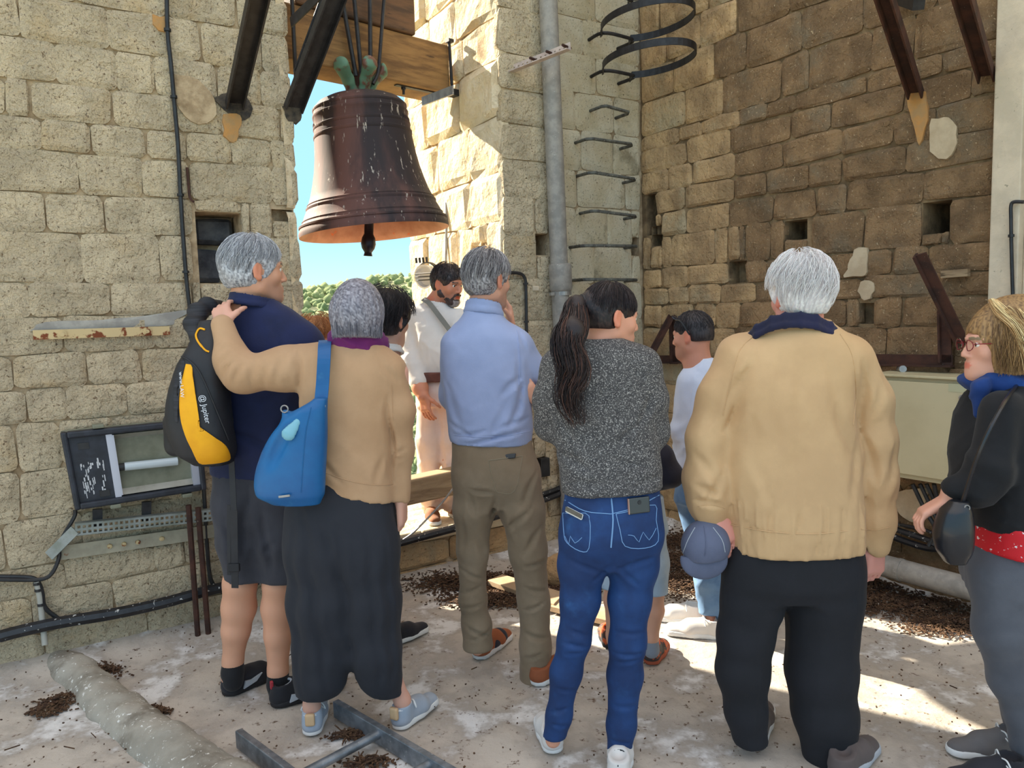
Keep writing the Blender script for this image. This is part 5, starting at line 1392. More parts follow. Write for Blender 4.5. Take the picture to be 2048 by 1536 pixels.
S.disp = folds(f1, [(520, 960, 500, 1100, 10, 16), (545, 1010, 560, 1140, 9, 14), (470, 990, 480, 1130, 6, 12), (575, 1060, 545, 1090, 7, 12)], drape(.006, 9, 5, (1, 1, .5))); hemcut(S, f1, 440, 1154, 620, 1154); sh1 = S.build('shorts', M_short, f1.e, h=.010)
S = Sdf(); f1.limb(S, [(466, 1322, .03, 44), (465, 1345, .03, 45), (466, 1362, .03, 42)], .01); S.cut(f1.P(466, 1318, .03), (0, 0, 1)); S.build('sock', M_sock, f1.e, h=.006)
S = Sdf(); f1.limb(S, [(556, 1342, 0, 44), (556, 1368, 0, 45), (558, 1384, 0, 42)], .01); S.cut(f1.P(556, 1340, 0), (0, 0, 1)); S.build('sock', M_sock, f1.e, h=.006)
for hx, hy, ty in ((448, 1392, 38), (543, 1413, 58)):
    o = shoe(f1.e, G(hx, hy), ty, .30, .105, M_shoeb, M_soleb, collar=M_soleg)
    M_ = axes(math.radians(ty)); h0 = G(hx, hy)
    mb = MB(); mb.obox(h0 + M_ @ A3(0, .006, .088), M_[:, 0] * .008, M_[:, 1] * .006, A3(0, 0, .016)); mb.build('pull_tab', M_red, o, bevel=.003)
    mb = MB(); mb.prism([h0 + M_ @ A3(.047, y, z) for y, z in ((.06, .02), (.12, .03), (.15, .055), (.10, .045), (.07, .05))], M_[:, 0] * .008); mb.build('side_flash', M_soleg, o)

# backpack: a thing of its own
M_bpk = mat('black_pack_nylon', (36, 37, 42), (28, 28, 33), rough=.6, scale=10, bump=.3, bscale=200, bdist=.001); M_yel = mat('yellow_pack_panel', (248, 178, 12), (236, 162, 8), rough=.7, scale=8, bump=.2, bscale=200, bdist=.001); M_mesh = mat('ribbed_black_mesh', (50, 51, 58), (28, 28, 32), rough=.7, scale=60, stretch=(.1, .1, 3))
P1 = f1.P; bpk = thing('backpack', P1(400, 930, -.2), 'black and yellow backpack hanging off the shoulder of the man in navy', 'backpack')
S = Sdf(); rows = [(640, 402, 440, .05, -.16), (680, 385, 448, .07, -.18), (730, 358, 452, .09, -.2), (800, 340, 456, .10, -.21), (860, 342, 462, .10, -.21), (905, 362, 468, .09, -.20), (925, 392, 462, .07, -.19)]
f1.loft(S, rows, .04, n=2.6); f1.limb(S, [(345, 845, -.2, 40), (350, 890, -.2, 44)], .03); S.disp = lambda p: .004 * nz(p, 14, 4) + .001 * nz(p, 50, 6)
bb = S.build('pack_body', M_bpk, bpk, h=.009); tb_ = bvh(bb)
applique(tb_, [(372, 728), (385, 735), (384, 790), (390, 838), (404, 870), (432, 880), (452, 892), (461, 916), (448, 924), (420, 928), (398, 926), (384, 900), (370, 870), (360, 830), (360, 780)], M_yel, bpk, 'yellow_panel', .006, sub=9)
applique(tb_, [(366, 716), (370, 730), (362, 770), (357, 820), (356, 845), (349, 838), (347, 790), (352, 745)], M_mesh, bpk, 'mesh_pocket', .005)
seam(tb_, [(404, 694), (396, 682), (393, 670), (400, 658), (410, 660)], .0035, M_yel, bpk, 'orange_piping', .003)
seam(tb_, [(400, 688), (410, 700), (418, 704)], .0035, M_yel, bpk, 'orange_piping', .003)
seam(tb_, [(345, 705), (360, 712), (380, 722), (400, 745), (420, 790), (440, 840), (456, 880)], .003, M_bpk, bpk, 'zip', .003)
S = Sdf(); f1.limb(S, [(392, 690, -.15, 20), (386, 650, -.10, 34), (396, 625, -.06, 36), (416, 612, -.02, 34), (436, 612, .04, 30)], .02, flat=(0, 1, .5), fk=.5); S.build('shoulder_strap', M_mesh, bpk, h=.007)
M_letter = mat('white_print', (225, 228, 235), rough=.6)
def text_on(tree, txt, px, py, size, mat_, parent, name='lettering', rot=0.0, out=.003, adv=None, facing=None):
    """flat printed lettering laid on a surface at a pixel"""
    h_, nn = hit(tree, px, py)
    if h_ is None: return
    cu = bpy.data.curves.new('tmp', 'FONT'); cu.body = txt; cu.size = size; cu.align_x = 'CENTER'; cu.align_y = 'CENTER'; cu.extrude = .0003
    ob = bpy.data.objects.new('tmp', cu); COL.objects.link(ob); dg = bpy.context.evaluated_depsgraph_get(); me = bpy.data.meshes.new_from_object(ob.evaluated_get(dg)); bpy.data.objects.remove(ob)
    n_ = unit(nn) if facing is None else unit(facing); r_ = unit(cR - n_ * np.dot(cR, n_)); u_ = np.cross(n_, r_)
    c_, s_ = math.cos(rot), math.sin(rot); V = [h_ + n_ * (out + v.co.z) + r_ * (v.co.x * c_ - v.co.y * s_) + u_ * (v.co.x * s_ + v.co.y * c_) for v in me.vertices]
    Fc = [tuple(p.vertices) for p in me.polygons]; bpy.data.meshes.remove(me)
    if len(V): return mesh_obj(name, V, Fc, mat_, parent)
text_on(tb_, '@ Jupiter', 410, 818, .026, M_letter, bpk, rot=-1.4, out=.008)
text_on(tb_, 'www.LAW', 366, 770, .020, M_letter, bpk, rot=-1.45, out=.010)
mb = MB()
for a_, b_, w_ in (((462, 905, -.16), (468, 1020, -.17), .022), ((468, 1020, -.17), (470, 1176, -.16), .026)):
    mb.bar(P1(*a_), P1(*b_), w_, .003, (1, 0, 0))
mb.build('webbing', M_bpk, bpk); mb = MB(); mb.obox(P1(468, 1135, -.165), A3(.022, 0, 0), A3(0, .008, 0), A3(0, 0, .016)); mb.build('buckle', M_soleb, bpk, bevel=.004)
mb = MB(); mb.bar(P1(458, 1010, -.165), P1(458, 1150, -.16), .014, .003, (1, 0, 0)); mb.build('webbing', M_bpk, bpk)

# ---------------------------------------------------------- 2: woman with the blue bag
M_tan = cloth('tan_knit', (190, 152, 116), (180, 142, 106), wv=160); M_dark = cloth('black_crepe', (38, 40, 48), (32, 34, 42), wv=260, sheen=.1); M_purple = cloth('purple_scarf_cloth', (110, 26, 96), (86, 16, 84))
f2 = Fig('woman with a grey bob in tan jumper and wide black trousers', 2.68, G(700, 1470))
hd = Head(f2.P(719, 627, .0), 12, 4, 0, .95, True); hd.skin(f2.B, f2.P(715, 684, .0), .050)
f2.limb(f2.B, [(625, 720, 0, 44), (490, 745, 0, 40), (446, 655, .06, 32)]); 
hand(f2.B, f2.P(446, 650, .06), unit(f2.P(440, 600, .16) - f2.P(448, 655, .06)), (.3, .7, -.6), (1, 0, .3), .35, .98)
f2.limb(f2.B, [(795, 745, 0, 44), (803, 890, .02, 38), (802, 1000, .02, 30)]); hand(f2.B, f2.P(802, 1000, .02), (.0, .1, -1), (-1, .2, 0), (.1, 1, 0), .38, .95)
f2.B.chain([f2.P(715, 690), f2.P(705, 960)], [.05, .07], .05)
for pts, hx, hy, ty in (([(640, 1050, 0, 50), (625, 1360, 0, 38)], 622, 1476, -6), ([(745, 1050, 0, 50), (783, 1350, 0, 38)], 790, 1463, 30)):
    f2.limb(f2.B, pts, .02); h0 = G(hx, hy); M_ = axes(math.radians(ty)); a_ = h0 + M_ @ A3(0, .050, .10); f2.B.chain([f2.P(pts[-1][0], pts[-1][1]), a_, h0 + M_ @ A3(0, .055, .055)], [.034, .029, .030], .02)
b = f2.body(hd.color((222, 168, 146), lips=(.62, .34, .32)))
hd.eyes(f2.e)
hd.hair(f2.e, [(150, 148, 158), (112, 110, 122), (176, 174, 184), (92, 90, 102), (134, 130, 140)], thick=.014, bob=1, seed=5, n=1300, length=.17, messy=.12, groove=.0025, sr=.0009, lift=.007)
S = Sdf(); f2.loft(S, [(1030, 640, 788, .115), (950, 622, 788, .115), (880, 612, 786, .11), (800, 602, 792, .11), (740, 605, 800, .105), (712, 622, 790, .09), (690, 655, 768, .07), (672, 690, 745, .055)], .03)
f2.limb(S, [(640, 722, 0, 76), (570, 738, .0, 82), (485, 748, .0, 70), (464, 720, .02, 60), (444, 652, .06, 46)], .045)
f2.limb(S, [(782, 742, 0, 62), (800, 820, .0, 54), (803, 900, .02, 46), (803, 1004, .02, 34)], .04)
dr = drape(.011, 9, 21, (1, 1, .45)); S.disp = folds(f2, [(606, 700, 612, 780, 9, 11), (590, 700, 588, 760, -6, 9), (572, 705, 566, 770, 6, 9), (548, 710, 540, 775, 5, 9), (520, 716, 516, 770, 5, 9), (500, 722, 480, 775, 6, 9), (478, 725, 456, 762, 6, 9), (470, 705, 445, 735, 5, 8), (462, 690, 438, 712, 5, 8), (455, 670, 434, 688, 4, 8),
    (585, 790, 625, 900, 9, 14), (620, 790, 640, 860, 6, 12), (655, 900, 700, 955, 8, 12), (780, 780, 790, 960, 10, 10), (812, 890, 786, 905, 6, 9), (815, 905, 788, 915, 5, 7), (775, 900, 760, 965, 6, 10), (700, 720, 640, 760, 4, 14), (770, 720, 800, 760, 6, 12)], lambda p: .5 * dr(p))
hemcut(S, f2, 640, 968, 790, 1002); hemcut(S, f2, 430, 640, 470, 652, up=True, dy=.06) if False else None
S.cut(f2.P(446, 640, .06), unit(f2.P(440, 600, .12) - f2.P(450, 680, .04))) if False else None
sw = S.build('jumper', M_tan, f2.e, h=.009); tsw = bvh(sw)
seam(tsw, [(650, 945), (700, 962), (750, 970), (786, 968)], .0016, M_tan, sw, 'rib_seam')
seam(tsw, [(783, 770), (786, 860), (784, 960)], .0014, M_tan, sw, 'side_seam')
S = Sdf(); c_ = f2.P(716, 688, .02); S.chain([c_ + A3(.075 * math.cos(a), .07 * math.sin(a), .010 * math.cos(a * 1) * -1 + .004) for a in np.linspace(0, 2 * math.pi, 13)], [.026] * 13, .02, flat=(0, 0, 1), fk=1.3); S.disp = lambda p: -.006 * ridge(p, 26, 8, (1, 1, 1.8)); S.build('scarf', M_purple, f2.e, h=.007)
S = Sdf(); f2.loft(S, [(1180, 610, 765, .08), (1120, 574, 797, .125), (1050, 570, 792, .125), (1000, 574, 788, .12), (958, 600, 785, .11)], .03)
f2.limb(S, [(640, 1080, 0, 130), (640, 1200, 0, 126), (646, 1300, 0, 110), (640, 1350, 0, 98), (628, 1386, 0, 70)], .035); f2.limb(S, [(738, 1080, 0, 118), (744, 1200, 0, 116), (750, 1300, 0, 104), (762, 1350, 0, 82), (780, 1386, 0, 50)], .035)
S.cone(f2.P(690, 1100), f2.P(692, 1240), .11, .09, .05); S.disp = folds(f2, [(625, 1010, 665, 1360, 12, 18), (600, 1050, 612, 1370, 9, 16), (690, 1030, 715, 1340, 14, 20), (745, 1040, 770, 1370, 9, 16), (655, 1020, 700, 1150, 8, 14), (780, 1060, 790, 1360, 8, 14)], drape(.009, 6.5, 31, (1.2, 1.2, .12), .001)); hemcut(S, f2, 590, 1386, 805, 1388); S.build('wide_trousers', M_dark, f2.e, h=.010)
M_gshoe = cloth('grey_blue_trainer', (168, 178, 192), (152, 164, 180), wv=300); M_wsole = mat('white_sole', (226, 228, 228), rough=.6); M_beige = mat('beige_heel_patch', (206, 170, 130), rough=.6)
for hx, hy, ty in ((622, 1476, -6), (790, 1463, 30)):
    o = shoe(f2.e, G(hx, hy), ty, .255, .088, M_gshoe, M_wsole, collar=M_wsole, lace=M_wsole); M_ = axes(math.radians(ty)); h0 = G(hx, hy)
    S = Sdf(); S.box(h0 + M_ @ A3(0, .0, .07), (.018, .009, .024), M_, .006); S.build('heel_patch', M_beige, o, h=.005)
# blue bag
M_blue = mat('blue_leather', (4, 98, 156), (3, 84, 142), rough=.45, scale=5, c4=(70, 140, 178), s4=5, t4=(.60, .8), bump=.15, bscale=120, bdist=.001); M_blue2 = mat('blue_bag_lining', (6, 62, 116), rough=.6)
bag = thing('shoulder_bag', f2.P(580, 1010, -.16), 'bright blue leather bag hanging from the shoulder of the woman in tan', 'bag')
S = Sdf(); rows = [(1008, 545, 640, .035, -.17), (990, 514, 648, .05, -.17), (950, 510, 650, .055, -.17), (900, 524, 653, .055, -.17), (860, 548, 655, .05, -.17), (820, 590, 655, .04, -.17), (795, 630, 656, .02, -.17)]
f2.loft(S, rows, .02, n=2.6); f2.limb(S, [(605, 900, -.17, 44), (584, 856, -.17, 28), (571, 826, -.17, 14)], .03); S.disp = lambda p: .003 * nz(p, 13, 4)
a_ = f2.P(572, 870, -.20); Mc = axes(0.0, 0, .42); S.ell(f2.P(560, 880, -.235), (.030, .030, .125), axes(0, 0, .46), .008, sub=True)
bo = S.build('bag_body', M_blue, bag, h=.007); tbg = bvh(bo)
seam(tbg, [(622, 815), (612, 860), (606, 920), (602, 985)], .0018, M_blue, bo, 'seam')
S = Sdf(); S.cone(f2.P(594, 845, -.215), f2.P(577, 868, -.235), .014, .024, .01, flat=(0, 1, 0), fk=.4); S.build('flap', mat('pale_blue_flap', (120, 178, 196), rough=.5), bag, h=.006)
mb = MB(); a_ = f2.P(557, 994, -.232); b_ = f2.P(580, 991, -.232); mb.bar(a_, b_, .008, .004, (0, 0, 1)); mb.build('metal_badge', M_galv, bag, bevel=.0015)
mb = MB(); pts = [f2.P(641, 812, -.17), f2.P(645, 770, -.15), f2.P(648, 720, -.135), f2.P(649, 695, -.10), f2.P(650, 684, -.04), f2.P(650, 684, .04), f2.P(646, 710, .12)]
P_ = smoothpath(pts, 4)
for k in range(len(P_) - 1): mb.bar(P_[k], P_[k + 1] + unit(P_[k + 1] - P_[k]) * .004, .044, .005, (1, 0, 0))
mb.build('strap', M_blue, bag)
for x, y in ((643, 812), (569, 818)):
    mb = MB(); c_ = f2.P(x, y, -.185); mb.tube([c_ + A3(.012 * math.cos(a), 0, .012 * math.sin(a)) for a in np.linspace(0, 2 * math.pi, 13)], .0025, 6, cap=False); mb.build('ring', M_galv, bag, smooth=True)

# ---------------------------------------------------------- 3: dark-haired person half hidden behind her
M_dkj = cloth('dark_jacket_cloth', (44, 38, 42), (36, 32, 36)); M_wshirt = cloth('white_cotton', (226, 222, 218), (216, 212, 208), wv=260)
f3 = Fig('person with tousled dark hair and dark jacket behind the grey-bobbed woman', 3.30, G(790, 1280))
hd = Head(f3.P(776, 640), 30, 8, 0, 1.0); hd.skin(f3.B, f3.P(772, 692), .055)
for sx in (-1, 1): f3.limb(f3.B, [(745 + 28 * sx, 1000, 0, 50), (745 + 30 * sx, 1240, 0, 34), (748 + 32 * sx, 1265, 0, 34)], .02)
f3.limb(f3.B, [(690, 770, 0, 40), (680, 880, .05, 36), (700, 900, .25, 30)]); f3.limb(f3.B, [(790, 760, 0, 40), (796, 860, .08, 36), (770, 880, .28, 30)])
hand(f3.B, f3.P(700, 900, .25), (.6, .5, 0), (0, 0, -1), (1, .2, 0), .5); hand(f3.B, f3.P(770, 880, .28), (-.6, .5, 0), (0, 0, -1), (-1, .2, 0), .5)
f3.B.chain([f3.P(765, 720), f3.P(745, 960)], [.05, .08], .04); f3.body(hd.color((206, 160, 138)), h=.007); hd.eyes(f3.e)
hd.hair(f3.e, [(48, 42, 44), (34, 30, 34), (66, 56, 56), (28, 24, 28)], thick=.024, front=.03, low=-.075, seed=9, n=1300, length=.09, messy=.8, lift=.02)
S = Sdf(); f3.loft(S, [(990, 680, 800, .12), (850, 680, 800, .12), (770, 678, 806, .12), (735, 690, 798, .10), (705, 730, 788, .075)], .03); f3.limb(S, [(695, 765, 0, 58), (680, 880, .05, 50), (698, 898, .23, 44)], .04); f3.limb(S, [(778, 755, 0, 56), (790, 860, .08, 50), (772, 878, .26, 44)], .04); S.disp = drape(.011, 9, 3); S.build('jacket', M_dkj, f3.e, h=.012)
ringcollar(M_wshirt, f3.e, f3.P(773, 700, 0), .065, .065, .02, 0, 0, .006, name='shirt_collar', flare=.3)
S = Sdf(); f3.loft(S, [(970, 688, 794, .12), (1040, 690, 796, .12)], .03)
for sx in (-1, 1): f3.limb(S, [(744 + 27 * sx, 1030, 0, 58), (745 + 28 * sx, 1150, 0, 50), (746 + 30 * sx, 1255, 0, 44)], .03)
S.disp = drape(.011, 9, 3); S.build('trousers', M_dark, f3.e, h=.013)
shoe(f3.e, G(722, 1295), 10, .27, .09, M_shoeb, M_wsole); shoe(f3.e, G(768, 1296), 42, .27, .09, M_shoeb, M_wsole)

# ---------------------------------------------------------- 4: child, only the reddish crown of the head shows
f4 = Fig('child with sunlit reddish hair showing between the two nearest adults', 3.60, G(640, 1215))
hd = Head(f4.P(637, 682), 40, 0, 0, .93, True); hd.skin(f4.B, f4.P(635, 735), .045)
for sx in (-1, 1):
    f4.limb(f4.B, [(632 + 20 * sx, 960, 0, 40), (632 + 22 * sx, 1150, 0, 26), (632 + 22 * sx, 1180, 0, 26)], .02); f4.limb(f4.B, [(632 + 36 * sx, 775, 0, 26), (632 + 44 * sx, 870, 0, 24), (632 + 44 * sx, 940, .02, 20)], .02)
    hand(f4.B, f4.P(632 + 44 * sx, 940, .02), (0, .1, -1), (-sx, 0, 0), (0, 1, 0), .4, .8)
f4.B.chain([f4.P(634, 740), f4.P(632, 940)], [.05, .07], .04); f4.body(hd.color((226, 170, 144)), h=.008); hd.eyes(f4.e)
hd.hair(f4.e, [(176, 112, 66), (150, 90, 52), (206, 146, 92)], thick=.016, front=.035, low=-.07, seed=12, n=900, messy=.8, lift=.02)
S = Sdf(); f4.loft(S, [(950, 594, 670, .09), (850, 594, 670, .09), (770, 590, 674, .085), (745, 615, 655, .06)], .03)
for sx in (-1, 1): f4.limb(S, [(632 + 33 * sx, 770, 0, 34), (632 + 42 * sx, 850, 0, 32)], .03)
S.build('tee_shirt', cloth('pink_cotton', (216, 150, 150)), f4.e, h=.012)
S = Sdf(); f4.loft(S, [(940, 596, 668, .09), (980, 594, 670, .09)], .03)
for sx in (-1, 1): f4.limb(S, [(632 + 18 * sx, 970, 0, 44), (632 + 21 * sx, 1150, 0, 32)], .03)
S.build('trousers', cloth('child_denim', (60, 84, 126)), f4.e, h=.012)
shoe(f4.e, G(612, 1232), 10, .21, .075, M_gshoe, M_wsole); shoe(f4.e, G(655, 1229), 25, .21, .075, M_gshoe, M_wsole)

# ---------------------------------------------------------- 5: the guide in white, up in the opening
g0 = G(880, 1035, SILL)
M_chino = cloth('pale_chino', (226, 204, 194), (216, 194, 184), wv=260); M_belt = mat('brown_leather_belt', (104, 58, 44), (86, 48, 38), rough=.5, scale=20)
f5 = Fig('bearded guide in white shirt and pale trousers standing in the bell opening', g0[1] + .02, A3(g0[0], g0[1], SILL))
hd = Head(f5.P(896, 568, -.02), 128, 14, .12, .98); hd.skin(f5.B, f5.P(870, 612, .02), .062)
f5.limb(f5.B, [(834, 640, 0, 34), (826, 720, -.05, 34), (840, 775, -.13, 32), (846, 792, -.16, 24)], .02)
hand(f5.B, f5.P(847, 790, -.16), (.12, -.1, -1), (.6, .8, 0), (.8, -.6, 0), .30, 1.02)
f5.limb(f5.B, [(910, 645, -.02, 26), (935, 720, -.25, 26), (930, 700, -.4, 24)], .02) ; hand(f5.B, f5.P(930, 700, -.4), (0, -.9, .3), (0, .3, .9), (-1, 0, 0), .6, 1.0)
for x in (858, 900): f5.limb(f5.B, [(x, 800, 0, 44), (x, 920, 0, 34), (x + 4, 1000, 0, 26)], .02)
f5.B.chain([f5.P(872, 640), f5.P(875, 790)], [.05, .08], .04)
b = f5.body(hd.color((206, 138, 108), brow=(.035, .025, .02), stub=(60, 46, 42)), h=.0055)
hd.eyes(f5.e)
hd.hair(f5.e, [(70, 58, 56), (48, 40, 42), (98, 88, 88), (40, 34, 36)], thick=.012, front=.038, low=-.055, seed=15, n=1000, length=.05, messy=.5, lift=.008)
S = Sdf(); s_ = hd.s; L = hd.L; M = hd.M
S.cone(L(-.052, .002, -.055), L(-.014, .072, -.100), .024 * s_, .021 * s_, .03); S.cone(L(.052, .002, -.055), L(.014, .072, -.100), .024 * s_, .021 * s_, .03); S.ell(L(0, .062, -.092), A3(.034, .036, .030) * s_, M, .03)
S.cone(L(-.060, -.002, -.02), L(-.054, .004, -.06), .012 * s_, .018 * s_, .02); S.cone(L(.060, -.002, -.02), L(.054, .004, -.06), .012 * s_, .018 * s_, .02)
S.chain([L(-.030, .078, -.075), L(-.022, .092, -.052), L(0, .098, -.047), L(.022, .092, -.052), L(.030, .078, -.075)], [.008, .006, .006, .006, .008], .008)
S.ell(L(0, .10, -.063), A3(.017, .012, .007) * s_, M, .004, sub=True); S.disp = lambda p: .0016 * nz(p, 130, 3) + .001 * nz(p, 260, 4)
V_, F_ = S.mesh(.0045); q_ = hd.local(V_); cc = np.array(lin((60, 46, 44)))[None] * (1 + .5 * nz(V_, 150, 2)[:, None]); gm = (np.abs(q_[:, 0]) < .03) & (q_[:, 2] < -.085); cc[gm] = np.array(lin((150, 140, 138)))[None] * (1 + .25 * nz(V_[gm], 150, 2)[:, None])
mesh_obj('beard', V_, F_, M_hair, f5.e, True, col=np.clip(cc, 0, 1))
S = Sdf(); f5.loft(S, [(748, 838, 925, .13), (720, 832, 925, .145), (680, 828, 928, .14), (645, 824, 930, .12), (622, 836, 915, .09), (606, 850, 898, .07)], .03)
f5.limb(S, [(836, 632, 0, 46), (822, 690, -.01, 46), (826, 730, -.06, 44), (836, 762, -.11, 40)], .03); f5.limb(S, [(915, 640, -.04, 46), (933, 715, -.22, 42), (931, 705, -.34, 36)], .03)
S.disp = drape(.011, 13, 41, (1, 1, .7)); hemcut(S, f5, 830, 747, 920, 752) if False else None
sw = S.build('shirt', M_wshirt, f5.e, h=.008)
ringcollar(M_wshirt, sw, f5.P(872, 606, -.0), .070, .068, .024, .1, 118, .006, open_=.02, flare=.35)
mb = MB(); P_ = smoothpath([f5.P(846, 598, .0), f5.P(858, 606, -.09), f5.P(880, 634, -.145), f5.P(905, 668, -.16), f5.P(925, 700, -.14)], 4)
for k in range(len(P_) - 1): mb.bar(P_[k], P_[k + 1], .030, .004, (1, 0, .6))
tag(mb.build('bag_strap', cloth('grey_webbing', (128, 128, 122))), 'grey cross-body strap over the white shirt of the guide', 'strap')
S = Sdf(); f5.loft(S, [(810, 836, 922, .125), (780, 834, 924, .125), (744, 838, 922, .120)], .03)
f5.limb(S, [(860, 800, 0, 52), (858, 880, 0, 48), (856, 960, .0, 42), (862, 1008, .0, 38)], .03); f5.limb(S, [(898, 800, 0, 52), (905, 880, 0, 48), (908, 960, .0, 42), (905, 1004, .0, 38)], .03)
S.disp = wrinkle(.014, 16, 6, (.7, .7, 1.4), SILL, SILL + .6, drape(.009, 10, 7)); tr5 = S.build('chinos', M_chino, f5.e, h=.009)
S = Sdf(); f5.loft(S, [(760, 832, 928, .152), (741, 832, 928, .152)], .0); bl = S.build('belt', M_belt, f5.e, h=.007)
M_bsh = cloth('brown_suede', (150, 96, 62), (128, 80, 50), wv=200)
shoe(f5.e, f5.P(858, 1030, .05) * A3(1, 1, 0) + A3(0, 0, SILL), 165, .27, .09, M_bsh, M_wsole); shoe(f5.e, f5.P(902, 1026, .05) * A3(1, 1, 0) + A3(0, 0, SILL), 150, .27, .09, M_bsh, M_wsole)

# ---------------------------------------------------------- 6: man in the light blue sweater
M_lblue = cloth('light_blue_knit', (160, 174, 212), (150, 164, 202), wv=200); M_olive = cloth('olive_brown_twill', (146, 128, 106), (132, 114, 92), wv=280)
f6 = Fig('grey-haired man in light blue sweater and olive-brown trousers with folded arms', 3.08, G(1010, 1350))
hd = Head(f6.P(976, 560), 42, 6, 0, .98); hd.skin(f6.B, f6.P(962, 620, .0), .052)
f6.limb(f6.B, [(1045, 690, 0, 40), (1072, 770, .05, 36), (1030, 775, .28, 28)], .02); f6.B.cone(f6.P(1040, 780, .2), f6.P(1076, 802, -.03), .02, .02, .01)
f6.limb(f6.B, [(905, 690, 0, 40), (905, 790, .12, 36), (1000, 720, .33, 30), (1022, 660, .30, 24)], .02)
hand(f6.B, f6.P(1022, 655, .30), (-.10, .1, 1), (-.9, -.2, 0), (-.2, -.9, .2), .45, 1.0); 
hand(f6.B, f6.P(1076, 802, -.04), (-.55, -.30, .75), (-.2, .95, 0), (.8, 0, .5), .25, .85)
for pts in ([(950, 950, 0, 60), (948, 1200, 0, 40), (955, 1296, 0, 30)], [(1030, 950, 0, 60), (1065, 1200, 0, 40), (1072, 1345, -.03, 30)]): f6.limb(f6.B, pts, .02)
f6.B.chain([f6.P(965, 650), f6.P(985, 900)], [.05, .08], .04); f6.body(hd.color((216, 160, 134), stub=(140, 120, 112))); hd.eyes(f6.e)
hd.hair(f6.e, [(150, 144, 146), (108, 104, 108), (178, 172, 172), (92, 86, 88), (190, 186, 186)], thick=.013, front=.046, low=-.070, seed=19, n=1200, length=.10, messy=.35, lift=.008, flow=.4)
S = Sdf(); f6.loft(S, [(905, 904, 1062, .125), (850, 897, 1064, .13), (790, 890, 1062, .13), (720, 885, 1062, .125), (680, 886, 1056, .115), (655, 902, 1030, .10), (630, 925, 1005, .075), (612, 934, 1000, .065)], .03)
f6.limb(S, [(1030, 690, 0, 66), (1058, 740, .02, 62), (1068, 775, .08, 52), (1040, 780, .24, 44)], .04); f6.limb(S, [(915, 690, 0, 60), (908, 790, .10, 52), (1000, 730, .30, 42), (1018, 685, .31, 38)], .04)
d0 = drape(.005, 8, 51, (1, 1, .6)); S.disp = folds(f6, [(1030, 700, 1050, 800, 6, 12), (1044, 745, 1000, 790, 8, 12), (1048, 760, 1020, 850, 9, 12), (1010, 800, 985, 880, 5, 14), (905, 865, 980, 850, 8, 9), (920, 878, 1040, 862, 9, 8), (1055, 850, 980, 872, 8, 8), (1060, 825, 1000, 850, 6, 9), (892, 760, 930, 850, 6, 14), (900, 840, 950, 862, 7, 9), (1040, 655, 1052, 700, 5, 9), (1060, 740, 1085, 790, 6, 8)], d0); hemcut(S, f6, 900, 882, 1064, 886)
sw6 = S.build('sweater', M_lblue, f6.e, h=.009); t6 = bvh(sw6); ringcollar(M_lblue, sw6, f6.P(967, 618, .0), .070, .068, .032, -.08, 30, .007, flare=.25)
seam(t6, [(898, 868), (950, 874), (1010, 872), (1060, 862)], .0018, M_lblue, sw6, 'rib_seam'); seam(t6, [(1034, 662), (1040, 720), (1038, 770)], .0018, M_lblue, sw6, 'armhole_seam')
S = Sdf(); f6.loft(S, [(1010, 930, 1070, .08), (960, 907, 1078, .125), (920, 905, 1072, .13), (878, 904, 1062, .12)], .03)
f6.limb(S, [(950, 950, 0, 86), (948, 1020, 0, 80), (945, 1100, 0, 60), (946, 1200, 0, 50), (953, 1250, 0, 54), (957, 1310, 0, 66)], .035); f6.limb(S, [(1035, 950, 0, 88), (1044, 1020, 0, 88), (1056, 1100, 0, 74), (1068, 1200, 0, 62), (1071, 1290, -.02, 62), (1073, 1368, -.03, 72)], .035)
S.disp = folds(f6, [(940, 965, 990, 975, 12, 10), (990, 975, 985, 1030, 12, 10), (935, 970, 955, 1020, 8, 11), (1075, 930, 1040, 1000, 7, 11), (1060, 1000, 1010, 1060, 10, 12), (1085, 1040, 1040, 1100, 9, 12), (950, 1060, 975, 1110, 7, 11), (930, 1010, 925, 1100, 6, 10), (920, 1130, 968, 1150, 9, 9), (925, 1180, 965, 1160, 8, 8), (922, 1210, 968, 1196, 9, 8), (928, 1240, 975, 1262, 10, 9), (935, 1270, 985, 1250, 9, 8),
    (1040, 1120, 1095, 1110, 9, 9), (1045, 1160, 1098, 1175, 9, 9), (1042, 1210, 1090, 1190, 9, 9), (1048, 1250, 1098, 1265, 10, 10), (1045, 1300, 1085, 1285, 9, 9), (1060, 1320, 1100, 1335, 8, 8), (1010, 1010, 1030, 1080, -7, 14)], drape(.005, 9, 54)); legcut(S, f6, 1005, 955, 1297, 1072, 1356)
tr6 = S.build('trousers', M_olive, f6.e, h=.009); t6 = bvh(tr6); M_st = cloth('thread', (150, 138, 116))
seam(t6, [(977, 921), (1045, 912)], .0018, M_st, tr6, 'pocket_edge'); seam(t6, [(977, 921), (990, 975), (1000, 985), (1030, 980), (1045, 912)], .0012, M_st, tr6, 'pocket_seam')
ph = thing('phone', hit(t6, 1015, 912)[0], 'dark phone poking out of the back pocket of the olive-brown trousers', 'phone'); h_, nn = hit(t6, 1015, 914)
mb = MB(); mb.obox(h_ - nn * .002 + A3(0, 0, .002), A3(.033, -.004, .003), nn * .004, A3(.002, 0, .010)); mb.build('phone_body', mat('dark_phone', (34, 36, 44), rough=.2), ph, bevel=.003)
M_tansh = cloth('tan_leather', (168, 98, 62), (146, 82, 50), wv=120, sheen=0); M_navyc = cloth('navy_canvas', (38, 42, 58))
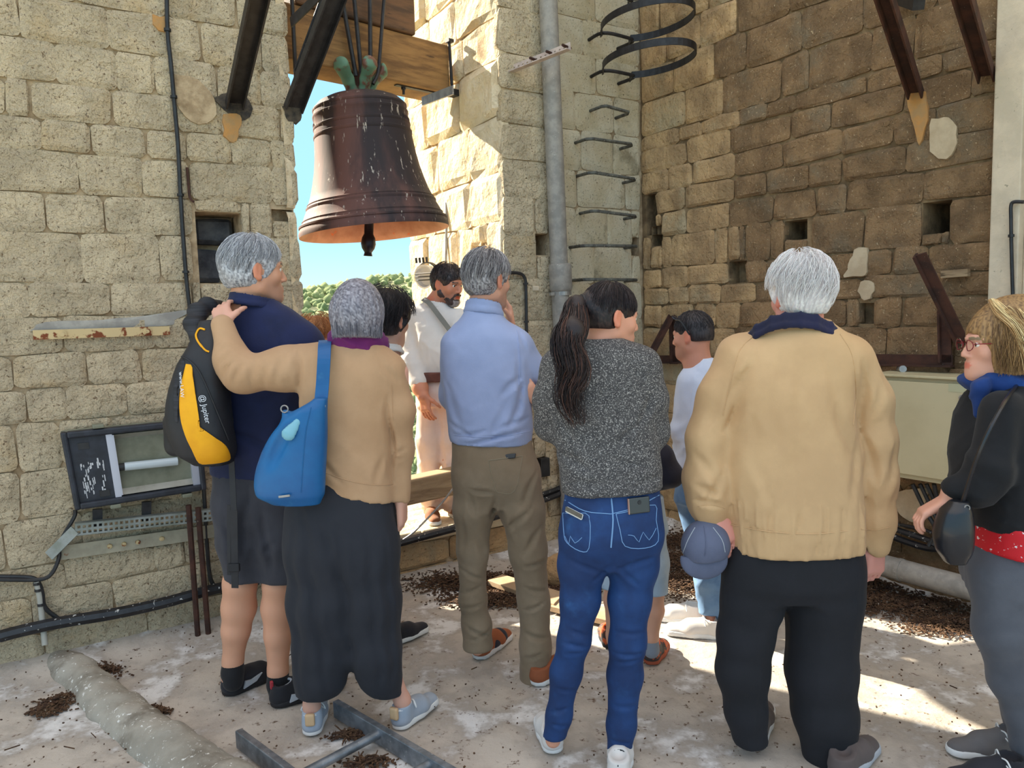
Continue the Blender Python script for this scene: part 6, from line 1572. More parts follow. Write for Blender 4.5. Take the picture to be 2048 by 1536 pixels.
for hx, hy, ty in ((953, 1320, 30), (1066, 1372, 46)):
    o = shoe(f6.e, G(hx, hy), ty, .285, .098, M_tansh, M_wsole, low=True); M_ = axes(math.radians(ty)); h0 = G(hx, hy)
    S = Sdf(); S.cone(h0 + M_ @ A3(0, .115, .030), h0 + M_ @ A3(0, .19, .026), .0475, .046, .01, flat=(0, 0, 1), fk=1.0); S.cut(h0 + A3(0, 0, .022), (0, 0, -1)); S.build('canvas_vamp', M_navyc, o, h=.006)

# ---------------------------------------------------------- 7: girl with the ponytail
M_tweed = mat('speckled_tweed_knit', (80, 78, 78), (62, 60, 62), rough=.9, scale=60, c3=(168, 164, 160), s3=230, t3=(.54, .61), bump=.7, bscale=260, bdist=.002)
M_jean = mat('blue_stretch_denim', (24, 62, 116), (16, 46, 92), rough=.75, scale=7, c4=(48, 96, 152), s4=4, t4=(.55, .75), bump=.25, bscale=400, bdist=.0008)
DK = [(46, 34, 34), (34, 26, 28), (62, 46, 44), (28, 22, 26)]
f7 = Fig('girl with long dark ponytail in speckled grey jumper and tight blue jeans', 2.42, G(1165, 1525))
hd = Head(f7.P(1222, 634, .02), 72, 10, 4 * math.pi / 180, .90, True); hd.skin(f7.B, f7.P(1200, 700, .0), .048, jaw=.92)
f7.limb(f7.B, [(1120, 740, 0, 34), (1095, 850, .04, 38), (1190, 880, .24, 28)], .02); f7.limb(f7.B, [(1295, 730, 0, 44), (1312, 850, .04, 38), (1240, 860, .25, 28)], .02)
hand(f7.B, f7.P(1262, 860, .18), (1.0, -.45, .05), (0, -1, 0), (0, 0, 1), .3, .9); hand(f7.B, f7.P(1190, 880, .24), (-1, -.3, 0), (0, 1, 0), (0, 0, 1), .3, .9)
f7.B.cone(f7.P(1190, 870, .24), f7.P(1262, 860, .18), .024, .022, .02)
for pts in ([(1170, 1050, 0, 60), (1150, 1270, .0, 40), (1118, 1420, .02, 34), (1106, 1480, .02, 32)], [(1270, 1050, 0, 60), (1254, 1280, 0, 40), (1238, 1480, .02, 34), (1234, 1545, .02, 34)]): f7.limb(f7.B, pts, .02)
f7.B.chain([f7.P(1205, 720), f7.P(1220, 980)], [.045, .08], .04)
f7.body(hd.color((222, 158, 130), lips=(.62, .34, .34), brow=(.03, .02, .02)), h=.0058); hd.eyes(f7.e)
def tailroot(S, L, s, M): S.ell(L(0, -.098, .035), A3(.030, .035, .030) * s, M, .03)
hr = hd.hair(f7.e, DK, thick=.009, front=.040, low=-.050, seed=23, n=1500, length=.10, messy=.08, groove=.0012, sr=.0008, lift=.003, extra=tailroot)
tl = strandlock('ponytail', f7.e, [hd.L(0, -.105, .040), hd.L(.0, -.140, .030), f7.P(1146, 650, -.10), f7.P(1134, 690, -.15), f7.P(1146, 740, -.165), f7.P(1138, 790, -.17), f7.P(1158, 850, -.165)], .04, DK + [(92, 62, 52)], n=620, widths=[.016, .030, .046, .046, .046, .040, .026], sr=.0015, seed=4, curl=.014)
S = Sdf(); S.chain([hd.L(0, -.108, .038), hd.L(0, -.135, .030), f7.P(1148, 660, -.12), f7.P(1140, 730, -.150), f7.P(1144, 800, -.155)], [.018, .020, .028, .030, .014], .03); S.disp = lambda p: .003 * nz(p, 60, 3, (1, 1, .2))
V_, F_ = S.mesh(.007); mesh_obj('ponytail_core', V_, F_, M_hair, tl, True, col=np.repeat(np.array(lin((40, 30, 31)))[None], len(V_), 0))
mb = MB(); c_ = hd.L(0, -.118, .036); ax_ = unit(hd.L(0, -.14, .03) - c_); s1_ = unit(np.cross(ax_, [0, 0, 1])); s2_ = np.cross(ax_, s1_); mb.tube([c_ + s1_ * .021 * math.cos(a) + s2_ * .021 * math.sin(a) for a in np.linspace(0, 2 * math.pi, 15)], .006, 6, cap=False); tie = mb.build('hair_tie', M_black, tl, smooth=True)
mb = MB(); mb.obox(f7.P(1163, 636, -.055), A3(.005, 0, .002), A3(0, .004, 0), A3(-.002, 0, .011)); mb.build('hair_clip', M_white, tl, bevel=.002)
S = Sdf(); f7.loft(S, [(1010, 1126, 1322, .125), (930, 1118, 1320, .12), (870, 1108, 1312, .115), (800, 1092, 1304, .115), (740, 1085, 1310, .11), (710, 1094, 1302, .10), (692, 1118, 1280, .085), (676, 1160, 1245, .06)], .03)
f7.limb(S, [(1120, 735, 0, 72), (1102, 800, .0, 62), (1100, 850, .04, 56), (1150, 872, .18, 46)], .04); f7.limb(S, [(1282, 735, 0, 78), (1300, 800, .0, 66), (1306, 862, .03, 58), (1262, 868, .19, 46)], .04)
d0 = drape(.005, 8, 61, (1, 1, .6), .0008); S.disp = folds(f7, [(1290, 790, 1270, 850, 9, 12), (1270, 840, 1220, 880, 7, 14), (1110, 900, 1180, 930, 8, 14), (1200, 900, 1290, 930, 7, 12), (1110, 800, 1140, 880, 7, 14), (1130, 960, 1220, 945, 6, 12), (1250, 965, 1315, 940, 7, 11), (1180, 720, 1110, 780, 5, 16), (1240, 720, 1290, 770, 5, 14)], d0); hemcut(S, f7, 1120, 984, 1324, 972); S.build('jumper', M_tweed, f7.e, h=.009)
S = Sdf(); f7.loft(S, [(1130, 1150, 1295, .08), (1085, 1122, 1322, .118), (1040, 1122, 1324, .125), (975, 1130, 1318, .105)], .03)
f7.limb(S, [(1172, 1070, 0, 104), (1164, 1130, 0, 94), (1160, 1200, 0, 78), (1148, 1280, 0, 64), (1132, 1345, .02, 62), (1118, 1430, .02, 50), (1108, 1480, .02, 48)], .03); f7.limb(S, [(1272, 1070, 0, 104), (1268, 1130, 0, 96), (1260, 1200, 0, 82), (1255, 1285, 0, 72), (1250, 1350, .02, 70), (1243, 1450, .02, 58), (1235, 1550, .02, 46)], .03)
S.disp = folds(f7, [(1130, 1110, 1205, 1128, 6, 8), (1225, 1118, 1312, 1100, 7, 8), (1130, 1250, 1175, 1262, 6, 7), (1122, 1275, 1180, 1285, 7, 8), (1128, 1300, 1170, 1292, 5, 7), (1108, 1370, 1150, 1380, 5, 7), (1098, 1420, 1142, 1412, 6, 7), (1098, 1440, 1140, 1450, 6, 7),
    (1222, 1250, 1290, 1258, 5, 8), (1220, 1290, 1290, 1300, 7, 7), (1222, 1312, 1288, 1306, 6, 7), (1215, 1400, 1280, 1410, 5, 8), (1212, 1470, 1262, 1480, 7, 8), (1210, 1500, 1258, 1508, 7, 7), (1208, 1525, 1258, 1520, 6, 7), (1222, 1100, 1175, 1150, 6, 9), (1225, 1110, 1270, 1160, 6, 9), (1130, 1000, 1190, 1015, 4, 8)], lambda p: .001 * nz(p, 30, 3)); legcut(S, f7, 1180, 1108, 1474, 1236, 1536, .02); j7 = S.build('jeans', M_jean, f7.e, h=.008); t7 = bvh(j7)
M_thr = mat('pale_stitching', (120, 160, 206), rough=.8)
seam(t7, [(1222, 990), (1226, 1040), (1222, 1095)], .0025, M_thr, j7, 'back_seam'); seam(t7, [(1130, 1000), (1170, 1022), (1222, 1028)], .0015, M_thr, j7, 'yoke_seam'); seam(t7, [(1222, 1028), (1270, 1015), (1318, 990)], .0015, M_thr, j7, 'yoke_seam')
for q in ([(1126, 1026), (1128, 1065), (1134, 1085), (1160, 1102), (1178, 1096), (1178, 1032), (1150, 1028), (1126, 1026)], [(1232, 1028), (1240, 1060), (1250, 1092), (1290, 1096), (1316, 1082), (1312, 1040), (1310, 1010), (1270, 1020), (1232, 1028)]):
    seam(t7, q, .0013, M_thr, j7, 'pocket_seam', n=3)
seam(t7, [(1130, 1072), (1138, 1088), (1141, 1072), (1150, 1086), (1164, 1075)], .0011, M_thr, j7, 'pocket_arcs', n=2); seam(t7, [(1256, 1070), (1268, 1072), (1278, 1084), (1286, 1064), (1298, 1080), (1312, 1056)], .0011, M_thr, j7, 'pocket_arcs', n=2)
M_ph = mat('dark_green_phone', (46, 52, 52), rough=.25, coat=.5)
for x, y, ax_, w_, h2, m_, lb in ((1277, 1010, .02, .036, .026, M_ph, 'dark phone standing out of the right back pocket of the blue jeans'), (1150, 1026, -.25, .034, .010, M_white, 'white-edged dark phone in the left back pocket of the blue jeans')):
    h_, nn = hit(t7, x, y); p_ = thing('phone', h_, lb, 'phone'); nn = unit(nn * A3(1, 1, .3)); r_ = unit(np.cross([0, 0, 1.], nn)); u_ = np.cross(nn, r_)
    r2 = r_ * math.cos(ax_) + u_ * math.sin(ax_); u2 = np.cross(nn, r2); mb = MB(); mb.obox(h_ + nn * .004, r2 * w_, nn * .0045, u2 * h2); mb.build('phone_body', m_, p_, bevel=.004)
    if m_ is M_ph:
        mb = MB(); mb.lathe([(0, .002), (.006, .002), (.007, 0)], h_ + nn * .0085 + u2 * .010, nn, 12); mb.build('camera_lens', M_black, p_)
        mb = MB(); mb.obox(h_ + nn * .004 - r2 * w_, r2 * .0012, nn * .0047, u2 * h2 * .95); mb.build('phone_frame', mat('rose_gold_edge', (206, 160, 140), rough=.3, metal=.6), p_)
    else:
        mb = MB(); mb.obox(h_ + nn * .0085 + u2 * .003, r2 * w_ * .98, nn * .001, u2 * h2 * .7); mb.build('screen', M_ph, p_)
for hx, hy, ty in ((1110, 1512, -8), (1236, 1572, 12)): shoe(f7.e, G(hx, hy), ty, .245, .088, M_wshirt, M_wsole, collar=M_black, low=True)

# ---------------------------------------------------------- 8: boy behind her
M_ltden = mat('bleached_denim', (186, 204, 222), (168, 190, 212), rough=.8, scale=10, bump=.3, bscale=300, bdist=.001); M_ndark = cloth('dark_navy_jersey', (30, 30, 48), (24, 24, 40))
f8 = Fig('boy in dark navy top and pale denim shorts hidden behind the girl', 2.98, G(1265, 1325))
hd = Head(f8.P(1232, 790), -20, 5, 0, .90); hd.skin(f8.B, f8.P(1232, 845), .045)
f8.limb(f8.B, [(1180, 890, 0, 32), (1165, 960, .02, 28), (1200, 1010, .15, 22)], .02); hand(f8.B, f8.P(1200, 1010, .15), (.6, .3, -.5), (0, 1, 0), (0, 0, 1), .4, .8)
f8.limb(f8.B, [(1292, 885, 0, 34), (1344, 950, -.02, 30), (1300, 970, .10, 24)], .02); hand(f8.B, f8.P(1298, 972, .12), (-1, .3, 0), (0, 1, 0), (0, 0, 1), .4, .8)
f8.limb(f8.B, [(1232, 1100, .04, 50), (1228, 1200, .06, 40), (1226, 1270, .08, 26), (1226, 1282, .08, 26)], .02); f8.limb(f8.B, [(1300, 1100, 0, 52), (1306, 1190, 0, 42), (1308, 1220, 0, 40), (1302, 1275, 0, 28), (1302, 1300, 0, 28)], .02)
f8.B.chain([f8.P(1235, 880), f8.P(1250, 1040)], [.05, .07], .04); f8.body(hd.color((222, 166, 138)), h=.006); hd.eyes(f8.e)
hd.hair(f8.e, [(96, 70, 50), (80, 58, 42)], thick=.012, front=.04, low=-.06, seed=29, n=500)
S = Sdf(); f8.loft(S, [(1000, 1195, 1306, .085), (930, 1190, 1306, .09), (890, 1185, 1302, .085), (865, 1205, 1280, .07)], .03); f8.limb(S, [(1192, 890, 0, 44), (1168, 960, .02, 38), (1198, 1005, .13, 32)], .03); f8.limb(S, [(1290, 885, -.0, 46), (1322, 915, -.01, 46), (1342, 950, -.02, 44), (1305, 968, .06, 38)], .03)
S.disp = drape(.007, 14, 5); S.build('jersey', M_ndark, f8.e, h=.009)
S = Sdf(); f8.loft(S, [(1060, 1196, 1332, .09), (990, 1200, 1326, .09)], .03); f8.limb(S, [(1232, 1060, .04, 62), (1230, 1185, .05, 52)], .03); f8.limb(S, [(1298, 1060, 0, 66), (1308, 1130, 0, 58), (1309, 1184, 0, 54)], .03); S.disp = drape(.009, 12, 6, (1, 1, .6)); hemcut(S, f8, 1200, 1184, 1340, 1186); S.build('denim_shorts', M_ltden, f8.e, h=.009)
S = Sdf(); f8.limb(S, [(1302, 1280, 0, 32), (1303, 1300, 0, 34)], .01); S.build('sock', cloth('grey_sock', (150, 156, 168)), f8.e, h=.006)
M_orange = mat('orange_brown_trainer', (206, 96, 50), (60, 50, 50), rough=.6, scale=26, contrast=(.44, .5), bump=.2, bscale=100, bdist=.001); M_orng = mat('orange_lining', (230, 100, 50), rough=.6)
shoe(f8.e, G(1298, 1332), 28, .225, .085, M_orange, mat('terracotta_sole', (170, 84, 56), rough=.7), collar=M_orng); shoe(f8.e, G(1222, 1300), 0, .225, .085, M_orange, M_soleb, collar=M_orng)

# ---------------------------------------------------------- 9: man in white tee with sunglasses on his head
f9 = Fig('man in pale tee with sunglasses pushed up on cropped dark hair', 3.42, G(1400, 1265))
M_tee = cloth('white_tee_cotton', (214, 222, 240), (204, 212, 232), wv=260); M_jean2 = mat('washed_denim', (108, 140, 176), (74, 108, 150), rough=.8, scale=6, bump=.3, bscale=300, bdist=.001)
hd = Head(f9.P(1384, 670), -50, 8, 0, .90); hd.skin(f9.B, f9.P(1394, 722), .060)
f9.limb(f9.B, [(1380, 765, -.02, 40), (1362, 860, .0, 34), (1372, 930, .15, 26)], .02); hand(f9.B, f9.P(1372, 930, .15), (.1, .6, -.7), (1, 0, 0), (0, 1, .3), .4, 1)
f9.limb(f9.B, [(1460, 765, .02, 40), (1478, 860, .03, 34), (1450, 930, .2, 26)], .02); hand(f9.B, f9.P(1450, 930, .2), (-.4, .6, -.6), (-1, 0, 0), (0, 1, .3), .4, 1)
for pts in ([(1390, 960, 0, 50), (1402, 1120, 0, 34), (1418, 1235, 0, 26)], [(1450, 960, 0, 60), (1450, 1120, 0, 38), (1446, 1240, 0, 28)]): f9.limb(f9.B, pts, .02)
f9.B.chain([f9.P(1400, 740), f9.P(1415, 940)], [.05, .08], .04); f9.body(hd.color((216, 150, 124), stub=(120, 92, 80)), h=.006); hd.eyes(f9.e)
hd.hair(f9.e, [(52, 46, 48), (40, 36, 38), (66, 58, 60)], thick=.006, front=.052, low=-.038, seed=33, n=1100, length=.022, messy=.3, groove=.0008, lift=.003)
S = Sdf(); f9.loft(S, [(955, 1352, 1474, .12), (880, 1352, 1470, .12), (800, 1352, 1472, .12), (760, 1358, 1470, .11), (735, 1372, 1452, .09), (716, 1385, 1424, .065)], .03); f9.limb(S, [(1382, 765, -.02, 50), (1364, 860, .0, 42), (1366, 915, .10, 38)], .03); f9.limb(S, [(1455, 765, .02, 52), (1474, 850, .03, 44)], .03)
S.disp = wrinkle(.013, 18, 71, (.5, .5, 1.6), .85, 1.15, drape(.009, 11, 72)); S.build('tee_shirt', M_tee, f9.e, h=.009)
S = Sdf(); f9.loft(S, [(1000, 1350, 1472, .12), (945, 1356, 1468, .115)], .03); f9.limb(S, [(1386, 1000, 0, 68), (1404, 1090, 0, 56), (1414, 1160, 0, 46), (1420, 1240, .0, 44)], .03); f9.limb(S, [(1440, 1000, 0, 68), (1442, 1100, 0, 56), (1442, 1170, 0, 48), (1446, 1262, 0, 46)], .03)
S.disp = wrinkle(.013, 16, 75, (.7, .7, 1.5), 0, .8); legcut(S, f9, 1432, 1420, 1226, 1446, 1250); S.build('jeans', M_jean2, f9.e, h=.010)
shoe(f9.e, G(1408, 1244), -75, .28, .095, M_wshirt, M_wsole, lace=M_wsole); shoe(f9.e, G(1448, 1276), -72, .28, .095, M_wshirt, M_wsole, lace=M_wsole)
sg = thing('sunglasses', hd.L(-.07, 0, .06), 'dark sunglasses pushed up on the cropped head of the man in the pale tee', 'sunglasses')
for q in (-1, 1):
    mb = MB(); P_ = smoothpath([hd.L(.058 * q, .050, .088), hd.L(.078 * q, .010, .072), hd.L(.0845 * q, -.02, .020), hd.L(.083 * q, -.028, .0)], 4)
    for k in range(len(P_) - 1): mb.bar(P_[k], P_[k + 1], .007, .004, hd.M[:, 1])
    mb.build('temple_arm', M_black, sg)
    S = Sdf(); S.ell(hd.L(.032 * q, .062, .096), (.026, .018, .004), hd.M @ axes(0, -.85), .002); S.build('lens', mat('dark_lens', (26, 34, 48), rough=.1), sg, h=.004)

# ---------------------------------------------------------- 10: old man in the beige jacket
M_beigej = cloth('beige_cotton_jacket', (208, 170, 124), (198, 160, 116), wv=300, rough=.7); M_blk = cloth('black_wool_trouser', (26, 27, 34), (21, 22, 28), wv=300, sheen=.05); M_navcol = cloth('navy_corduroy', (26, 28, 66), (20, 22, 52))
f10 = Fig('white-haired old man in beige blouson and black trousers seen from behind', 2.46, G(1610, 1520))
hd = Head(f10.P(1598, 590), -8, 6, 0, 1.02); hd.skin(f10.B, f10.P(1600, 650, .0), .060)
f10.limb(f10.B, [(1490, 740, 0, 40), (1420, 880, .0, 40), (1434, 1028, -.01, 32)], .02); hand(f10.B, f10.P(1438, 1030, -.03), (.40, -.12, -1), (-.3, .9, 0), (-.9, -.3, -.3), .30, 1.0)
f10.limb(f10.B, [(1690, 740, 0, 40), (1752, 880, .0, 40), (1752, 1070, .0, 34)], .02); hand(f10.B, f10.P(1752, 1086, .0), (-.05, .02, -1), (-.35, .9, 0), (-.9, -.35, 0), .45, 1.1)
for pts in ([(1520, 1150, 0, 90), (1490, 1330, 0, 60), (1512, 1460, .0, 36), (1514, 1475, .0, 36)], [(1650, 1150, 0, 90), (1645, 1330, 0, 60), (1668, 1500, -.02, 40), (1680, 1530, -.02, 40)]): f10.limb(f10.B, pts, .02)
f10.B.chain([f10.P(1600, 690), f10.P(1590, 1050)], [.06, .09], .05); f10.body(hd.color((226, 156, 140), brow=(.8, .8, .8)), h=.006); hd.eyes(f10.e)
hd.hair(f10.e, [(252, 250, 248), (236, 232, 232), (255, 253, 250), (240, 230, 228), (220, 214, 216)], thick=.017, front=.035, low=-.068, seed=37, n=1500, length=.07, messy=.55, lift=.014, flow=.7, groove=.0035, whorl=(.02, -.05))
S = Sdf(); f10.loft(S, [(1120, 1460, 1716, .155), (1040, 1452, 1718, .165), (950, 1440, 1714, .16), (860, 1440, 1706, .15), (780, 1444, 1706, .145), (720, 1452, 1728, .13), (690, 1478, 1712, .12), (662, 1512, 1680, .10), (642, 1540, 1655, .08)], .03)
f10.limb(S, [(1482, 722, 0, 104), (1442, 790, 0, 84), (1414, 880, -.01, 76), (1412, 960, -.01, 84), (1418, 1004, -.01, 80), (1424, 1044, -.01, 56)], .035); f10.limb(S, [(1692, 722, 0, 104), (1738, 800, 0, 84), (1752, 880, -.01, 76), (1754, 960, -.01, 76), (1752, 1040, -.0, 70), (1752, 1088, .0, 60)], .035)
d0 = drape(.016, 5.5, 81, (1, 1, .28), .001); S.disp = lambda p: d0(p) - .003 * np.clip((1.02 - p[..., 2]) / .06, 0, 1) * np.sin(np.arctan2(p[..., 0] - 1.0, p[..., 1] - 2.46) * 60)
def d10(p):
    x, y, z = p[..., 0], p[..., 1], p[..., 2]; a = np.arctan2(x - .94, y - 2.46); band = np.clip((.93 - z) / .02, 0, 1) * (np.abs(x - .94) < .24)
    return d0(p) - .0025 * band * np.sin(a * 70) - .005 * np.clip((1.05 - z) / .2, 0, 1) * np.maximum(0, np.sin(a * 24 + 2 * np.sin(z * 6))) ** 4 - .0035 * np.clip((z - .99) * 0 + 1, 0, 1) * 0
S.disp = d10; S.disp = folds(f10, [(1490, 690, 1440, 860, 8, 16), (1445, 790, 1475, 720, 8, 12), (1432, 860, 1470, 790, 9, 12), (1430, 940, 1400, 1000, 9, 14), (1385, 900, 1420, 960, 6, 14), (1378, 960, 1425, 985, 9, 11), (1380, 990, 1440, 1005, 9, 10), (1395, 860, 1425, 800, 5, 12),
    (1700, 720, 1712, 860, 11, 14), (1680, 740, 1700, 850, 7, 14), (1740, 760, 1720, 840, 8, 12), (1712, 860, 1735, 960, 9, 13), (1770, 880, 1745, 1010, 7, 14), (1640, 800, 1690, 960, 9, 20), (1620, 700, 1650, 860, 5, 20), (1690, 870, 1660, 1000, 7, 16), (1530, 720, 1500, 960, 5, 22), (1480, 820, 1500, 980, 6, 18), (1560, 760, 1570, 1000, 4, 22),
    (1510, 970, 1515, 1058, 6, 7), (1560, 990, 1562, 1060, 6, 6), (1602, 960, 1610, 1066, 7, 7), (1640, 990, 1645, 1066, 6, 6), (1676, 1000, 1680, 1062, 6, 6), (1480, 1000, 1484, 1052, 5, 6)], d10)
# keep sleeves that reach below the hem: cut only the trunk
jz0 = f10.P(1590, 1092)[2]; xl_, xr_ = f10.P(1452, 1080)[0], f10.P(1722, 1080)[0]
S.cuts.append(lambda p: np.where((p[..., 0] > xl_) & (p[..., 0] < xr_), jz0 - p[..., 2], -1))
jk = S.build('blouson', M_beigej, f10.e, h=.009); t10 = bvh(jk)
seam(t10, [(1458, 1048), (1530, 1062), (1620, 1068), (1712, 1060)], .0016, M_beigej, jk, 'waistband_seam'); seam(t10, [(1512, 668), (1480, 700), (1462, 760), (1446, 830)], .0016, M_beigej, jk, 'armhole_seam'); seam(t10, [(1680, 668), (1704, 710), (1712, 780), (1706, 850)], .0016, M_beigej, jk, 'armhole_seam')
seam(t10, [(1396, 1012), (1424, 1010), (1450, 1016)], .0016, M_beigej, jk, 'cuff_seam'); seam(t10, [(1722, 1058), (1750, 1060), (1780, 1054)], .0016, M_beigej, jk, 'cuff_seam')
S = Sdf(); pc = [(1492, 680, -.00), (1512, 660, -.05), (1542, 644, -.085), (1570, 638, -.10), (1602, 637, -.105), (1634, 641, -.10), (1662, 655, -.08), (1686, 676, -.04), (1700, 694, .01)]
S.chain([f10.P(*q) for q in pc], [.009] * 9, .006, flat=(0, 0, 1), fk=2.3); S.chain([f10.P(x, y + 12, d - .012) for x, y, d in pc], [.007] * 9, .006, flat=(0, 0, 1), fk=1.6); S.build('collar', M_navcol, jk, h=.006)
S = Sdf(); f10.loft(S, [(1185, 1456, 1716, .12), (1155, 1450, 1720, .14), (1100, 1456, 1718, .14), (1060, 1460, 1715, .135)], .03)
f10.limb(S, [(1512, 1140, 0, 134), (1504, 1200, 0, 124), (1490, 1270, 0, 114), (1484, 1340, 0, 108), (1490, 1420, 0, 84), (1504, 1500, .0, 64)], .03); f10.limb(S, [(1648, 1140, 0, 146), (1648, 1200, 0, 144), (1644, 1340, 0, 134), (1652, 1430, -.01, 122), (1662, 1500, -.02, 104), (1664, 1575, -.02, 94)], .03)
S.disp = drape(.010, 7, 91, (1, 1, .15), .0008); legcut(S, f10, 1580, 1508, 1486, 1664, 1545); S.build('trousers', M_blk, f10.e, h=.010)
M_grsh = cloth('grey_brown_shoe', (104, 92, 90), (90, 80, 78), wv=200)
shoe(f10.e, G(1508, 1492), 26, .28, .10, M_grsh, M_wsole, low=True)
o = shoe(f10.e, G(1672, 1560), 48, .28, .10, M_grsh, M_soleg, low=True); M_ = axes(math.radians(48)); h0 = G(1672, 1560)
for k, (x_, y_) in enumerate(((.030, .13), (.030, .16), (.026, .19))):
    mb = MB(); c_ = h0 + M_ @ A3(x_, y_, .058 - .006 * k); mb.tube([c_ + M_ @ A3(.010 * math.cos(a), .008 * math.sin(a), -.006 * math.cos(a)) for a in np.linspace(0, 2 * math.pi, 11)], .003, 5, cap=False); mb.build('vent_rim', M_black, o, smooth=True)
# the cap in his left hand
M_cap = cloth('blue_grey_cap_cloth', (100, 106, 130), (88, 94, 116), wv=240)
cap = thing('cap', f10.P(1410, 1150, -.02), 'blue-grey peaked cap held in the left hand of the old man', 'cap')
S = Sdf(); cc_ = f10.P(1412, 1088, -.035); S.ell(cc_, (.082, .055, .085), None, .01); S.cut(f10.P(1410, 1118, -.03), unit((.1, 0, -1))); S.ell(cc_ + A3(0, .012, -.03), (.070, .045, .085), None, .004, sub=True); S.disp = lambda p: .0025 * nz(p, 22, 2); co = S.build('crown', M_cap, cap, h=.006); tc_ = bvh(co)
seam(tc_, [(1408, 1052), (1412, 1085), (1410, 1112)], .0016, M_cap, co, 'panel_seam'); seam(tc_, [(1390, 1055), (1376, 1080), (1366, 1106)], .0014, M_soleg, co, 'panel_seam'); seam(tc_, [(1426, 1055), (1444, 1080), (1450, 1104)], .0014, M_soleg, co, 'panel_seam')
S = Sdf(); S.ell(f10.P(1408, 1118, -.045), (.080, .020, .068), axes(0, .12), .004); S.cut(f10.P(1408, 1110, -.04), (0, 0, 1)); S.build('peak', M_cap, cap, h=.005)

# ---------------------------------------------------------- 11: blonde woman at the right edge
f11 = Fig('blonde woman in glasses and black jumper at the right edge of the photo', 2.36, G(2050, 1500))
hd = Head(f11.P(1996, 688, .0), -84, 2, 0, .97, True); hd.skin(f11.B, f11.P(2008, 765, .02), .052)
f11.limb(f11.B, [(2010, 830, -.12, 60), (1985, 950, -.14, 50), (1905, 985, -.10, 36), (1890, 1010, -.08, 30)], .02); hand(f11.B, f11.P(1896, 1000, -.09), (-.8, .2, -.5), (0, 0, -1), (0, 1, 0), .5, .92)
f11.limb(f11.B, [(2020, 830, .16, 60), (2010, 950, .18, 50), (1950, 980, .16, 34)], .02); hand(f11.B, f11.P(1950, 980, .16), (-.9, -.3, 0), (0, 0, -1), (0, -1, 0), .5, .92)
for pts in ([(2010, 1150, -.08, 80), (2030, 1330, -.08, 56), (2046, 1480, -.06, 36)], [(2020, 1150, .08, 80), (2030, 1330, .08, 56), (2040, 1450, .08, 36)]): f11.limb(f11.B, pts, .02)
f11.B.chain([f11.P(2010, 800), f11.P(2020, 1080)], [.05, .08], .04); f11.body(hd.color((222, 164, 140), lips=(.62, .36, .34), brow=(.25, .18, .1))); hd.eyes(f11.e)
BL = [(196, 156, 104), (166, 128, 84), (222, 190, 134), (136, 104, 70), (180, 140, 92)]
def vol(S, L, s, M): S.ell(L(0, -.06, .080), A3(.080, .100, .078) * s, M, .04); S.chain([L(0, -.05, .02), L(0, -.07, -.09)], [.085 * s, .075 * s], .04)
hd.hair(f11.e, [(150, 116, 76), (120, 90, 60), (176, 138, 90)], thick=.012, bob=1, seed=41, n=1700, length=.20, messy=.3, lift=.022, extra=vol, sr=.0011)
RL = np.random.RandomState(77)
for k in range(4, 19):
    y_ = .028 - .0095 * k; e_ = RL.uniform(-.012, .012)
    strandlock('loose_lock', f11.e, [hd.L(-.02, y_ + .04, .135 + e_), hd.L(-.065, y_ + .025 + e_, .105), hd.L(-.100, y_ + .005, .045 + e_), hd.L(-.112 + e_ * .6, y_ - .018, -.02), hd.L(-.100, y_ - .035 + e_, -.075 - .02 * RL.rand())], .02, BL + [(240, 214, 160)], n=80, widths=[.010, .018, .020, .016, .008], sr=.0012, seed=k, flat=(0, 0, 1) if False else hd.M[:, 1], curl=.008)
gl = thing('eyeglasses', hd.L(-.03, .1, .0), 'thin red-rimmed eyeglasses worn by the blonde woman', 'glasses'); M_redm = mat('red_metal_frame', (130, 30, 44), rough=.3, metal=.5); M_lens = mat('clear_lens', (250, 252, 252), rough=.02); M_lens.node_tree.nodes['Principled BSDF'].inputs['IOR'].default_value = 1.04; M_lens.node_tree.nodes['Principled BSDF'].inputs['Transmission Weight'].default_value = 1.0
for q in (-1, 1):
    mb = MB(); mb.tube([hd.L((.033 + .022 * math.cos(a)) * q, .108 - .006 * abs(math.cos(a)), .003 + .017 * math.sin(a)) for a in np.linspace(0, 2 * math.pi, 21)], .0014, 6, cap=False); rm_ = mb.build('rim', M_redm, gl, smooth=True)
    mb = MB(); mb.tube([hd.L(.055 * q, .100, .008), hd.L(.072 * q, .06, .008), hd.L(.080 * q, -.01, .004)], .0016, 6); mb.build('temple_arm', M_redm, gl, smooth=True)
    mb = MB(); mb.lathe([(0, .0004), (.021, 0), (.021, -.001), (0, -.0006)], hd.L(.033 * q, .106, .003), hd.M[:, 1], 20); mb.build('lens', M_lens, gl, smooth=True)
mb = MB(); mb.tube([hd.L(-.011, .110, .006), hd.L(0, .114, .010), hd.L(.011, .110, .006)], .0013, 6); mb.build('bridge', M_redm, gl, smooth=True)
M_blkn = cloth('black_fine_knit', (12, 13, 18), (16, 17, 22), wv=120, sheen=.2); M_floral = mat('red_floral_print', (206, 20, 34), (206, 20, 34), rough=.7, scale=5, c3=(236, 226, 226), s3=55, t3=(.64, .67), c4=(20, 18, 26), s4=48, t4=(.66, .69)); M_greyt = cloth('grey_trouser', (92, 94, 102), (80, 82, 90), wv=260)
S = Sdf(); f11.loft(S, [(1068, 1938, 2080, .17), (980, 1930, 2085, .18), (900, 1925, 2085, .18), (840, 1938, 2080, .18), (790, 1962, 2070, .16), (765, 1985, 2050, .10)], .03)
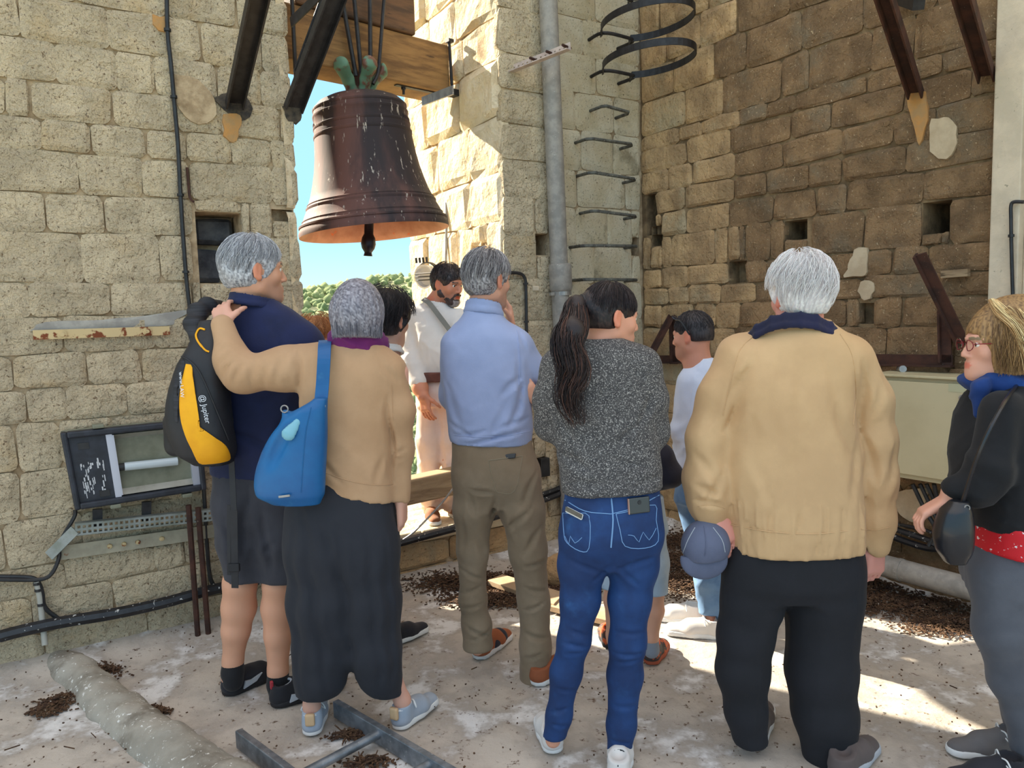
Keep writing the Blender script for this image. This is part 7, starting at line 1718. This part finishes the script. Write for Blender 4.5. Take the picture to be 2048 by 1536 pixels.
f11.limb(S, [(2006, 822, -.12, 84), (1978, 940, -.14, 78), (1950, 975, -.13, 66), (1912, 975, -.11, 50)], .03); f11.limb(S, [(2016, 822, .15, 84), (2005, 940, .18, 70), (1960, 975, .17, 52)], .03)
d0 = drape(.013, 9, 101); S.disp = wrinkle(.009, 20, 102, (.8, .8, 1.2), .9, 1.4, lambda p: .5 * d0(p)); hemcut(S, f11, 1938, 1046, 2060, 1056); sw = S.build('jumper', M_blkn, f11.e, h=.009)
S = Sdf(); f11.loft(S, [(1105, 1938, 2084, .178), (1030, 1938, 2084, .178)], .0); S.disp = drape(.003, 14, 4); hemcut(S, f11, 1938, 1090, 2060, 1096); S.build('floral_blouse', M_floral, f11.e, h=.009)
S = Sdf(); c_ = f11.P(2006, 772, .02); S.chain([c_ + A3(.085 * math.cos(a), .075 * math.sin(a), -.02 * math.cos(a)) for a in np.linspace(0, 2 * math.pi, 13)], [.030] * 13, .02); S.cone(f11.P(1962, 775, -.05), f11.P(1955, 830, -.04), .026, .012, .02); S.disp = lambda p: -.007 * ridge(p, 24, 9, (1, 1, 1.8)); S.build('scarf', cloth('blue_scarf_cloth', (24, 70, 140), (18, 54, 116)), f11.e, h=.007)
S = Sdf(); f11.loft(S, [(1170, 1944, 2088, .17), (1120, 1940, 2084, .165), (1080, 1942, 2080, .16)], .03); f11.limb(S, [(2002, 1150, -.07, 116), (2008, 1260, -.07, 108), (2024, 1360, -.06, 84), (2046, 1430, -.06, 66), (2052, 1490, -.06, 60)], .03); f11.limb(S, [(2020, 1150, .08, 116), (2028, 1300, .08, 96), (2046, 1400, .08, 74), (2048, 1455, .08, 62)], .03)
S.disp = drape(.014, 8, 104, (1, 1, .25)); S.build('trousers', M_greyt, f11.e, h=.010)
shoe(f11.e, f11.P(2052, 1478, .05) * A3(1, 1, 0), -86, .26, .09, cloth('grey_canvas', (110, 106, 106)), M_wsole, lace=M_wsole); shoe(f11.e, f11.P(2056, 1520, -.1) * A3(1, 1, 0), -88, .26, .09, M_shoeb, M_wsole, lace=M_wsole)
hb = thing('handbag', f11.P(1905, 1125, -.06), 'small black leather handbag carried by the blonde woman', 'bag')
M_lea = mat('black_leather', (26, 28, 34), rough=.35, bump=.15, bscale=120, bdist=.001, coat=.2)
S = Sdf(); f11.loft(S, [(1125, 1890, 1930, .03, -.16), (1100, 1876, 1940, .045, -.16), (1060, 1871, 1944, .05, -.16), (1020, 1882, 1942, .04, -.16), (1000, 1900, 1936, .025, -.16)], .02); S.disp = lambda p: .002 * nz(p, 20, 3); S.build('bag_body', M_lea, hb, h=.007)
mb = MB(); mb.tube(smoothpath([f11.P(1925, 1005, -.17), f11.P(1960, 900, -.24), f11.P(2000, 820, -.22), f11.P(2030, 775, -.1), f11.P(2040, 770, .0)], 5), .006, 6); mb.build('bag_strap', M_lea, hb, smooth=True)
mb = MB(); c_ = f11.P(1934, 1016, -.19); mb.tube([c_ + A3(.008 * math.cos(a), 0, .008 * math.sin(a)) for a in np.linspace(0, 2 * math.pi, 11)], .002, 5, cap=False); mb.build('ring', M_galv, hb, smooth=True)
